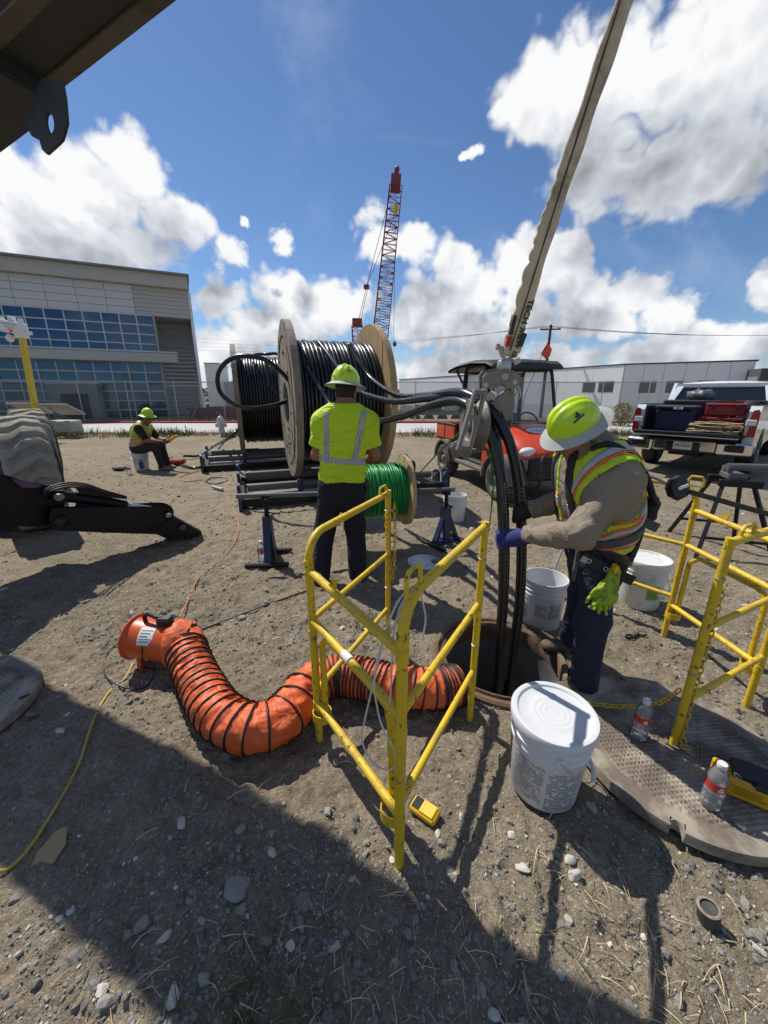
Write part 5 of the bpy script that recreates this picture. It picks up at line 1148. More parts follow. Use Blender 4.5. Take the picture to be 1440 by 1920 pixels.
# ------------------------------------------------------------------ roller stands
def roller_stand(label, c, x0, x1, sc=1.0):
    """c: ground point under the reel centre; local x along the reel axis"""
    t_ = thing('reel_roller_stand', label, 'reel stand', c, RA_+rad(1.0), 'reel roller stands')
    for y_, z_ in ((-.52, .24), (.52, .24)):
        MB().tube([(x0+.08, y_, z_), (x1-.08, y_, z_)], .062, 16).obj('roller', 'grey_steel', t_)
        MB().bar((x0, y_*1.55, .09), (x1, y_*1.55, .09), .12, .12, ch=.01).obj('side_beam', 'black_steel', t_)
        MB().bar((x0+.1, y_*1.28, .15), (x1-.4, y_*1.28, .15), .05, .07, ch=.006).obj('slide_bar', 'steel_galv' if y_ < 0 else 'grey_steel', t_)
    for x_ in (x0, x1):
        MB().bar((x_, -.86, .06), (x_, .86, .06), .10, .10, ch=.01).obj('cross_beam', 'black_steel', t_)
        for y_ in (-.86, -.52, .52, .86):
            h = .40 if abs(y_) > .6 else .32
            pl = [(-.11, 0), (.11, 0), (.11, h-.09)]+[(.11*math.cos(a), h-.09+.09*math.sin(a)) for a in np.linspace(.2, math.pi-.2, 7)]+[(-.11, h-.09)]
            o_ = MB().prism(pl, (x_+(.02 if x_ > 0 else -.06), y_, 0), (0, 1, 0), (0, 0, 1), .045).obj('end_plate', 'blue_steel', t_)
            MB().lathe([(.035, 0), (.035, .03), (0, .03)], (x_, y_, h-.10), (1 if x_ > 0 else -1, 0, 0), 12).obj('bearing', 'steel_galv', o_)
    for x_ in (x0*.45, x1*.3): MB().box((x_, -.72, .24), (.08, .08, .26), None, .01).obj('jack_post', 'blue_steel', t_)
    return t_
g1 = Vector((c1.x, c1.y, 0)); g2 = Vector((c2.x, c2.y, 0))
roller_stand('dark steel roller stand carrying the front reel', g1, -1.55, 1.72)
roller_stand('dark steel roller stand carrying the second reel behind', g2, -1.5, 1.5)
# ------------------------------------------------------------------ green reel on its axle between two jacks
JL, JR = P(508, 1052), P(838, 1020)
axz = .60
# axle runs behind the standing worker
axA, axB = A(488, 928, JL.y+.05), A(847, 918, JR.y+.05)
gx_ = (axB-axA).normalized(); gphi = math.atan2(gx_.y, gx_.x)
gc = axA.lerp(axB, (690-488)/(847-488))
def at_axle(u):
    r = ray(u, 930); best = None
    f = (u-488)/(847-488); return axA.lerp(axB, f)
gcen = (at_axle(628)+at_axle(738))/2+V(.02, .02, .0)
Wg = .62
greel = reel('rope_reel', 'small wooden reel of bright green line behind the worker legs', gcen+gx_*.02, .37, Wg, .265, .009, ('wood_pine', 'wood_pine'), 'green_cable', 7, .04, gphi, seed=9)
ax_ = thing('reel_axle', 'dark steel pipe axle through the green reel', 'axle', axA, gphi); MB().tube([(-.22, 0, 0), ((axB-axA).length+.03, 0, (axB-axA).z)], .024, 14).obj('pipe', 'grey_steel', ax_)
for f in (.30, .78): MB().tube([((axB-axA).length*f-.02, 0, (axB-axA).z*f), ((axB-axA).length*f+.02, 0, (axB-axA).z*f)], .04, 14).obj('collar', 'black_steel', ax_)
def reel_jack(label, p, rz, top, sgn=1):
    t_ = thing('reel_jack', label, 'jack', p, rz, 'blue reel jacks'); h = top-p.z
    MB().bar((-.21, -.17, .025), (.21, -.17, .025), .06, .035, ch=.01).obj('base_bar', 'black_steel', t_); MB().bar((-.18, .20, .025), (.18, .20, .025), .06, .035, ch=.01).obj('base_bar', 'black_steel', t_)
    MB().bar((0, -.17, .03), (0, .20, .03), .07, .05, ch=.008).obj('spine', 'blue_steel', t_)
    po = MB().prism([(-.055, .03), (.055, .03), (.036, h*.70), (-.036, h*.70)], (0, -.045, 0), (1, 0, 0), (0, 0, 1), -.09).obj('post', 'blue_steel', t_)
    MB().prism([(-.16, .04), (-.12, .04), (-.02, h*.5), (-.03, h*.58)], (-.03, 0, 0), (0, 1, 0), (0, 0, 1), .06).obj('brace', 'blue_steel', t_)
    MB().prism([(.16, .04), (.19, .04), (.03, h*.62), (.02, h*.5)], (-.03, 0, 0), (0, 1, 0), (0, 0, 1), .06).obj('brace', 'blue_steel', t_)
    sc_ = MB().cyl((0, 0, h*.68), (0, 0, h-.05), .020, n=14)
    for k in range(10): sc_.torus((0, 0, h*.70+k*(h*.26)/10), (0, 0, 1), .021, .004, 14, 5)
    sc_.obj('screw', 'black_steel', t_)
    MB().tube([(-.13, .02, h*.76), (.13, -.02, h*.74)], .009, 8).obj('turn_bar', 'black_steel', t_)
    MB().prism([(-.03, 0), (.03, 0), (.034, .06), (.026, .06), (.018, .025), (-.018, .025), (-.026, .06), (-.034, .06)], (0, .03, h-.055), (1, 0, 0), (0, 0, 1), .06).obj('saddle', 'black_steel', t_)
    l1 = MB().box((.0, -.0475, h*.24), (.042, .002, h*.22)).obj('label_plate', 'label_white', po); MB().box((.0, -.0475, h*.42), (.046, .002, h*.10)).obj('warning_label', 'sensor_yellow', po)
    for k, w_ in enumerate(('REEL JACK STAND', 'MAX CAP 2500 LB')):
        v, f = text_mesh(w_, .018, 0); MB().put([Vector((-.008+.016*k+(-y), -.0495, h*.24+x*.82)) for x, y, z in v], f).obj('lettering', 'print_black', po, 0)
    return t_
reel_jack('blue reel jack stand left of the standing worker', P(508, 1050), rad(4), axA.z+.0)
reel_jack('blue reel jack stand on the right under the axle end', P(833, 1018), rad(-58), axB.z+.0)
# ------------------------------------------------------------------ feeder cables from the reel over the sheave into the manhole
def run(name, label, pts, r, dash=True):
    pp = spline([A(*p) for p in pts], 12); t_ = thing(name, label, 'cable', (0, 0, 0)); MB().tube(pp, r, 14).obj('jacket', 'cable_black', t_, 180)
    if dash:
        b = MB(); i = int(len(pp)*.60)
        while i < len(pp)-2:
            a_, e_ = pp[i], pp[i+1]; d = (e_-a_).normalized(); c_ = Vector((0, 0, CAM_H)); vv = (c_-a_).normalized(); s_ = d.cross(vv).normalized()
            off_ = (vv*.85-s_*.52).normalized()*(r+.0006); ln = (e_-a_).length*.55
            b.put([a_+off_-s_*.0022, a_+off_+s_*.0022, a_+d*ln+off_+s_*.0022, a_+d*ln+off_-s_*.0022], [(0, 1, 2, 3)]); i += 1
        if b.v: b.obj('printed_marks', 'cable_print', t_, 0)['kind'] = 'stuff'
    return t_
CR = .031
run('feeder_cable', 'black cable on the right side of the pair entering the manhole', [(655, 646, 5.72), (672, 678, 5.5), (698, 712, 5.2), (745, 741, 4.3), (800, 742, 3.3), (850, 736, 2.72), (884, 743, 2.50), (918, 768, 2.38), (948, 812, 2.30), (966, 870, 2.25), (976, 950, 2.21), (978, 1040, 2.18), (974, 1130, 2.15), (962, 1230, 2.12), (950, 1320, 2.08), (935, 1420, 2.02), (915, 1540, 1.95)], CR)
run('feeder_cable', 'black cable on the left side of the pair entering the manhole', [(574, 690, 5.6), (600, 728, 5.35), (630, 768, 5.0), (700, 788, 4.2), (755, 780, 3.5), (805, 762, 2.95), (850, 752, 2.62), (884, 764, 2.42), (908, 792, 2.33), (926, 836, 2.26), (938, 890, 2.21), (944, 960, 2.17), (946, 1040, 2.13), (943, 1130, 2.10), (936, 1220, 2.07), (930, 1310, 2.03), (920, 1400, 1.99), (905, 1520, 1.94)], CR)
run('feeder_cable', 'black cable running between the two front strands into the manhole', [(598, 642, 5.68), (618, 668, 5.4), (645, 705, 5.1), (668, 732, 4.9), (730, 752, 4.0), (800, 747, 3.2), (850, 742, 2.75), (884, 750, 2.56), (912, 776, 2.47), (930, 824, 2.40), (938, 890, 2.34), (942, 960, 2.30), (944, 1040, 2.27), (942, 1130, 2.24), (936, 1220, 2.20), (930, 1310, 2.15), (922, 1420, 2.10)], CR, False)
tag(MB().tube(spline([A(757, 925, 4.25), A(800, 872, 3.6), A(862, 812, 2.55), A(884, 806, 2.45), A(915, 850, 2.5), A(925, 900, 2.5), A(918, 980, 2.35), A(906, 1040, 2.2), A(893, 1150, 2.02), A(888, 1230, 1.98), A(886, 1300, 1.95), A(884, 1420, 1.95)], 10), .006, 8).obj('green_line', 'green_rope', None, 180), 'green pulling line from the small reel past the sheave into the manhole', 'rope')
# ------------------------------------------------------------------ sheave block
YS = 2.36
sh = thing('sheave_block', 'grey cast sheave block hanging from the sling above the manhole', 'sheave', A(948, 690, YS)); S0_ = Vector(sh.location)
def pp(u, v, Y=YS): return A(u, v, Y)-S0_
ux_, uz_ = Vector((1, 0, 0)), Vector((0, 0, 1))
def plate(px, Y, t): p = [pp(u, v, Y) for u, v in px]; return MB().prism([(q.x, q.z) for q in p], (0, Y-YS, 0), (1, 0, 0), (0, 0, 1), t)
yoke = [(905, 735), (904, 708), (911, 699), (938, 694), (956, 693), (974, 704), (976, 714), (970, 723), (960, 729), (948, 728), (942, 721), (937, 721), (932, 727), (914, 728)]
plate(yoke, YS-.035, .018).obj('yoke_plate', 'cast_alu', sh); plate([(u-7, v-4) for u, v in yoke], YS+.06, .018).obj('yoke_plate', 'cast_alu', sh)
MB().cyl(pp(947, 706, YS-.05), pp(947, 706, YS+.08), .012, n=12).cyl(pp(947, 706, YS-.062), pp(947, 706, YS-.045), .020, n=6).cyl(pp(911, 722, YS-.06), pp(909, 720, YS+.08), .014, n=10).cyl(pp(966, 716, YS-.06), pp(966, 716, YS+.07), .014, n=10).obj('pin', 'steel_galv', sh)
MB().lathe([(.0, -.025), (.036, -.025), (.040, -.015), (.040, .02), (.034, .03), (.0, .032)], pp(945, 686), (0, 0, 1), 20).cyl(pp(945, 690), pp(945, 700), .02, n=12).obj('swivel', 'steel_galv', sh)
# near and far hanging arms, each with its own sheave
AXS = Vector((.99, .12, 0)).normalized()
def hang(u0, v0, u1, v1, Y0, Y1, name):
    a_, e_ = pp(u0, v0, Y0), pp(u1, v1, Y1); d = (e_-a_).normalized(); s_ = d.cross(Vector((0, 1, 0))).normalized()
    L_ = (e_-a_).length; f = Vector((0, -1, 0)); n_ = d.cross(s_).normalized()
    for off_ in (-.024, .030): MB().bar(a_+s_*(-.0)+n_*0+Vector((off_, 0, 0)), e_+Vector((off_*1.3, 0, 0)), .020, .050, Vector((0, 1, 0)), .004).obj('side_bar', 'cast_alu', sh)
    for q in (.05, .45, .97): MB().bar(a_+d*L_*q+V(-.035, 0, 0), a_+d*L_*q+V(.042, 0, 0), .045, .028, Vector((0, 0, 1)), .004).obj('web', 'cast_alu', sh)
    return a_, e_, d
a_, e_, d_ = hang(900, 730, 868, 845, YS-.09, YS-.12, 'near')
def sheave_wheel(c, R, axis, tilt=0):
    w_ = MB().lathe([(R*.30, -.030), (R*.62, -.022), (R*.66, -.040), (R*.98, -.045), (R, -.038), (R*.80, -.012), (R*.76, 0), (R*.80, .012), (R, .038), (R*.98, .045), (R*.66, .040), (R*.62, .022), (R*.30, .030)], c, axis, 40, False).obj('sheave', 'cast_alu', sh)
    h_ = MB().lathe([(0, -.06), (.022, -.06), (.026, -.045), (.036, -.04), (.036, .04), (.026, .045), (.022, .06), (0, .06)], c, axis, 16).obj('hub', 'steel_galv', w_)
    for k in range(5):
        a = k*2*math.pi/5; S_, U_ = frame_from(Vector(axis)); dd = S_*math.cos(a)+U_*math.sin(a); MB().bar(c+dd*.03, c+dd*R*.66, .022, .03, Vector(axis), .003).obj('spoke', 'cast_alu', w_)
sheave_wheel(pp(889, 796, YS+.02), .150, AXS)
sheave_wheel(pp(930, 780, YS+.14), .150, AXS)
b = MB().prism([(q.x, q.z) for q in [pp(u, v, YS+.02) for u, v in ((948, 728), (961, 730), (962, 760), (956, 785), (946, 790), (938, 772), (925, 764), (922, 757), (932, 742), (944, 735))]], (0, .02, 0), (1, 0, 0), (0, 0, 1), .03); b.obj('far_arm', 'cast_alu', sh)
MB().tube([pp(u, v, YS-.03) for u, v in ((968, 722), (974, 730), (976, 742), (973, 749))], [.008, .007, .005, .002], 8).torus(pp(965, 734, YS-.02), (0, 1, .2), .018, .003, 16, 6).obj('latch_hook', 'steel_galv', sh)
stp = [(848, 828), (853, 825), (884, 852), (882, 858), (866, 856)]
MB().bar(pp(850, 832, YS-.05), pp(880, 856, YS-.09), .06, .05, ch=.006).bar(pp(852, 836, YS-.05), pp(858, 858, YS-.05), .02, .05).bar(pp(876, 846, YS-.02), pp(912, 842, YS+.02), .016, .012).obj('retaining_foot', 'cast_alu', sh)
# shackle
sk = thing('shackle', 'steel bow shackle joining sling and sheave block', 'shackle', A(955, 660, YS)); K0 = Vector(sk.location)
kp = lambda u, v: A(u, v, YS)-K0
MB().tube(spline([kp(938, 652), kp(940, 662), kp(946, 674), kp(954, 674), kp(966, 664), kp(971, 653)], 5), .010, 10).obj('bow', 'steel_galv', sk, 180); MB().cyl(kp(932, 651), kp(976, 656), .010, n=10).cyl(kp(930, 650), kp(936, 651), .018, n=6).cyl(kp(969, 655), kp(975, 656), .02, n=12).obj('bolt', 'steel_galv', sk)
# ------------------------------------------------------------------ sling
sl = thing('lifting_sling', 'dirty tan webbing sling hanging from the boom to the sheave', 'sling', A(956, 660, YS))
q0 = Vector(sl.location); s0_, s1_ = A(956, 668, YS), A(1167, 0, 1.98); dirS = (s1_-s0_); s1_ = s0_+dirS*1.32
nS = 150; pts = []; W_ = []
side = dirS.normalized().cross(Vector((0, 1, 0))).normalized()*-1; dep = dirS.normalized().cross(side).normalized()
b = MB(); b2 = MB(); random.seed(6); ph = 0
prof = 14
for i in range(nS+1):
    f = i/nS; c = s0_+(s1_-s0_)*f+side*(.012*math.sin(f*5.2)*-1)-q0; w = .042-.008*f+.003*math.sin(f*40)
    bunch = max(0, 1-abs(f-.24)/.30)
    scal = .018*bunch*abs(math.sin(f*80+2*math.sin(f*17)))**.7
    for k in range(prof):
        a = 2*math.pi*k/prof; x_ = math.cos(a); y_ = math.sin(a); wl_ = w+(scal if x_ < 0 else 0); dent = 1-.35*math.exp(-((x_+.35)/.16)**2) if y_ < 0 else 1
        b.v.append(tuple(c+side*(x_*wl_)+dep*(y_*.022*dent*(1+.15*math.sin(f*60+a*2)))))
for i in range(nS):
    for k in range(prof): b.f.append((i*prof+k, i*prof+(k+1) % prof, (i+1)*prof+(k+1) % prof, (i+1)*prof+k))
b.obj('webbing', 'sling_web', sl, 180)
c_ = lambda f: s0_+(s1_-s0_)*f-q0
MB().bar(c_(.035)+side*.03, c_(.075)+side*.034, .03, .05, dep).obj('dark_tag', 'sling_dark', sl); MB().bar(c_(.03)-side*.036, c_(.06)-side*.040, .026, .05, dep).obj('red_tag', 'tag_red', sl); MB().bar(c_(.065)-side*.038, c_(.12)-side*.044, .02, .045, dep, ).obj('dark_patch', 'sling_dark', sl)
MB().box(c_(.0)+side*.045+V(0, 0, -.02), (.04, .004, .03), Matrix.Rotation(rad(-30), 3, 'Y')).obj('paper_tag', 'tag_cream', sl)
dd_ = dirS.normalized()
for w_, f, s_ in (('TECH 7', .125, .052), ('VIEW', .058, .045), ('10', .012, .04)):
    v, fc = text_mesh(w_, s_, 0, bold=.002); cc = c_(f)-dep*.026*(1 if dep.y > 0 else -1); MB().put([cc+(-dd_)*x*.9+side*y*.8+side*.012 for x, y, z in v], fc).obj('lettering', 'print_black', sl, 0)
MB().tube([c_(f)-dep*(.021 if dep.y > 0 else -.021)-side*.014 for f in np.linspace(.02, .98, 40)], .0035, 5).obj('seam', 'sling_dark', sl, 180)
# ------------------------------------------------------------------ telehandler: boom overhead, stabiliser and wheel at the left
th_ = thing('telehandler', 'dark telehandler with boom overhead, black stabiliser foot and big dusty tyre', 'telehandler', (-5.4, 4.6, 0))
T_ = Vector(th_.location)
E0 = Vector((-1.751, 2.67, 3.205)); E1 = Vector((-.97, 2.349, 3.315)); bd = (E1-E0).normalized(); bn = Vector((-bd.y, bd.x, 0)).normalized(); bu = bd.cross(bn)*-1
if bu.z < 0: bu = -bu
if bn.y < 0: bn = -bn
def bpt(s, n, h): return E0+bd*s+bn*n+bu*h-T_
def section(s0, s1, n0, n1, h0, h1, ch, mat, mat2, nm):
    poly = [(n0+ch, h0), (n1-ch, h0), (n1, h0+ch), (n1, h1-ch), (n1-ch, h1), (n0+ch, h1), (n0, h1-ch), (n0, h0+ch)]
    b = MB(); m = len(poly); b.put([bpt(s0, n, h) for n, h in poly]+[bpt(s1, n, h) for n, h in poly], [tuple(range(m)), tuple(range(m, 2*m))[::-1]]+[(i, (i+1) % m, m+(i+1) % m, m+i) for i in range(m)]); return b.obj(nm, mat, th_)
section(-.6, 3.2, -.36, .0, 0, .40, .03, 'boom_steel', None, 'inner_boom')
b = MB().bar(bpt(-.05, -.035, -.006), bpt(3.2, -.035, -.006), .075, .012, bu).obj('boom_strip', 'boom_flange', th_)
b = MB().bar(bpt(-.05, -.30, -.006), bpt(3.2, -.30, -.006), .075, .012, bu).obj('boom_strip', 'boom_flange', th_)
section(-6.0, -.06, -.42, .03, -.08, .46, .03, 'boom_steel', None, 'outer_boom')
section(-.22, -.05, -.46, -.01, -.05, .50, .02, 'boom_steel', None, 'boom_collar')
def on_side(u, v, n):       # pixel to the vertical plane beside the boom
    r = ray(u, v); o = Vector((0, 0, CAM_H)); p0 = E0+bn*n; t = (p0-o).dot(bn)/r.dot(bn); return o+r*t-T_
tabp = [(40, 225), (52, 243), (74, 257), (80, 277), (88, 284), (119, 266), (128, 238), (121, 190), (113, 160), (70, 150)]
p3 = [on_side(u, v, -.20) for u, v in tabp]; hc = on_side(93, 230, -.20)
hole = [hc+bd*(.034*math.cos(a))+V(0, 0, .042*math.sin(a)) for a in np.linspace(0, 2*math.pi, 21)[:-1]]
m = len(p3); ctr = hc
outer = []
for k in range(20):          # radial fill between hole and outline
    a = 2*math.pi*k/20; dr = bd*math.cos(a)+V(0, 0, math.sin(a)); best = None
    for i in range(m):
        A1, B1 = p3[i], p3[(i+1) % m]; x1, y1 = (A1-hc).dot(bd), (A1-hc).z; x2, y2 = (B1-hc).dot(bd), (B1-hc).z; cx_, cy_ = math.cos(a), math.sin(a)
        den = cx_*(y2-y1)-cy_*(x2-x1)
        if abs(den) < 1e-9: continue
        tt = (x1*(y2-y1)-y1*(x2-x1))/den; uu_ = (x1*cy_-y1*cx_)/den
        if tt > 0 and -1e-6 <= uu_ <= 1+1e-6: best = tt if best is None else min(best, tt)
    outer.append(hc+dr*(best or .05))
b = MB(); th2 = bn*.014
vv = hole+outer+[p+th2 for p in hole]+[p+th2 for p in outer]; f_ = []
for k in range(20):
    j = (k+1) % 20; f_ += [(k, 20+k, 20+j, j), (40+k, 40+j, 60+j, 60+k), (20+k, 60+k, 60+j, 20+j), (k, j, 40+j, 40+k)]
b.put(vv, f_); b.obj('lug_plate', 'boom_steel', th_, 25)
# boom tip and sling hanger
MB().bar(bpt(3.15, -.36, .2), bpt(3.5, -.1, .1), .3, .36, bu).obj('boom_head', 'boom_steel', th_)
# stabiliser: reaches from the chassis near the camera out to its foot
def YU(u): return 3.0+1.32*u/378
def SA(u, v, o=0.0): return A(u, v, YU(u)+o)-T_
def sp3(px, o, t, nm, mat):
    m = len(px); return MB().put([SA(u, v, o) for u, v in px]+[SA(u, v, o+t) for u, v in px], [tuple(range(m)), tuple(range(m, 2*m))[::-1]]+[(i, (i+1) % m, m+(i+1) % m, m+i) for i in range(m)]).obj(nm, mat, th_, 30)
rnd = [(300+26*math.cos(a), 967-19*math.sin(a)) for a in np.linspace(rad(95), rad(-20), 8)]
sp3([(97, 953), (200, 951), (290, 949)]+rnd+[(330, 982), (324, 994), (300, 1002), (200, 999), (110, 995), (98, 989), (92, 972)], -.11, .03, 'stabiliser_arm', 'black_steel')
sp3([(97, 951), (200, 947), (290, 942)]+[(u, v-6) for u, v in rnd]+[(330, 978), (324, 992), (300, 1000), (200, 997), (110, 993), (98, 987), (92, 970)], .12, .03, 'stabiliser_arm', 'black_steel')
sp3([(100, 958), (200, 958), (296, 958), (296, 996), (200, 994), (104, 990)], -.08, .20, 'stabiliser_box', 'black_steel')
sp3([(290, 1000), (312, 1010), (345, 1008), (378, 1000), (377, 996), (352, 982), (326, 968), (312, 978)], -.12, .26, 'foot_pad', 'black_steel')
MB().bar(SA(326, 968, -.125), SA(377, 996, -.125), .02, .016).obj('foot_edge', 'grey_steel', th_)
MB().tube([SA(118, 930), SA(180, 938), SA(235, 948)], .052, 16).obj('cylinder', 'black_steel', th_); MB().tube([SA(232, 947), SA(305, 956)], .026, 14).obj('piston_rod', 'steel_bright', th_)
sp3([(140, 914), (165, 908), (172, 910), (205, 921), (238, 930), (238, 936), (205, 933), (150, 926)], -.05, .07, 'hose_cover', 'black_steel')
sp3([(148, 928), (205, 934), (240, 942), (248, 952), (205, 955), (140, 950)], -.02, .05, 'cylinder_guard', 'blue_steel')
for k, (dv, o_) in enumerate(((0, -.12), (4, -.10), (8, -.09))):
    MB().tube(spline([SA(80, 922+dv, o_), SA(100, 911+dv, o_), SA(130, 905+dv, o_), SA(165, 909+dv, o_+.02), SA(205, 924+dv, o_+.03)], 6), .009, 8).obj('hydraulic_hose', 'black_rubber', th_)
for (u, v, r_, mt) in ((114, 931, .062, 'black_steel'), (114, 931, .034, 'rim_grey'), (318, 965, .046, 'black_steel'), (318, 965, .025, 'steel_galv'), (116, 976, .066, 'black_steel'), (116, 976, .04, 'black_rubber'), (344, 988, .028, 'grey_steel')):
    MB().lathe([(0, 0), (r_, 0), (r_, .03), (r_*.85, .04), (0, .04)], SA(u, v, -.11-(.03 if mt != 'black_steel' else 0)), (0, -1, 0), 24).obj('pivot_pin', mt, th_)
sp3([(-80, 880), (0, 888), (20, 893), (50, 905), (100, 912), (128, 925), (118, 960), (100, 985), (70, 988), (0, 985), (-80, 990)], -.06, .42, 'chassis', 'black_steel')
sp3([(20, 897), (50, 902), (84, 908), (74, 915), (40, 914)], -.09, .10, 'plastic_wrap', 'purple_wrap')
MB().prism([(-4.45, 3.55), (-5.1, 5.0), (-7.2, 5.4), (-7.2, 3.3)], (-T_.x, -T_.y, .55), (1, 0, 0), (0, 1, 0), -1.6).obj('engine_cover', 'boom_steel', th_)
# wheel
wc = A(52, 890, 4.72); wc.z = .66; vd = Vector((wc.x, wc.y, 0)).normalized(); wax = Vector((vd.y, -vd.x, 0)); wax = (wax+Vector((.0, .12, 0))).normalized()
b = MB(); NT_, NW = 300, 30; Rt, Wt = .68, .235
fw = -wax.cross(Vector((0, 0, 1)))
for i in range(NT_):
    th0 = 2*math.pi*i/NT_
    for k in range(NW+1):
        w = -1+2*k/NW; edge = max(0, abs(w)-.80)/.20; rr = Rt-.10*edge**2.2
        lug = (i/NT_*23+.34*math.sin(w*2.9+.6)+.06*math.sin(w*9+i*.13)) % 1; lm = max(0, min(1, min(lug, .72-lug)*9)) if lug < .72 else 0; lm = lm*lm*(3-2*lm)
        rr += .040*lm*(1 if abs(w) < .97 else .3); rr -= .02
        p = wc+wax*(w*Wt*(1+.03*edge))+(fw*math.cos(th0)+V(0, 0, math.sin(th0)))*rr; b.v.append(tuple(p-T_))
for i in range(NT_):
    for k in range(NW): j = (i+1) % NT_; b.f.append((i*(NW+1)+k, j*(NW+1)+k, j*(NW+1)+k+1, i*(NW+1)+k+1))
wh = b.obj('wheel', 'tread_dusty', th_, 40)
for sg in (-1, 1): MB().lathe([(.60, .0), (.56, .035), (.45, .04), (.36, .02), (.34, -.04), (.20, -.06), (.18, .02), (0, .03)], wc+wax*sg*Wt*.99-T_, wax*sg, 48, False).obj('sidewall', 'black_rubber', wh)
MB().bar(A(-60, 850, 4.9)-T_, A(10, 860, 4.9)-T_, .3, .3).obj('axle', 'black_steel', th_)
w2 = copy_tree(wh, th_)
w2.location = Vector((-1.9, 2.3, 0))
# ------------------------------------------------------------------ wheels
def wheel(parent, c, axis, R, W, lugs, tyre, rim, inner=.58, lugh=.02):
    c, ax = Vector(c), Vector(axis).normalized(); S, U = frame_from(ax); b = MB(); n, m = 120, 14
    for i in range(n):
        a = 2*math.pi*i/n
        for k in range(m+1):
            w = -1+2*k/m; e = max(0, abs(w)-.6)/.4; r = R-.05*R*2*e**2
            l_ = (i/n*lugs+.35*abs(w)+(.5 if w > 0 else 0)) % 1; r += lugh*(1 if l_ < .5 else -.4)*(1 if abs(w) > .12 else .3)
            b.v.append(tuple(c+ax*(w*W/2)+(S*math.cos(a)+U*math.sin(a))*r))
    for i in range(n):
        for k in range(m): j = (i+1) % n; b.f.append((i*(m+1)+k, j*(m+1)+k, j*(m+1)+k+1, i*(m+1)+k+1))
    wh = b.obj('wheel', tyre, parent, 40)
    for sg in (-1, 1):
        MB().lathe([(R*.905, 0), (R*.86, .012), (R*.70, .016), (R*inner, .004)], c+ax*sg*W*.5, ax*sg, 40, False).obj('sidewall', tyre, wh)
        MB().lathe([(R*inner, .006), (R*inner*.95, .012), (R*inner*.9, -.03), (R*inner*.55, -.05), (R*.22, -.03), (R*.2, .0), (R*.1, .015), (0, .015)], c+ax*sg*W*.5, ax*sg, 32, False).obj('rim', rim, wh)
        for k in range(5): a = k*1.2566; MB().lathe([(.012, 0), (.012, .02), (0, .022)], c+ax*sg*(W*.5-.04)+(S*math.cos(a)+U*math.sin(a))*R*.33, ax*sg, 6).obj('lug_nut', 'black_steel', wh)
    return wh
# ------------------------------------------------------------------ utility vehicle.  local: x to its left side, -y forward
ut = thing('utility_vehicle', 'orange utility vehicle with black roof parked behind the manhole', 'utility vehicle', (2.20, 7.25, 0), rad(13))
hw = .58; yF, yR = -1.22, 1.0
for sx in (-1, 1):
    wheel(ut, (sx*(hw+.06), yF, .325), (1, 0, 0), .325, .25, 18, 'mud_tyre', 'rim_grey'); wheel(ut, (sx*(hw+.06), yR, .325), (1, 0, 0), .325, .25, 18, 'mud_tyre', 'rim_grey')
MB().box((0, -.1, .40), (1.15, 2.5, .10), None, .02).obj('floor_pan', 'utv_black', ut)
# hood: sloping orange shell
def loft(secs, mat, name, parent, sm=40):
    b = MB(); m = len(secs[0])
    for s in secs: b.v += [tuple(p) for p in s]
    for i in range(len(secs)-1):
        for k in range(m-1): b.f.append((i*m+k, i*m+k+1, (i+1)*m+k+1, (i+1)*m+k))
    b.f.append(tuple(range(m))); b.f.append(tuple((len(secs)-1)*m+k for k in range(m))); return b.obj(name, mat, parent, sm)
def hs(y, w, z0, z1, cr): return [(-w, y, z0), (-w, y, z1-.10), (-w*.92, y, z1-.03), (-w*.5, y, z1+cr*.8), (0, y, z1+cr), (w*.5, y, z1+cr*.8), (w*.92, y, z1-.03), (w, y, z1-.10), (w, y, z0)]
hood = loft([hs(-1.72, .50, .72, .80, .02), hs(-1.60, .60, .70, .90, .04), hs(-1.2, .66, .72, 1.0, .05), hs(-.85, .67, .74, 1.08, .05), hs(-.62, .67, .74, 1.12, .04)], 'utv_orange', 'hood', ut)
MB().lathe([(0, 0), (.12, 0), (.12, .004), (0, .006)], (-.05, -1.16, 1.058), (0, -.24, .97), 24, xs=1.7).obj('badge', 'label_white', hood)
put_text('lettering', 'Kubota', .075, (-.05, -1.165, 1.066), (1, 0, 0), (0, .97, .24), 'print_black', hood, .001)
b = MB().box((0, -1.70, .56), (1.02, .14, .34), None, .04).obj('grille', 'utv_black', ut)
for k in range(5): MB().box((0, -1.775, .46+.06*k), (.8, .02, .025), None, .005).obj('grille_bar', 'utv_black', b)
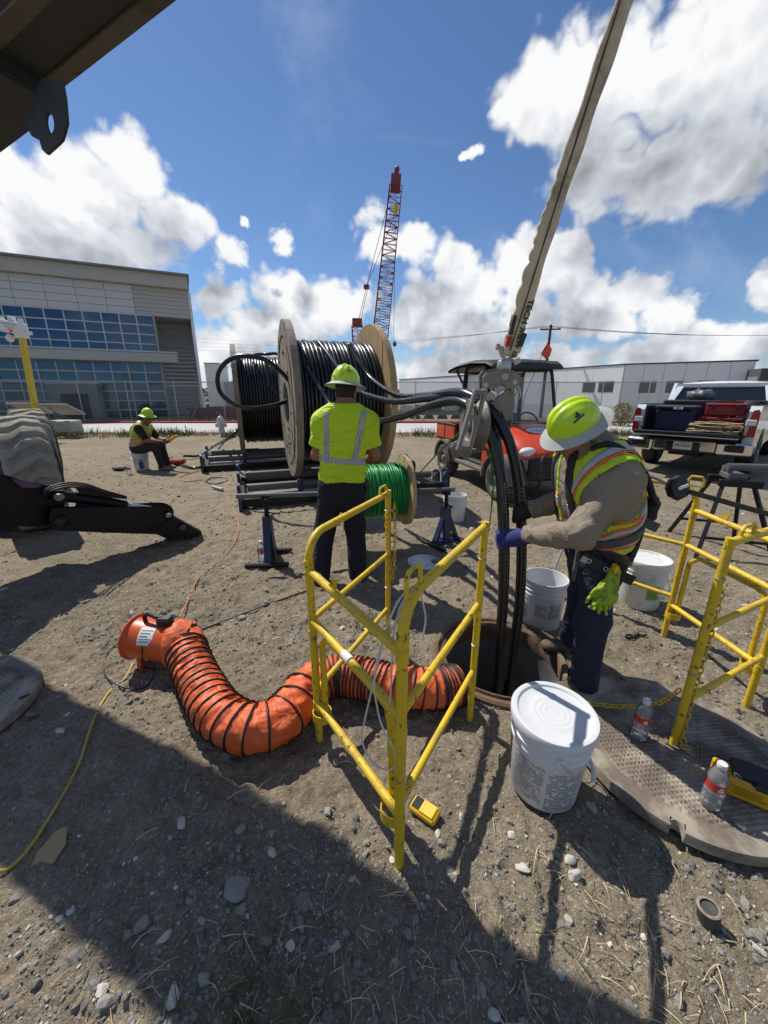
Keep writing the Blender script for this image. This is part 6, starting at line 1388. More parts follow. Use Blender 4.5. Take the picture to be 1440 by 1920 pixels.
for sx in (-1, 1):
    MB().ball((sx*.50, -1.62, .80), (.13, .09, .075), 14, 8).obj('headlight', 'lens_clear', ut)
    MB().tube(spline([(sx*.42, -1.80, .30), (sx*.44, -1.90, .45), (sx*.42, -1.86, .72), (sx*.30, -1.80, .80)], 5), .02, 8).obj('brush_guard', 'utv_black', ut)
    b = MB(); prev = None   # front and rear fenders
    for (yc, zr) in ((yF, .43), (yR, .42)):
        pts_o = [(yc+zr*math.cos(a), .325+zr*math.sin(a)*.95) for a in np.linspace(rad(-2), rad(182), 13)]; pts_i = [(yc+(zr-.04)*math.cos(a), .325+(zr-.04)*math.sin(a)*.95) for a in np.linspace(rad(182), rad(-2), 13)]
        MB().prism(pts_o+pts_i, (sx*.80 if sx < 0 else sx*.48, 0, 0), (0, 1, 0), (0, 0, 1), .32).obj('fender', 'utv_dusty' if sx < 0 else 'utv_black', ut)
    MB().bar((sx*.64, -.72, .36), (sx*.64, .52, .36), .16, .06, ch=.01).obj('side_step', 'utv_dusty', ut)
    MB().prism([(-.75, .40), (-.62, 1.1), (-.55, 1.1), (-.52, .42)], (sx*.64-.02, 0, 0), (0, 1, 0), (0, 0, 1), .04).obj('cowl_side', 'utv_orange', ut)
    MB().prism([(.42, .40), (.42, .80), (.95, .80), (.95, .66), (.62, .42)], (sx*.62-.03, 0, 0), (0, 1, 0), (0, 0, 1), .06).obj('seat_base_side', 'utv_black', ut)
    MB().tube(spline([(sx*.66, -.66, 1.08), (sx*.64, -.52, 1.45), (sx*.60, -.38, 2.00), (sx*.58, -.2, 2.07)], 6), .028, 10).obj('roll_bar', 'utv_black', ut)
    MB().tube(spline([(sx*.62, .52, .62), (sx*.62, .50, 1.2), (sx*.60, .46, 1.94), (sx*.58, .36, 2.07)], 6), .028, 10).obj('roll_bar', 'utv_black', ut)
    MB().tube([(sx*.58, -.25, 2.07), (sx*.58, .4, 2.07)], .026, 8).obj('roof_rail', 'utv_black', ut); MB().tube([(sx*.60, .46, 1.72), (sx*.56, .95, 2.04)], .022, 8).obj('roof_strut', 'utv_black', ut)
    MB().box((sx*.30, .22, .72), (.50, .50, .16), None, .04).obj('seat', 'utv_black', ut); MB().box((sx*.30, .46, 1.0), (.50, .14, .52), Matrix.Rotation(rad(-12), 3, 'X'), .04).obj('seat_back', 'utv_black', ut)
rf = loft([[(-.70*s_, y, z), (-.62*s_, y, z+.05), (0, y, z+.075), (.62*s_, y, z+.05), (.70*s_, y, z), (.68*s_, y, z-.03), (-.68*s_, y, z-.03)] for y, z, s_ in ((-.62, 2.03, .94), (-.50, 2.085, 1), (0, 2.12, 1.03), (.6, 2.10, 1.03), (1.05, 2.06, .99), (1.2, 2.04, .93))], 'utv_black', 'roof', ut)
MB().box((0, -.30, 2.02), (1.2, .12, .10), None, .03).obj('roof_console', 'utv_black', ut)
b = MB(); b.put([(-.62, -.66, 1.10), (.62, -.66, 1.10), (.58, -.40, 2.02), (-.58, -.40, 2.02)], [(0, 1, 2, 3)]); b.obj('windshield', 'windshield', ut, 0)
b = MB(); q_ = [(-.62, -.665, 1.10), (.62, -.665, 1.10), (.58, -.405, 2.02), (-.58, -.405, 2.02)]
for i in range(4): b.bar(q_[i], q_[(i+1) % 4], .03, .02)
b.obj('windshield_frame', 'utv_black', ut)
MB().box((0, -.60, 1.10), (1.22, .30, .10), None, .03).obj('dashboard', 'utv_black', ut)
MB().torus((.30, -.34, 1.16), (0, -.8, .6), .17, .016, 24, 8).tube([(.30, -.36, 1.15), (.30, -.55, 1.02)], .02, 8).bar((.14, -.34, 1.16), (.46, -.34, 1.16), .03, .02).obj('steering_wheel', 'utv_black', ut)
b = MB(); b.put([(-.58, .50, 1.05), (.58, .50, 1.05), (.56, .46, 1.98), (-.56, .46, 1.98)], [(0, 1, 2, 3)]); b.obj('rear_screen', 'expanded_metal', ut, 0)
q_ = [(-.58, .50, 1.05), (.58, .50, 1.05), (.56, .46, 1.98), (-.56, .46, 1.98)]; b = MB()
for i in range(4): b.bar(q_[i], q_[(i+1) % 4], .035, .03)
b.bar((0, .50, 1.05), (0, .46, 1.98), .03, .03); b.obj('screen_frame', 'utv_black', ut)
cbx = MB().box((0, 1.15, .70), (1.30, 1.05, .05), None, .01).obj('cargo_bed', 'utv_black', ut)
for sx in (-1, 1):
    for k in range(2): MB().box((sx*.66, .90+.52*k, .86), (.035, .48, .26), None, .012).obj('bed_panel', 'utv_orange', cbx)
    MB().bar((sx*.66, .62, 1.02), (sx*.66, 1.70, 1.02), .05, .04, ch=.008).obj('bed_rail', 'utv_black', cbx)
MB().box((0, 1.68, .86), (1.30, .04, .28), None, .01).obj('tailgate', 'utv_orange', cbx); MB().bar((-.66, .62, 1.03), (.66, .62, 1.03), .05, .05).box((0, .62, .88), (1.3, .04, .3)).obj('headboard', 'utv_black', cbx)
UTi = Matrix.Rotation(rad(-13), 3, 'Z')
def ul(u, v, Y): return UTi @ (A(u, v, Y)-Vector(ut.location))
b = MB().tube([ul(962, 830, 6.75), ul(985, 740, 6.9), ul(1006, 690, 6.95), ul(1027, 642, 7.0)], [.007, .006, .005, .004], 6).obj('flag_whip', 'utv_black', ut)
fv = [ul(u, v, Y) for u, v, Y in ((1027, 642, 7.0), (1035, 655, 6.97), (1031, 668, 6.98), (1024, 673, 6.99), (1014, 664, 6.97), (1020, 652, 7.02))]
MB().put(fv+[p+V(0, .004, 0) for p in fv], [(0, 1, 2, 3, 4, 5), (11, 10, 9, 8, 7, 6)]+[(i, (i+1) % 6, 6+(i+1) % 6, 6+i) for i in range(6)]).obj('flag', 'flag_orange', b, 0)
# ------------------------------------------------------------------ pickup truck.  local: +y forward, x to its right
tk = thing('pickup_truck', 'white pickup truck seen from behind with tailgate down', 'pickup truck', (6.22, 7.98, 0), rad(-48))
hw = 1.0
for sx in (-1, 1):
    for y_ in (1.35, 5.1): wheel(tk, (sx*.86, y_, .42), (1, 0, 0), .42, .29, 26, 'black_rubber', 'rim_grey', .6, .008)
    # bedside with wheel arch, inner wall, fender, cab side
    arch = [(1.35+.52*math.cos(a), .44+.50*math.sin(a)) for a in np.linspace(rad(180), rad(0), 13)]
    side_ = [(.0, .62), (.72, .60)]+arch+[(2.15, .55), (2.15, 1.36), (.05, 1.40), (-.02, 1.30)]
    MB().prism(side_, (sx*hw-(.16 if sx > 0 else 0), 0, 0), (0, 1, 0), (0, 0, 1), .16).obj('bedside', 'truck_white', tk, 30)
    MB().prism([(.03, .86), (2.1, .86), (2.1, 1.37), (.05, 1.37)], (sx*(hw-.185)-.02, 0, 0), (0, 1, 0), (0, 0, 1), .04).obj('bed_inner_wall', 'black_plastic', tk)
    MB().bar((sx*(hw-.10), .05, 1.405), (sx*(hw-.10), 2.15, 1.375), .12, .03, ch=.008).obj('bed_cap', 'black_plastic', tk)
    MB().prism([(x_*-sx, z_) for x_, z_ in ((0, .0), (.13, 0), (.105, .15), (.125, .30), (.10, .48), (.03, .50), (.0, .42))], (sx*(hw+.004), -.03, .84), (1, 0, 0), (0, 0, 1), .045).obj('tail_light', 'tail_red', tk)
    tl_ = [o for o in tk.children if o.name.startswith('tail_light')][-1]
    MB().box((sx*(hw-.09), -.075 if False else -.066, 1.10), (.15, .035, .11), None, .01).obj('reverse_lens', 'lens_clear', tl_)
    cabp = [(2.2, .52), (4.55, .52), (4.55, 1.30), (3.95, 1.36), (3.55, 1.84), (2.62, 1.88), (2.30, 1.42), (2.2, 1.38)]
    MB().prism(cabp, (sx*(hw-.02)-(.06 if sx > 0 else 0), 0, 0), (0, 1, 0), (0, 0, 1), .06).obj('cab_side', 'truck_white', tk, 30)
    MB().prism([(2.72, 1.40), (3.88, 1.40), (3.52, 1.78), (2.86, 1.78)], (sx*(hw+.0)-(.03 if sx > 0 else -.0), 0, 0), (0, 1, 0), (0, 0, 1), .035).obj('side_window', 'glass_dark', tk)
    MB().prism([(4.55, .52)]+[(5.1+.52*math.cos(a), .44+.50*math.sin(a)) for a in np.linspace(rad(175), rad(5), 11)]+[(5.9, .5), (5.95, 1.1), (4.55, 1.30)], (sx*(hw-.01)-(.06 if sx > 0 else 0), 0, 0), (0, 1, 0), (0, 0, 1), .06).obj('front_fender', 'truck_white', tk, 30)
    MB().box((sx*1.2, 3.75, 1.38), (.22, .12, .28), None, .04).bar((sx*.98, 3.8, 1.30), (sx*1.15, 3.76, 1.30), .06, .06).obj('mirror', 'black_plastic', tk)
    MB().bar((sx*.52, -.18, .60), (sx*1.02, -.06, .60), .20, .24, ch=.03).obj('bumper_end', 'chrome', tk)
    MB().box((sx*.78, -.24, .62), (.30, .03, .13), None, .02).obj('bumper_step', 'black_plastic', tk)
    MB().bar((sx*.80, .05, .88), (sx*.80, -.36, .985), .008, .02).obj('gate_cable', 'black_steel', tk)
MB().box((0, -.17, .62), (1.04, .18, .24), None, .03).obj('bumper', 'chrome', tk)
MB().box((0, -.20, .60), (.56, .16, .18), None, .02).obj('plate_recess', 'black_plastic', tk)
pl_ = MB().box((0, -.285, .62), (.31, .01, .16), None, .004).obj('licence_plate', 'plate_white', tk); put_text('lettering', 'TPX*7610', .062, (0, -.292, .615), (1, 0, 0), (0, 0, 1), 'print_black', pl_, .001, .001); put_text('lettering', 'TEXAS', .03, (0, -.292, .675), (1, 0, 0), (0, 0, 1), 'print_black', pl_, .001)
MB().box((0, 1.05, .83), (1.75, 2.2, .05)).obj('bed_floor', 'black_plastic', tk); MB().box((0, 2.16, 1.12), (1.9, .05, .54), None, .01).obj('bed_front_wall', 'truck_white', tk)
tg = MB().box((0, -.26, .85), (1.62, .56, .055), Matrix.Rotation(rad(-3), 3, 'X'), .012).obj('tailgate', 'black_plastic', tk); MB().box((0, -.548, .872), (1.66, .035, .075), None, .012).obj('tailgate_edge', 'black_plastic', tg); MB().box((0, -.54, .825), (1.68, .04, .016), None, .005).obj('tailgate_lip', 'truck_white', tg)
MB().box((0, 3.1, .5), (1.7, 5.4, .18)).obj('chassis', 'black_steel', tk)
# cab shell rear wall, roof, glass, hood
MB().box((0, 2.245, .95), (1.9, .06, .86), None, .02).obj('cab_rear_wall', 'truck_white', tk)
b = MB(); b.put([(-.93, 2.26, 1.36), (.93, 2.26, 1.36), (.78, 2.58, 1.80), (-.78, 2.58, 1.80)], [(0, 1, 2, 3)]); b.obj('rear_window', 'glass_dark', tk, 0)
b = MB(); q_ = [Vector(p) for p in ((-.95, 2.25, 1.36), (.95, 2.25, 1.36), (.80, 2.58, 1.83), (-.80, 2.58, 1.83))]
for i in (1, 3): b.bar(q_[i], q_[(i+1) % 4], .13, .05, V(0, -1, .6))
b.bar(q_[2]+V(.1, 0, 0), q_[3]-V(.1, 0, 0), .10, .06); b.obj('rear_pillar', 'truck_white', tk)
rf = loft([[(-.86, y, z-.06), (-.82, y, z), (-.4, y, z+.035), (0, y, z+.04), (.4, y, z+.035), (.82, y, z), (.86, y, z-.06)] for y, z in ((2.55, 1.83), (2.7, 1.875), (3.2, 1.885), (3.6, 1.86))], 'truck_white', 'cab_roof', tk)
MB().box((0, 2.60, 1.855), (.50, .06, .035), None, .01).obj('third_brake_light', 'tail_red', rf)
MB().box((0, 5.2, .95), (1.86, 1.4, .7), None, .1).obj('engine_bay', 'truck_white', tk); b = MB(); b.put([(-.85, 4.4, 1.33), (.85, 4.4, 1.33), (.75, 3.6, 1.84), (-.75, 3.6, 1.84)], [(0, 1, 2, 3)]); b.obj('windscreen', 'glass_dark', tk, 0)
MB().box((0, 1.90, 1.35), (1.86, .46, .26), None, .03).obj('cross_bed_box', 'black_plastic', tk); MB().box((0, 1.665, 1.44), (.26, .01, .05)).obj('box_badge', 'grey_steel', tk)
# receiver hitch and axle
MB().box((0, -.05, .46), (.5, .12, .1)).bar((-.8, 1.35, .42), (.8, 1.35, .42), .16, .16).ball((0, 1.35, .42), .2, 12, 8).obj('rear_axle', 'black_steel', tk)
TK = Matrix.Translation(tk.location) @ Matrix.Rotation(rad(-48), 4, 'Z')
def in_bed(name, label, cat, x, y, rz=0): t_ = thing(name, label, cat, TK @ Vector((x, y, .857)), rad(-48)+rz); return t_
ck_ = in_bed('cooler', 'dark blue cooler box on the pickup bed', 'cooler', -.34, .42)
MB().box((0, 0, .22), (.70, .46, .44), None, .03).obj('tub', 'cooler_blue', ck_); l_ = MB().box((0, 0, .485), (.74, .50, .085), None, .025).obj('lid', 'cooler_blue', ck_); MB().box((.05, -.256, .47), (.16, .008, .05), None, .002).obj('name_plate', 'label_white', ck_); put_text('lettering', 'YETI', .045, (.05, -.261, .47), (1, 0, 0), (0, 0, 1), 'print_black', ck_, .001, .002)
for sx in (-.3, .3): MB().box((sx, -.255, .40), (.05, .02, .09), None, .006).obj('latch', 'black_plastic', l_)
def toolbox(label, x, y, z, w, d, h):
    t_ = in_bed('tool_box', label, 'tool box', x, y, rad(6)); t_.location.z += z
    MB().box((0, 0, h*.42), (w, d, h*.8), None, .02).obj('tub', 'tool_red', t_); MB().box((0, 0, h*.9), (w*1.03, d*1.03, h*.22), None, .02).obj('lid', 'tool_red', t_)
    for sx in (-.3, .3): MB().box((sx*w, -d/2-.012, h*.72), (.06, .02, h*.3), None, .006).obj('latch', 'black_plastic', t_)
    MB().tube(spline([(-.12, 0, h), (-.11, 0, h+.05), (.11, 0, h+.05), (.12, 0, h)], 5), .012, 8).obj('handle', 'black_plastic', t_); return t_
toolbox('red tool box at the bottom of the pickup bed stack', .40, .55, 0, .66, .40, .30); toolbox('red tool box on top of the other red box', .42, .57, .335, .62, .38, .24)
bg_ = in_bed('tool_bag', 'black tool bag with red side on the pickup bed right side', 'bag', .72, 1.05); MB().ball((0, 0, .25), (.22, .2, .28), 16, 10).ball((.02, -.05, .48), (.16, .14, .16), 12, 8).obj('sack', 'bag_black', bg_); MB().box((-.22, -.05, .40), (.05, .16, .26), Matrix.Rotation(rad(18), 3, 'Y'), .015).obj('red_side', 'tool_red', bg_)
hc_ = in_bed('hose_coil', 'coil of tan hoses lying on the lowered tailgate', 'hose', .42, .12); random.seed(2)
for k in range(16):
    a0 = random.uniform(-.4, .2); r_ = random.uniform(.30, .42)
    MB().tube([(r_*math.cos(a)*1.15, r_*.55*math.sin(a)+random.uniform(-.01, .01), .03+.012*k+.012*math.sin(3*a+k)) for a in np.linspace(a0, a0+5.6, 30)], .010, 6).obj('hose_turn', 'hose_tan' if k % 4 else 'black_rubber', hc_, 180)
sb_ = in_bed('jacket', 'crumpled dark jacket behind the cooler near the rear window', 'clothing', -.25, 1.9); sb_.location.z += .62; b = MB().ball((0, 0, .10), (.30, .18, .14), 20, 12); random.seed(8); b.v = [tuple(Vector(p)*(1+.16*math.sin(p[0]*31+p[2]*17)*math.cos(p[1]*23))) for p in b.v]; b.obj('cloth', 'grey_steel', sb_, 180)
# ------------------------------------------------------------------ black pipe stand at the right
ps = thing('pipe_stand', 'black folding steel trestle behind the right guard', 'trestle', (3.62, 3.92, 0), rad(-20)); 
for dy in (-.14, .14):
    MB().bar((-.16, dy, .74), (.20, dy, .74), .05, .07, ch=.006).obj('head_bar', 'black_steel', ps)
for (x_, y_) in ((-.30, -.42), (.34, -.42), (-.30, .42), (.34, .42)): MB().bar((x_*.4, y_*.33, .72), (x_, y_, .0), .035, .035, ch=.004).obj('leg', 'black_steel', ps)
MB().bar((-.25, -.34, .2), (.29, -.34, .2), .025, .025).obj('stretcher', 'black_steel', ps); MB().bar((-.25, .34, .2), (.29, .34, .2), .025, .025).obj('stretcher', 'black_steel', ps)
MB().box((0, 0, .80), (.16, .22, .06), None, .01).box((-.06, -.06, .85), (.03, .06, .08)).box((-.06, .06, .85), (.03, .06, .08)).obj('pipe_seat', 'grey_steel', ps)
pi_ = thing('steel_pipe', 'grey steel pipe laid across the black trestle', 'pipe', (3.55, 3.88, .895)); MB().tube([(-.05, 0, 0), (1.5, -.35, .02)], .038, 18).obj('pipe', 'grey_steel', pi_)
# ------------------------------------------------------------------ bodies as smooth distance fields meshed with surface nets
def surface_net(fn, lo, hi, h):
    lo, hi = np.array(lo, float), np.array(hi, float); n = np.ceil((hi-lo)/h).astype(int)+1
    ax = [lo[i]+h*np.arange(n[i]) for i in range(3)]; X, Y, Z = np.meshgrid(*ax, indexing='ij')
    F = fn(np.stack([X, Y, Z], -1).reshape(-1, 3)).reshape(n); I = F < 0
    c = [(0,0,0),(1,0,0),(0,1,0),(1,1,0),(0,0,1),(1,0,1),(0,1,1),(1,1,1)]
    sl = lambda A_, o: A_[o[0]:n[0]-1+o[0], o[1]:n[1]-1+o[1], o[2]:n[2]-1+o[2]]
    cnt = sum(sl(I, o).astype(int) for o in c); act = (cnt > 0) & (cnt < 8)
    idx = -np.ones(act.shape, int); idx[act] = np.arange(act.sum()); base = np.argwhere(act)
    fv = np.stack([sl(F, o)[act] for o in c], 1); pos = np.zeros((len(base), 3)); w = np.zeros(len(base))
    for a in range(8):
        for b in range(a+1, 8):
            d = np.array(c[b])-np.array(c[a])
            if np.abs(d).sum() != 1: continue
            s = (fv[:, a] < 0) != (fv[:, b] < 0); t = np.where(s, fv[:, a]/np.where(s, fv[:, a]-fv[:, b], 1), 0)
            pos += np.where(s[:, None], np.array(c[a])+t[:, None]*d, 0); w += s
    verts = lo+(base+pos/w[:, None])*h; faces = []
    for k in range(3):
        o = [0, 0, 0]; o[k] = 1; u, v = (k+1) % 3, (k+2) % 3
        S0 = [slice(1, n[i]-1) for i in range(3)]; S0[k] = slice(0, n[k]-1); S1 = list(S0); S1[k] = slice(1, n[k])
        a_, b_ = I[tuple(S0)], I[tuple(S1)]; e = np.argwhere(a_ != b_); off = np.array([0 if i == k else 1 for i in range(3)]); e_ = e+off
        fl = a_[tuple(e.T)]
        du = np.zeros(3, int); du[u] = 1; dv = np.zeros(3, int); dv[v] = 1
        q = np.stack([idx[tuple((e_-du-dv).T)], idx[tuple((e_-dv).T)], idx[tuple(e_.T)], idx[tuple((e_-du).T)]], 1)
        q[~fl] = q[~fl][:, ::-1]; faces.append(q)
    f = np.concatenate(faces); f = f[(f >= 0).all(1)]; return verts, f
vec = lambda *a: np.array(a, float)
def cap(p, a, b, ra, rb):
    a, b = np.asarray(a, float), np.asarray(b, float); pa = p-a; ba = b-a; h = np.clip(pa@ba/(ba@ba), 0, 1); return np.linalg.norm(pa-h[:, None]*ba, axis=1)-(ra+(rb-ra)*h)
def ecap(p, a, b, ra, rb, dd, ds):
    """capsule flattened by ds along direction dd"""
    a = np.asarray(a, float); dd = np.asarray(dd, float)/np.linalg.norm(dd); q = p+dd*(((p-a)@dd)*(1/ds-1))[:, None]; b = np.asarray(b, float); b = b+dd*((b-a)@dd*(1/ds-1)); return cap(q, a, b, ra, rb)*min(1, ds)
def ell(p, c, r, R=None):
    q = p-np.asarray(c, float)
    if R is not None: q = q@R
    r = np.asarray(r, float); k0 = np.linalg.norm(q/r, axis=1); k1 = np.linalg.norm(q/(r*r), axis=1)+1e-9; return k0*(k0-1)/k1
def smin(a, b, k): h = np.clip(.5+.5*(b-a)/k, 0, 1); return b*(1-h)+a*h-k*h*(1-h)
def U_(k, *ds):
    r = ds[0]
    for d in ds[1:]: r = smin(r, d, k)
    return r
def half(p, pt, n): n = np.asarray(n, float); n = n/np.linalg.norm(n); return (p-np.asarray(pt, float))@n     # negative on the side n points away from
def folds(p, amp, sx=9., sz=6., ph=0.): return amp*(fbm(p[:, 0]*sx+p[:, 1]*sx*.8+ph, p[:, 2]*sz+p[:, 1]*2.0, 3)*2)
def skin_obj(name, fn, lo, hi, h, mat, parent, origin):
    v, f = surface_net(fn, lo, hi, h); v = v-np.array(origin); me = np_mesh(name, v, f, mat, True); return link(name, me, parent)
def axes(up, fwd):
    up = Vector(up).normalized(); fwd = Vector(fwd); fwd = (fwd-up*fwd.dot(up)).normalized(); s = fwd.cross(up); return s, fwd, up
def hard_hat(parent, c, up, fwd, origin, s=1.0, logo=True):
    """full brim hard hat; c = centre of the brim plane"""
    S, Fw, Up = axes(up, fwd); c = Vector(c)-Vector(origin); P_ = lambda x, y, z: c+(S*x+Fw*y+Up*z)*s
    b = MB(); nu, nv = 56, 16
    for j in range(nv+1):
        t = j/nv*math.pi/2
        for i in range(nu):
            a = 2*math.pi*i/nu; r = math.cos(t)**.82; x, y = .112*r*math.cos(a), .140*r*math.sin(a); z = .012+.135*math.sin(t)**.95
            for cx, w_, am in ((0, .015, .014), (.036, .010, .010), (-.036, .010, .010)): z += am*math.exp(-((x-cx)/w_)**2)*min(1, max(0, (z-.055)/.05))
            b.v.append(tuple(P_(x, y, z)))
    for j in range(nv):
        for i in range(nu): b.f.append((j*nu+i, j*nu+(i+1) % nu, (j+1)*nu+(i+1) % nu, (j+1)*nu+i))
    sh_ = b.obj('hard_hat', 'hat_lime', parent, 60)
    br = MB(); rings = ((.112, .140, .016, 0), (.135, .162, .004, 0), (.158, .190, -.008, 1), (.162, .194, -.010, 1), (.160, .192, -.015, 1), (.135, .162, -.003, 0), (.108, .135, .008, 0))
    for rx, ry, z, _ in rings:
        for i in range(nu): a = 2*math.pi*i/nu; br.v.append(tuple(P_(rx*math.cos(a), ry*math.sin(a), z-.012*max(0, math.sin(a))**2*(rx > .14))))
    for j in range(len(rings)-1):
        for i in range(nu): br.f.append((j*nu+i, j*nu+(i+1) % nu, (j+1)*nu+(i+1) % nu, (j+1)*nu+i))
    br.obj('brim', 'hat_brim', sh_, 60)
    return sh_, P_
mk('hat_brim', (.40, .41, .38), .5, var=.1)
mk('hat_brim_lime', (.42, .62, .03), .4, var=.08)
def face(parent, hc, up, fwd, origin, mat, glasses=False):
    S, Fw, Up = axes(up, fwd); h = Vector(hc)-Vector(origin); R = Matrix((S, Fw, Up)).transposed(); Q = lambda x, y, z: h+S*x+Fw*y+Up*z
    for sx in (-1, 1):
        MB().ball(Q(sx*.078, -.005, -.01), (.012, .022, .034), 10, 8, R).obj('ear', mat, parent, 180)
        MB().ball(Q(sx*.032, .088, .012), (.014, .008, .009), 8, 6, R).obj('eye', 'label_white', parent, 180); MB().ball(Q(sx*.032, .0955, .012), (.006, .003, .006), 8, 6, R).obj('iris', 'hair_dark', parent, 180)
    MB().ball(Q(0, .087, -.062), (.026, .010, .008), 10, 6, R).obj('lips', mat, parent, 180)
    if glasses:
        b = MB()
        for sx in (-1, 1): b.ball(Q(sx*.036, .092, .012), (.034, .012, .022), 12, 8, R).tube([Q(sx*.07, .085, .014), Q(sx*.082, -.01, .014)], .003, 6)
        b.obj('safety_glasses', 'glass_dark', parent, 180)
def head_sdf(p, hc, up, fwd):
    S, Fw, Up = axes(up, fwd); R = np.array([list(S), list(Fw), list(Up)]).T; hc = np.asarray(hc, float); q = (p-hc)@R
    d = U_(.03, ell(q, (0, -.008, .025), (.076, .095, .098)), ell(q, (0, .022, -.045), (.060, .066, .070)), ell(q, (0, .062, -.085), (.026, .024, .022)))
    d = U_(.012, d, cap(q, (0, .088, .018), (0, .108, -.028), .009, .015)); return d
# ------------------------------------------------------------------ worker at the reels (back view)
O1 = Vector((-.385, 3.14, gh(-.385, 3.14)))
w1 = thing('person', 'standing worker from behind in bright yellow T-shirt and dark jeans', 'person', O1)
z0 = O1.z
def w1p(x, y, z): return vec(x, y, z+z0)
LF, RF = w1p(-.565, 3.12, .09), w1p(-.235, 3.15, .09); LK, RK = w1p(-.525, 3.20, .49), w1p(-.255, 3.22, .49); LH, RH = w1p(-.435, 3.17, .90), w1p(-.265, 3.18, .90)
PE, CH, NB = w1p(-.35, 3.17, .96), w1p(-.325, 3.20, 1.28), w1p(-.315, 3.19, 1.50)
LS, RS = w1p(-.488, 3.19, 1.405), w1p(-.142, 3.20, 1.405); LE, RE = w1p(-.565, 3.20, 1.14), w1p(-.075, 3.22, 1.13); LW, RW = w1p(-.45, 3.43, 1.07), w1p(-.17, 3.44, 1.06)
HC = w1p(-.305, 3.215, 1.635); UP1, FW1 = (.06, .10, 1), (.25, 1, -.22)
dep = (0, 1, 0)
def torso1(p, k=0.0): return U_(.08, ecap(p, PE, CH, .155+k, .172+k, dep, .68), ecap(p, CH, (LS+RS)/2, .172+k, .155+k, dep, .64), cap(p, LS, RS, .066+k, .066+k), cap(p, NB+vec(0, 0, .01), LS, .052+k, .058+k), cap(p, NB+vec(0, 0, .01), RS, .052+k, .058+k))
def legs1(p, k=0.0):
    l = U_(.05, cap(p, LH, LK, .098+k, .070+k), cap(p, LK, LF, .068+k, .050+k)); r = U_(.05, cap(p, RH, RK, .098+k, .070+k), cap(p, RK, RF, .068+k, .050+k)); return U_(.05, l, r, ecap(p, PE, (LH+RH)/2-vec(0, 0, .0), .160+k, .155+k, dep, .72))
def hand(p, w, d, side, s=1.0, curl=.6, spread=0.0):
    """relaxed hand: palm, four fingers, thumb; d = direction of the fingers, side = towards the thumb"""
    d = np.asarray(d, float); d /= np.linalg.norm(d); side = np.asarray(side, float); side -= d*(side@d); side /= np.linalg.norm(side); nrm = np.cross(d, side)
    r = ecap(p, w+d*.03*s, w+d*.085*s, .034*s, .040*s, nrm, .42)
    for k, (o, L) in enumerate(((.030, .072), (.010, .082), (-.011, .076), (-.031, .058))):
        b0 = w+d*.10*s+side*o*s; b1 = b0+(d*math.cos(curl*.5)+nrm*math.sin(curl*.5)+side*o*spread*9)*L*.5*s; b2 = b1+(d*math.cos(curl*1.6)+nrm*math.sin(curl*1.6)+side*o*spread*9)*L*.5*s; r = smin(r, np.minimum(cap(p, b0, b1, .0098*s, .009*s), cap(p, b1, b2, .009*s, .0075*s)), .006*s)
    t0 = w+d*.035*s+side*.030*s; t1 = t0+(d*.55+side*.65+nrm*.3)*.042*s; t2 = t1+(d*.9+side*.1+nrm*.4)*.034*s; return smin(r, np.minimum(cap(p, t0, t1, .014*s, .011*s), cap(p, t1, t2, .011*s, .009*s)), .012*s)
def body1(p):
    a = U_(.03, torso1(p), legs1(p), cap(p, NB-vec(0, 0, .05), HC-vec(0, .01, .04), .058, .054), head_sdf(p, HC, UP1, FW1))
    for s, e, w, sg in ((LS, LE, LW, 1), (RS, RE, RW, -1)):
        a = U_(.04, a, cap(p, s, e, .055, .042)); a = U_(.025, a, cap(p, e, w, .043, .030)); a = U_(.015, a, hand(p, w, (sg*.5, .75, .2), (sg*.3, 0, 1)))
    return U_(.03, a, cap(p, LF, LF+vec(0, .12, -.05), .04, .035), cap(p, RF, RF+vec(.02, .12, -.05), .04, .035))
skin_obj('body', body1, (-.75, 2.95, z0-.01), (.12, 3.70, z0+1.78), .011, 'skin_tan', w1, O1)
def shirt1(p, k=0.0):
    t = torso1(p, .016); t = U_(.05, t, ecap(p, PE-vec(0, 0, .02), PE+vec(0, 0, .2), .182, .18, dep, .74))
    for s, e in ((LS, LE), (RS, RE)):
        m = s+(e-s)*.82; t = U_(.05, t, cap(p, s, m, .078, .074))
        t = np.maximum(t, -np.maximum(cap(p, e, e+(e-s)*.5, .2, .2)*0-1, half(p, s+(e-s)*.74, -(e-s)))) if False else t
    ns_ = fbm(p[:, 0]*6+9, p[:, 2]*6, 3); t = t-.007*(1-np.abs(np.sin((p[:, 2]-z0)*17+(p[:, 0]+.32)*14*np.sign(p[:, 0]+.32)+ns_*9)))**2*np.exp(-((p[:, 2]-z0-1.16)/.22)**2)+folds(p, .010, 7, 5)+.003*np.sin(p[:, 0]*30+p[:, 2]*26+4*np.sin(p[:, 2]*7))*np.exp(-((p[:, 2]-z0-1.2)/.25)**2)+.006*np.sin(p[:, 2]*38+p[:, 0]*22)*np.exp(-((p[:, 2]-z0-1.02)/.10)**2)
    t = np.maximum(t, z0+.93+.012*np.sin(p[:, 0]*14)-p[:, 2]); t = np.maximum(t, -cap(p, NB, HC, .067, .067))
    for s, e in ((LS, LE), (RS, RE)):
        d = (e-s)/np.linalg.norm(e-s); near = cap(p, s+d*.12, e, .11, .11); t = np.where(near < 0, np.maximum(t, (p-(s+d*.205))@d), t)
    return t-k
B1lo, B1hi = (-.72, 2.98, z0+.90), (.08, 3.42, z0+1.56)
skin_obj('t_shirt', shirt1, B1lo, B1hi, .010, 'hivis_yellow', w1, O1)
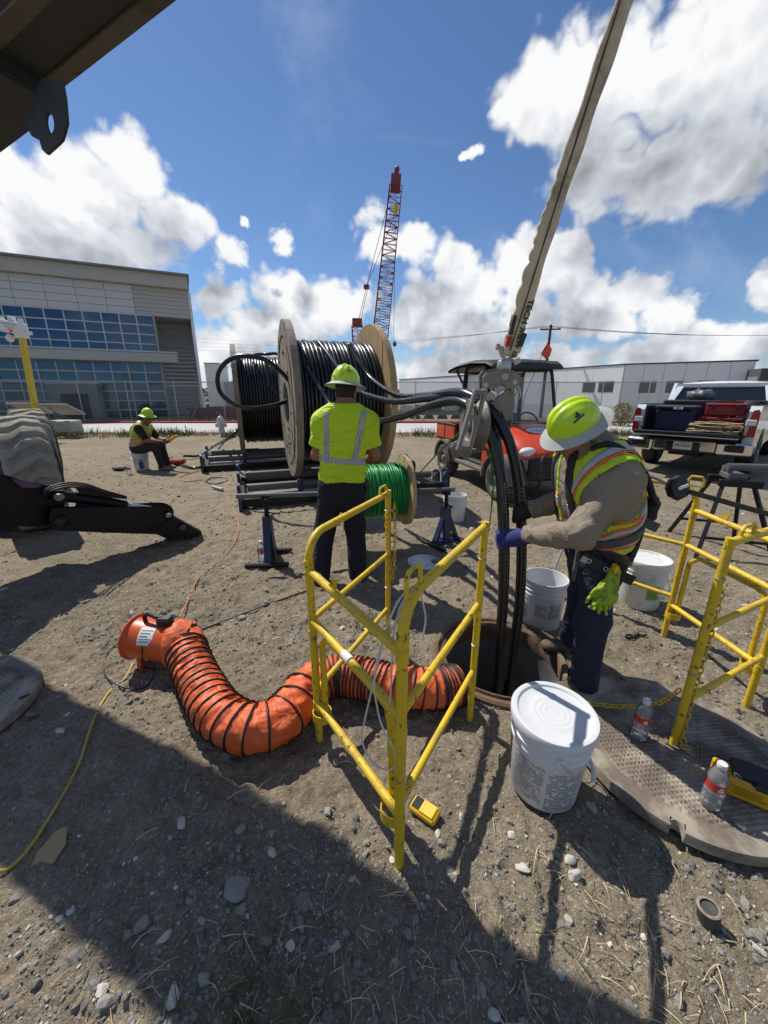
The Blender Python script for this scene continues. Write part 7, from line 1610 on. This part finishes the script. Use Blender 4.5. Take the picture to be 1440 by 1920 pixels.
def bands1(p):
    d = np.abs(shirt1(p)-.001)-.003; x, z = p[:, 0], p[:, 2]-z0
    back = p[:, 1]-3.22
    b1 = np.maximum(np.abs(z-1.115+(x+.32)*.12)-.026, 0)*1.0+np.where(np.abs(z-1.115+(x+.32)*.12) < .026, np.abs(z-1.115+(x+.32)*.12)-.026, 0)
    sl_ = np.abs(x+.455-(z-1.3)*.02)-.024; sr = np.abs(x+.195-(z-1.3)*.20)-.026; sv_ = np.maximum(np.minimum(sl_, sr), np.maximum(1.09-z, z-1.50))
    arms = np.minimum(cap(p, LS+(LE-LS)*.3, LE, .085, .085), cap(p, RS+(RE-RS)*.3, RE, .085, .085))
    return np.maximum(np.maximum(np.maximum(d, np.minimum(b1, sv_)), back-.12), -arms)
skin_obj('reflective_bands', bands1, B1lo, B1hi, .0065, 'reflective', w1, O1)
def jeans1(p):
    t = legs1(p, .014)+folds(p, .012, 8, 9, 3)+.005*np.sin(p[:, 2]*60+p[:, 0]*20)*np.exp(-((p[:, 2]-z0-.14)/.08)**2); t = U_(.03, t, np.minimum(cap(p, LK, LF+vec(-.0, 0, -.03), .08, .080), cap(p, RK, RF+vec(0, 0, -.03), .08, .080)))
    return np.maximum(np.maximum(t, z0+.035-p[:, 2]), p[:, 2]-(z0+1.0))
skin_obj('jeans', jeans1, (-.70, 2.98, z0), (-.10, 3.36, z0+1.02), .011, 'jeans_dark', w1, O1)
for f, dx in ((LF, -.03), (RF, .05)):
    bt = skin_obj('boot', lambda p: np.maximum(U_(.03, cap(p, f+vec(0, -.02, .02), f+vec(0, 0, -.03), .055, .055), ecap(p, f+vec(0, -.02, -.045), f+vec(dx, .16, -.055), .055, .046, (0, 0, 1), .8)), z0+.012-p[:, 2]), (f[0]-.12, f[1]-.12, z0-.01), (f[0]+.14, f[1]+.26, z0+.17), .010, 'boot_tan', w1, O1)
    MB().bar(Vector(f)+V(0, -.075, -.075)-O1, Vector(f)+V(dx, .20, -.075)-O1, .10, .03, ch=.01).obj('sole', 'boot_sole', bt)
skin_obj('hair', lambda p: np.maximum(head_sdf(p, HC, UP1, FW1)-.006, np.maximum(half(p, HC+vec(0, .03, 0), FW1), -half(p, HC+vec(0, 0, -.045), UP1))), HC-.13, HC+.15, .008, 'hair_dark', w1, O1)
face(w1, HC, UP1, FW1, O1, 'skin_tan')
hh, Ph = hard_hat(w1, HC+vec(.0, .0, .058), UP1, FW1, O1, 1.0)
fg = MB()          # small dark figure decal on the back right of the shell
for a_, e_, r_ in (((.052, -.098, .085), (.048, -.085, .11), .007), ((.052, -.098, .085), (.065, -.10, .06), .005), ((.052, -.098, .085), (.040, -.112, .06), .005), ((.05, -.093, .098), (.072, -.083, .09), .004), ((.05, -.093, .098), (.032, -.105, .1), .004)): fg.tube([Ph(*a_), Ph(*e_)], r_, 6)
fg.obj('figure_decal', 'print_black', hh, 180)
MB().box(Ph(-.045, -.122, .05), (.034, .004, .02), None, .002).obj('logo_sticker', 'label_white', hh)
MB().bar(Vector(RH)+V(.11, -.04, .03)-O1, Vector(RH)+V(.13, -.02, -.04)-O1, .03, .05).obj('belt_pouch', 'black_plastic', w1)
# ------------------------------------------------------------------ worker leaning over the manhole
O2 = Vector((1.10, 1.88, .0)); z2 = .03
w2_ = thing('person', 'worker in tan shirt and hi-vis vest guiding black cables into the manhole', 'person', O2)
nH, fH = vec(1.105, 1.785, .84), vec(1.125, 1.975, .84); nK, fK = vec(1.085, 1.745, .46), vec(1.175, 2.02, .46); nA, fA = vec(1.10, 1.745, .10), vec(1.205, 2.13, .10)
PE2, MID, CHS, NB2 = vec(1.105, 1.875, .91), vec(1.085, 1.865, 1.05), vec(1.035, 1.85, 1.20), vec(1.0, 1.845, 1.33)
nS, fS = vec(1.05, 1.675, 1.235), vec(1.00, 2.03, 1.26); nE, fE = vec(.875, 1.615, 1.005), vec(1.03, 2.11, 1.03); nW, fW = vec(.745, 1.865, .90), vec(.862, 2.175, .945)
HC2 = vec(.905, 1.83, 1.425); UP2, FW2 = (-.52, -.30, .80), (-.75, .10, -.55)
fwd2 = (1, 0, .15)
def torso2(p, k=0.0): return U_(.09, ecap(p, PE2, MID, .172+k, .182+k, fwd2, .70), ecap(p, MID, CHS, .182+k, .182+k, fwd2, .66), ecap(p, CHS, (nS+fS)/2+vec(0, 0, .01), .170+k, .140+k, fwd2, .62), cap(p, nS, fS, .062+k, .062+k))
def legs2(p, k=0.0):
    l = U_(.05, cap(p, nH, nK, .086+k, .060+k), cap(p, nK, nA, .058+k, .043+k)); r = U_(.05, cap(p, fH, fK, .086+k, .060+k), cap(p, fK, fA, .058+k, .043+k)); return U_(.05, l, r, ecap(p, PE2, (nH+fH)/2, .165+k, .16+k, (1, 0, 0), .80))
def grip(p, w, k, cdir, cpos, cr, s=1.0, palm_n=None):
    """closed hand: knuckles at k, fingers wrapped round a cable of radius cr through cpos along cdir"""
    w, k, cpos = (np.asarray(q, float) for q in (w, k, cpos)); cd_ = np.asarray(cdir, float)/np.linalg.norm(cdir); d = (k-w)/np.linalg.norm(k-w)
    rad_ = (w-cpos)-cd_*((w-cpos)@cd_); rad_ /= np.linalg.norm(rad_); tan_ = np.cross(cd_, rad_)
    if tan_@d < 0: tan_ = -tan_
    a0 = math.atan2((k-cpos)@tan_, (k-cpos)@rad_)
    r = cap(p, w, w+(k-w)*.45, .033*s, .040*s); r = U_(.02, r, *[cap(p, w+(k-w)*.3, k+cd_*o, .028*s, .0135*s) for o in (-.036, -.012, .012, .036)])
    for j, o in enumerate((-.036, -.012, .012, .036)):
        R_ = cr+.013*s; pts = [cpos+cd_*(((k-cpos)@cd_)+o)+(rad_*math.cos(a0+t)+tan_*math.sin(a0+t))*R_*(1.08 if t < .3 else 1) for t in (.0, .6, 1.25, 1.9, 2.4-.15*abs(j-1))]; pts[0] = k+cd_*o
        for q in range(4): r = smin(r, cap(p, pts[q], pts[q+1], (.0118-.0006*q)*s, (.0112-.0006*q)*s), .003)
    t0 = w+(k-w)*.35+cd_*.040; t1 = cpos+cd_*(((k-cpos)@cd_)+.055)+(rad_*math.cos(a0-.5)+tan_*math.sin(a0-.5))*(cr+.014); t2 = cpos+cd_*(((k-cpos)@cd_)+.050)+(rad_*math.cos(a0-1.4)+tan_*math.sin(a0-1.4))*(cr+.013)
    return U_(.012, r, cap(p, t0, t1, .016*s, .014*s), cap(p, t1, t2, .014*s, .011*s))
nCab = np.array(A(946, 1022, 2.137)); fCab = np.array(A(978, 975, 2.20))
nKn, fKn = np.array(A(936, 1016, 2.085)), np.array(A(966, 966, 2.17))
def body2(p):
    a = U_(.03, torso2(p), legs2(p), cap(p, NB2-vec(-.02, 0, .05), HC2-vec(-.03, 0, .03), .060, .055), head_sdf(p, HC2, UP2, FW2))
    for s, e, w in ((nS, nE, nW), (fS, fE, fW)): a = U_(.03, a, cap(p, s, e, .055, .044)); a = U_(.025, a, cap(p, e, w, .043, .030))
    a = U_(.012, a, grip(p, nW, nKn, (0, .0, 1), nCab, .031, .86), grip(p, fW, fKn, (0, 0, 1), fCab, .031, .86))
    return U_(.03, a, cap(p, nA, nA+vec(-.08, -.0, -.05), .038, .028), cap(p, fA, fA+vec(-.08, .0, -.05), .038, .028))
skin_obj('body', body2, (.58, 1.52, .0), (1.36, 2.30, 1.60), .0105, 'skin', w2_, O2)
def shirt2(p):
    t = torso2(p, .016)
    for s, e, w in ((nS, nE, nW), (fS, fE, fW)):
        t = U_(.045, t, cap(p, s, e, .072, .060)); t = U_(.03, t, cap(p, e, w, .062, .046))
        d = (w-e)/np.linalg.norm(w-e)
    dn, df = (nW-nE)/np.linalg.norm(nW-nE), (fW-fE)/np.linalg.norm(fW-fE)
    t = U_(.03, t, cap(p, NB2-vec(0, 0, .03), NB2+vec(-.045, 0, .06), .082, .080)); inner = cap(p, NB2-vec(.0, 0, .02), NB2+vec(-.06, 0, .10), .060, .062)
    t = np.maximum(t, -inner)
    el = np.exp(-(np.linalg.norm(p-nE, axis=1)/.13)**2)+np.exp(-(np.linalg.norm(p-fE, axis=1)/.13)**2)
    wr_ = np.exp(-(np.linalg.norm(p-nW, axis=1)/.10)**2)
    du_ = (nE-nS)/np.linalg.norm(nE-nS); n3 = fbm(p[:, 0]*9+p[:, 1]*7, p[:, 2]*9+3, 3); n4 = fbm(p[:, 0]*5+40, p[:, 2]*5+p[:, 1]*6, 2)
    cr_ = 1-np.abs(np.sin((p-nE)@dn*42+n3*9)); cu_ = 1-np.abs(np.sin((p-nS)@du_*30+(p[:, 1]-1.7)*12+n4*10))
    t = t-.011*cr_**2*(.3+el+wr_)-.009*cu_**2*(.4+el)+folds(p, .006, 7, 6, 7)+.004*np.sin(p[:, 2]*55+p[:, 0]*30)*np.exp(-((p[:, 2]-.96)/.08)**2)
    for w, d in ((nW, dn), (fW, df)): t = np.minimum(t, np.maximum(cap(p, w-d*.035, w, .054, .054), np.abs((p-(w-d*.02))@d)-.02))
    for w, d in ((nW, dn), (fW, df)): t = np.where(np.linalg.norm(p-w, axis=1) < .12, np.maximum(t, (p-(w+d*.0))@d), t)
    return np.maximum(t, .845+.10*(p[:, 0]-1.13)*-1-p[:, 2])
skin_obj('work_shirt', shirt2, (.64, 1.50, .80), (1.36, 2.30, 1.44), .009, 'shirt_tan', w2_, O2)
AXT = (CHS-PE2)/np.linalg.norm(CHS-PE2)
def vest_core(p, k=0.0): return torso2(p, .030)+folds(p, .005, 8, 7, 2)-k
def arm_holes(p): return np.minimum(U_(.03, cap(p, nS+vec(.0, -.075, -.045), nS+vec(-.03, -.30, -.10), .135, .12), cap(p, nS, nE, .100, .09)), U_(.03, cap(p, fS+vec(0, .075, -.045), fS+vec(0, .3, -.1), .135, .12), cap(p, fS, fE, .100, .09)))
def vest_mask(p, grow=0.0):
    hem = (p-PE2)@AXT+.015; neck = cap(p, NB2-vec(0, 0, .04), HC2, .085, .10)
    front = np.maximum(.045-np.abs(p[:, 1]-1.86), p[:, 0]-1.03)*-1
    open_ = np.where(p[:, 0] < 1.04, .05-np.abs(p[:, 1]-1.86), -1)
    return np.maximum(np.maximum(-hem, -arm_holes(p)+grow), np.maximum(-neck, open_))
def vest(p): return np.maximum(vest_core(p), vest_mask(p))
VLO, VHI = (.86, 1.58, .84), (1.36, 2.16, 1.40)
skin_obj('vest', vest, VLO, VHI, .009, 'hivis_vest', w2_, O2)
def bandslab(p, c, w): s = (p-PE2)@AXT; return np.abs(s-c)-w
def vband(p, lift, c, w): return np.maximum(np.maximum(vest_core(p, lift+.003), -vest_core(p, -.009)), np.maximum(vest_mask(p), bandslab(p, c, w)))
skin_obj('silver_bands', lambda p: np.minimum(vband(p, .0035, .065, .026), vband(p, .0035, .205, .026)), VLO, VHI, .0075, 'reflective', w2_, O2)
skin_obj('orange_bands', lambda p: np.minimum(np.minimum(vband(p, .002, .065+.034, .008), vband(p, .002, .065-.034, .008)), np.minimum(vband(p, .002, .205+.034, .008), vband(p, .002, .205-.034, .008))), VLO, VHI, .0075, 'hivis_orange', w2_, O2)
def edge_strip(p, a, b, lift): h = arm_holes(p); return np.maximum(np.maximum(vest_core(p, lift+.003), -vest_core(p, -.009)), np.maximum(np.maximum(a-h, h-b), vest_mask(p)))
skin_obj('orange_trim', lambda p: edge_strip(p, .026, .036, .003), VLO, VHI, .0075, 'hivis_orange', w2_, O2)
skin_obj('silver_trim', lambda p: edge_strip(p, .036, .058, .004), VLO, VHI, .0075, 'reflective', w2_, O2)
def jeans2(p):
    t = legs2(p, .013)+folds(p, .014, 9, 9, 5)+.005*np.sin(p[:, 2]*55+p[:, 0]*25)*(np.exp(-((p[:, 2]-.16)/.09)**2)+.7*np.exp(-((p[:, 2]-.46)/.07)**2)); t = U_(.03, t, np.minimum(cap(p, nK, nA+vec(.0, 0, -.03), .068, .068), cap(p, fK, fA+vec(0, 0, -.03), .068, .068)))
    return np.maximum(np.maximum(t, z2+.03-p[:, 2]), p[:, 2]-.93)
skin_obj('jeans', jeans2, (.88, 1.58, .02), (1.34, 2.18, .95), .010, 'jeans_blue', w2_, O2)
for f, dx in ((nA, (-.15, -.01)), (fA, (-.14, .0))):
    bt = skin_obj('boot', lambda p: np.maximum(U_(.03, cap(p, f+vec(.01, 0, .02), f+vec(0, 0, -.03), .058, .058), ecap(p, f+vec(.02, 0, -.045), f+vec(dx[0], dx[1], -.058), .056, .046, (0, 0, 1), .8)), z2-.0-p[:, 2]), (f[0]-.24, f[1]-.10, z2-.03), (f[0]+.12, f[1]+.10, .18), .008, 'boot_brown', w2_, O2)
    MB().bar(Vector(f)+V(.07, 0, -.083)-O2, Vector(f)+V(dx[0]-.03, dx[1], -.083)-O2, .095, .028, ch=.01).obj('sole', 'boot_sole', bt)
skin_obj('hair', lambda p: np.maximum(head_sdf(p, HC2, UP2, FW2)-.005, np.maximum(half(p, HC2+vec(.0, 0, 0)+np.array(FW2)*.02, FW2), -half(p, HC2-np.array(UP2)*.03, UP2))), HC2-.14, HC2+.14, .009, 'hair_dark', w2_, O2)
face(w2_, HC2, UP2, FW2, O2, 'skin')
ub = np.array(UP2)/np.linalg.norm(UP2)
skin_obj('neck_shade', lambda p: np.maximum(np.abs(U_(.04, cap(p, HC2, HC2-ub*.10+vec(.05, 0, -.02), .098, .088), cap(p, HC2-ub*.08+vec(.04, 0, 0), NB2+vec(.05, 0, .0), .085, .085))+folds(p, .008, 14, 12))-.005, np.maximum(half(p, HC2-np.array(FW2)*.02, FW2), half(p, HC2+ub*.03, ub))), HC2-.22, HC2+.22, .009, 'shirt_tan', w2_, O2)
hh2, Ph2 = hard_hat(w2_, HC2+np.array(UP2)/np.linalg.norm(UP2)*.045, UP2, FW2, O2, .85)
b = MB()          # dark badge: figure over a slanted bar
S_, F_, Up_ = axes(UP2, FW2)
def onhat(a, t):  # point and frame on the shell's side: angle, height
    r = math.cos(t)**.82; return Ph2(.114*r*math.cos(a), .142*r*math.sin(a), .014+.136*math.sin(t)**.95)
aa = [math.pi-.55+.0, ] if False else None
side_sign = 1 if (S_.y < 0) else -1
a0 = 0.0 if side_sign > 0 else math.pi
quad = [onhat(a0+da, t) for da, t in ((-.26, .50), (.26, .62), (.26, .70), (-.26, .58))]; b.put([q*1.0 for q in quad], [(0, 1, 2, 3)])
nr = (quad[1]-quad[0]).cross(quad[2]-quad[0]).normalized()
if nr.dot(Vector((0, 0, CAM_H))-O2-quad[0]) < 0: nr = -nr
b.v = [tuple(Vector(p)+nr*.004) for p in b.v]
fgm = [onhat(a0+da, t)+nr*.004 for da, t in ((-.10, .66), (.10, .70), (.13, .80), (.06, .86), (.05, .97), (-.01, .95), (-.02, .84), (-.12, .76))]; b.put(fgm, [tuple(range(len(fgm)))]); b.obj('badge_decal', 'print_black', hh2, 0)
# gloves
GL = skin_obj('glove', lambda p: np.maximum(U_(.01, grip(p, nW, nKn, (0, 0, 1), nCab, .031, 1.12), cap(p, nW-(nKn-nW)*.18, nW+(nKn-nW)*.2, .043, .041)), 0*p[:, 0]-1), (.58, 1.78, .76), (.80, 2.22, 1.02), .0042, 'glove_blue', w2_, O2)
skin_obj('glove', lambda p: U_(.01, grip(p, fW, fKn, (0, 0, 1), fCab, .031, 1.12), cap(p, fW-(fKn-fW)*.18, fW+(fKn-fW)*.2, .043, .041)), (.68, 2.08, .80), (.95, 2.34, 1.08), .0065, 'glove_black', w2_, O2)
# spare lime gloves clipped at the hip
gb = np.array(A(1150, 1085, 1.64)); 
def spare(p):
    r = None
    for k, (o, dz_) in enumerate(((0, 0), (.03, .012))):
        w = gb+vec(-.005+o*.3, -.004+o, -.015); h_ = hand(p, w, (-.18-.25*k, -.05, -1), (-1, 0, 0) if k == 0 else (1, -.2, 0), .98, .45, .9+.4*k); r = h_ if r is None else np.minimum(r, h_)
    return smin(r, ecap(p, gb+vec(.004, .01, .03), gb+vec(0, .01, -.04), .030, .036, (0, 1, 0), .7), .006)
sg_ = skin_obj('spare_gloves', spare, gb-vec(.13, .10, .26), gb+vec(.12, .12, .09), .0055, 'glove_lime', w2_, O2)
MB().bar(Vector(gb)+V(0, .0, .07)-O2, Vector(gb)+V(0, .01, .0)-O2, .018, .03).obj('glove_clip', 'sensor_yellow', sg_)
# harness: belt, thigh, back and shoulder webbing as bands on the body
def web(fn_slab, lift, lo, hi, mat, nm, core=None):
    core = core or vest_core; return skin_obj(nm, lambda p: np.maximum(np.maximum(core(p, lift+.002), -core(p, lift-.014)), fn_slab(p)), lo, hi, .0075, mat, w2_, O2)
def plane_band(c, n, w): c, n = np.asarray(c, float), np.asarray(n, float)/np.linalg.norm(n); return lambda p: np.abs((p-c)@n)-w
bb_ = plane_band((1.13, 1.80, .965), (-.42, .10, 1.0), .023); web(bb_, .010, VLO, VHI, 'strap_grey', 'waist_webbing')
sb2 = plane_band((1.06, 1.68, 1.16), (.66, -.62, -.55), .022)
web(lambda p: np.maximum(plane_band((1.10, 1.95, 1.2), (.10, 1, .16), .022)(p), p[:, 2]*0-1), .011, VLO, VHI, 'strap_black', 'shoulder_webbing'); web(lambda p: plane_band((1.10, 1.76, 1.2), (.10, 1, -.16), .022)(p), .011, VLO, VHI, 'strap_black', 'shoulder_webbing')
def hip_core(p, k=0.0): return np.minimum(legs2(p, .022), torso2(p, .022))-k
web(lambda p: np.maximum(plane_band((1.10, 1.80, .865), (.36, .0, 1), .024)(p), .90*0+p[:, 2]-1.0), .006, (.86, 1.56, .70), (1.36, 2.2, 1.02), 'black_plastic', 'belt', hip_core)
bl_ = [o for o in w2_.children if o.name.startswith('belt')][0]
for u, v in ((1104, 1052), (1136, 1067), (1153, 1074)): MB().torus(Vector(A(u, v, 1.655))-O2, (0, -1, .2), .010, .003, 16, 6).obj('grommet', 'steel_galv', bl_)
MB().bar(Vector(A(1093, 1046, 1.665))-O2, Vector(A(1188, 1090, 1.665))-O2, .006, .05, V(0, 0, 1), .002).obj('belt_plate', 'strap_black', bl_)
MB().bar(Vector(A(1090, 1046, 1.655))-O2, Vector(A(1100, 1052, 1.655))-O2, .008, .03, V(0, 0, 1)).obj('buckle', 'steel_galv', bl_)
MB().bar(Vector(A(1086, 1022, 1.70))-O2, Vector(A(1074, 1088, 1.70))-O2, .006, .032, V(0, -1, .2)).obj('loose_strap_end', 'strap_grey', w2_)
MB().tube(spline([Vector(A(u, v, Y))-O2 for u, v, Y in ((1112, 842, 1.74), (1140, 832, 1.70), (1172, 846, 1.68), (1198, 872, 1.68), (1214, 900, 1.70), (1222, 925, 1.72), (1228, 945, 1.74))], 6), .024, 10, flat=.6).obj('back_pad', 'strap_black', w2_, 180)
MB().tube(spline([Vector(A(u, v, Y))-O2 for u, v, Y in ((1130, 832, 1.95), (1165, 842, 1.95), (1195, 872, 1.92), (1216, 896, 1.86))], 6), .018, 10, flat=.55).obj('back_pad', 'strap_black', w2_, 180)
MB().box(Vector(A(1215, 955, 1.80))-O2, (.055, .09, .11), Matrix.Rotation(rad(12), 3, 'Y'), .012).bar(Vector(A(1222, 930, 1.80))-O2, Vector(A(1216, 975, 1.80))-O2, .05, .06, ch=.01).obj('absorber_pack', 'strap_black', w2_); MB().bar(Vector(A(1200, 975, 1.76))-O2, Vector(A(1228, 988, 1.76))-O2, .06, .045, ch=.006).obj('pack_flap', 'strap_grey', w2_)
MB().torus(Vector(A(1214, 893, 1.80))-O2, (.5, -.6, .5), .026, .005, 18, 6).obj('d_ring', 'steel_galv', w2_)
# self retracting lifeline
srl = thing('retractable_lifeline', 'black retractable lifeline block strung between harness and the right edge', 'lifeline', A(1270, 915, 1.72)); s0v = Vector(srl.location)
Rq = Matrix.Rotation(rad(24), 3, 'Y')
MB().lathe([(0, -.024), (.030, -.026), (.046, -.020), (.052, 0), (.046, .020), (.030, .026), (0, .024)], (0, 0, 0), (.1, -1, .35), 8, xs=1.15).obj('housing', 'black_plastic', srl, 20)
MB().box((.003, -.030, .012), (.045, .003, .014), Matrix.Rotation(rad(-22), 3, 'Y')).obj('data_label', 'label_white', srl)
MB().tube(spline([A(1216, 893, 1.80)-s0v, A(1232, 898, 1.77)-s0v, A(1250, 906, 1.74)-s0v], 5), .007, 8).obj('snap_hook', 'steel_galv', srl); MB().bar(A(1218, 892, 1.80)-s0v, A(1248, 904, 1.75)-s0v, .014, .006).obj('green_tether', 'green_rope', srl)
MB().bar(A(1292, 922, 1.70)-s0v, A(1480, 975, 1.45)-s0v, .003, .022, V(0, 0, 1)).obj('webbing', 'sling_dark', srl)
# ------------------------------------------------------------------ worker sitting on a bucket
O3 = Vector((bk5.location.x, bk5.location.y, gh(bk5.location.x, bk5.location.y))); bx_, by_, bz_ = O3
w3 = thing('person', 'worker in hi-vis vest sitting on a bucket holding a yellow meter', 'person', O3)
def q3(x, y, z): return vec(bx_+x, by_+y, bz_+z)
nH3, fH3, nK3, fK3, nA3, fA3 = q3(.02, -.10, .47), q3(.02, .10, .47), q3(.44, -.13, .53), q3(.42, .14, .53), q3(.52, -.12, .10), q3(.50, .15, .10)
PE3, CH3, NB3 = q3(0, 0, .50), q3(.10, 0, .78), q3(.22, -.01, .98); nS3, fS3, nE3, fE3, nW3, fW3 = q3(.20, -.18, .92), q3(.20, .18, .92), q3(.34, -.20, .66), q3(.36, .18, .66), q3(.60, -.08, .64), q3(.62, .06, .66)
HC3 = q3(.34, -.03, 1.13); UP3, FW3 = (.12, -.05, 1), (.85, -.55, -.18); d3 = (.9, 0, .3)
def torso3(p, k=0.0): return U_(.08, ecap(p, PE3, CH3, .165+k, .175+k, d3, .72), ecap(p, CH3, (nS3+fS3)/2, .175+k, .15+k, d3, .66), cap(p, nS3, fS3, .068+k, .068+k))
def legs3(p, k=0.0): return U_(.05, cap(p, nH3, nK3, .095+k, .072+k), cap(p, nK3, nA3, .068+k, .05+k), cap(p, fH3, fK3, .095+k, .072+k), cap(p, fK3, fA3, .068+k, .05+k), ecap(p, PE3-vec(0, 0, .02), PE3, .16+k, .16+k, (0, 0, 1), .8))
def body3(p):
    a = U_(.03, torso3(p), legs3(p), cap(p, NB3-vec(.02, 0, .05), HC3-vec(.02, 0, .03), .058, .054), head_sdf(p, HC3, UP3, FW3))
    for s, e, w in ((nS3, nE3, nW3), (fS3, fE3, fW3)): a = U_(.03, a, cap(p, s, e, .052, .042), cap(p, e, w, .042, .030))
    return U_(.012, a, hand(p, nW3, (.8, .25, .05), (0, -.2, 1), 1.05, .9), hand(p, fW3, (.8, -.2, .05), (0, .2, 1), 1.05, .9), cap(p, nA3, nA3+vec(.12, -.03, -.05), .04, .035), cap(p, fA3, fA3+vec(.12, 0, -.05), .04, .035))
skin_obj('body', body3, O3+V(-.25, -.40, 0), O3+V(.90, .40, 1.32), .0145, 'skin_tan', w3, O3)
skin_obj('shirt', lambda p: np.maximum(U_(.03, torso3(p, .012), cap(p, nS3, nS3+(nE3-nS3)*.7, .075, .068), cap(p, fS3, fS3+(fE3-fS3)*.7, .075, .068)), bz_+.45-p[:, 2]), O3+V(-.25, -.36, .40), O3+V(.60, .36, 1.06), .0145, 'shirt_black', w3, O3)
A3 = (CH3-PE3)/np.linalg.norm(CH3-PE3)
def vest3(p, k=0.0): return np.maximum(torso3(p, .026)-k, np.maximum(.02-(p-PE3)@A3, np.maximum(-np.minimum(cap(p, nS3+vec(.02, -.08, -.02), nE3, .11, .09), cap(p, fS3+vec(.02, .08, -.02), fE3, .11, .09)), -cap(p, NB3, HC3, .09, .09))))
skin_obj('vest', vest3, O3+V(-.26, -.30, .42), O3+V(.5, .30, 1.08), .013, 'hivis_vest', w3, O3)
def b3(p, lift, half_w): x = p[:, 0]-bx_; s = (p-PE3)@A3; d = np.minimum(np.abs(s-.20-.5*(x-.0))-half_w, np.minimum(np.abs(s-.12)-half_w, np.abs(p[:, 1]-by_+.13-.0*s)-half_w)); return np.maximum(vest3(p, lift), np.maximum(-vest3(p, -.006), d))
skin_obj('orange_bands', lambda p: b3(p, .004, .042), O3+V(-.26, -.30, .42), O3+V(.5, .30, 1.08), .011, 'hivis_orange', w3, O3); skin_obj('silver_bands', lambda p: b3(p, .008, .022), O3+V(-.26, -.30, .42), O3+V(.5, .30, 1.08), .010, 'reflective', w3, O3)
skin_obj('trousers', lambda p: np.maximum(legs3(p, .014)+folds(p, .006, 8, 8), bz_+.06-p[:, 2]), O3+V(-.25, -.32, .02), O3+V(.66, .32, .68), .014, 'trousers_dark', w3, O3)
for f in (nA3, fA3): skin_obj('boot', lambda p: np.maximum(U_(.03, cap(p, f+vec(-.02, 0, .03), f+vec(-.02, 0, -.04), .056, .056), ecap(p, f+vec(-.03, 0, -.05), f+vec(.15, -.02, -.055), .055, .045, (0, 0, 1), .8)), bz_-p[:, 2]), Vector(f)+V(-.14, -.12, -.12), Vector(f)+V(.26, .12, .12), .012, 'boot_tan', w3, O3)
face(w3, HC3, UP3, FW3, O3, 'skin_tan', True); hh3, Ph3 = hard_hat(w3, HC3+vec(.0, 0, .055), UP3, FW3, O3, 1.0)
for o in hh3.children: o.data.materials[0] = M_('hat_brim_lime')
for s_ in (-.03, .03): MB().box(Ph3(.09, s_, .06), (.02, .03, .02)).obj('vent_decal', 'print_black', hh3)
mt = thing('hand_meter', 'yellow hand meter held by the sitting worker', 'meter', Vector(nW3)+V(.20, .05, .06)); MB().box((0, 0, 0), (.24, .09, .06), Matrix.Rotation(rad(-28), 3, 'Y'), .012).obj('body', 'sensor_yellow', mt)
wd_ = thing('probe_wand', 'black probe rod below the yellow meter of the sitting worker', 'probe', Vector(nW3)+V(.02, 0, -.06)); MB().tube([(.12, 0, .06), (-.14, -.02, -.10)], .014, 8).obj('rod', 'black_plastic', wd_)
# litter round the sitting worker
rt_ = thing('splicing_tool', 'red tool with cable end on the ground by the sitting worker boots', 'tool', P(330, 872, .03), rad(10)); MB().box((0, 0, .06), (.42, .24, .12), None, .03).obj('housing', 'tool_red', rt_); MB().box((-.30, .25, .07), (.3, .2, .12), None, .03).obj('second_housing', 'tool_red', rt_)
tag(MB().tube(spline([P(345, 862, .10), P(375, 858, .06), P(400, 848, .16), A(430, 820, 8.2), A(455, 795, 8.8)], 8), .03, 10).obj('cable_tail', 'cable_black', None, 180), 'black cable end lying from the second reel to the red tool', 'cable')
tag(MB().tube(spline([P(340, 876, .04), P(372, 880, .03), P(398, 862, .05), P(420, 842, .18), A(440, 818, 8.0)], 8), .026, 10).obj('cable_tail', 'cable_black', None, 180), 'lower black cable end reaching the red tool', 'cable')
gl_ = thing('work_gloves', 'dark gloves dropped beside the bucket seat', 'gloves', P(225, 882, .02)); b = MB().ball((0, 0, .02), (.14, .08, .04), 14, 8).ball((.1, .03, .03), (.09, .05, .035), 10, 6).ball((-.12, .04, .02), (.08, .05, .03), 10, 6); b.obj('cloth', 'bag_black', gl_, 180)
cord('extension_cord', 'thin orange cord coiled between sitting worker and reel stand', [P(380, 900, .01), P(350, 905, .01), P(335, 898, .01), P(360, 888, .01), P(395, 880, .01), P(418, 886, .01), P(424, 905, .01)], .008, 'cord_orange')
cord('air_hose', 'grey hose coil lying left of the reel stand end', [P(385, 905, .012), P(395, 898, .012), P(420, 896, .012), P(425, 903, .012), P(405, 909, .012), P(388, 904, .012), P(400, 895, .012), P(426, 898, .012)], .01, 'grey_steel')
lv = thing('spirit_level', 'short silver level lying on the dirt by the orange cord', 'level', P(408, 920, .01), rad(-38)); MB().box((0, 0, .02), (.34, .05, .04), None, .005).obj('bar', 'steel_galv', lv)
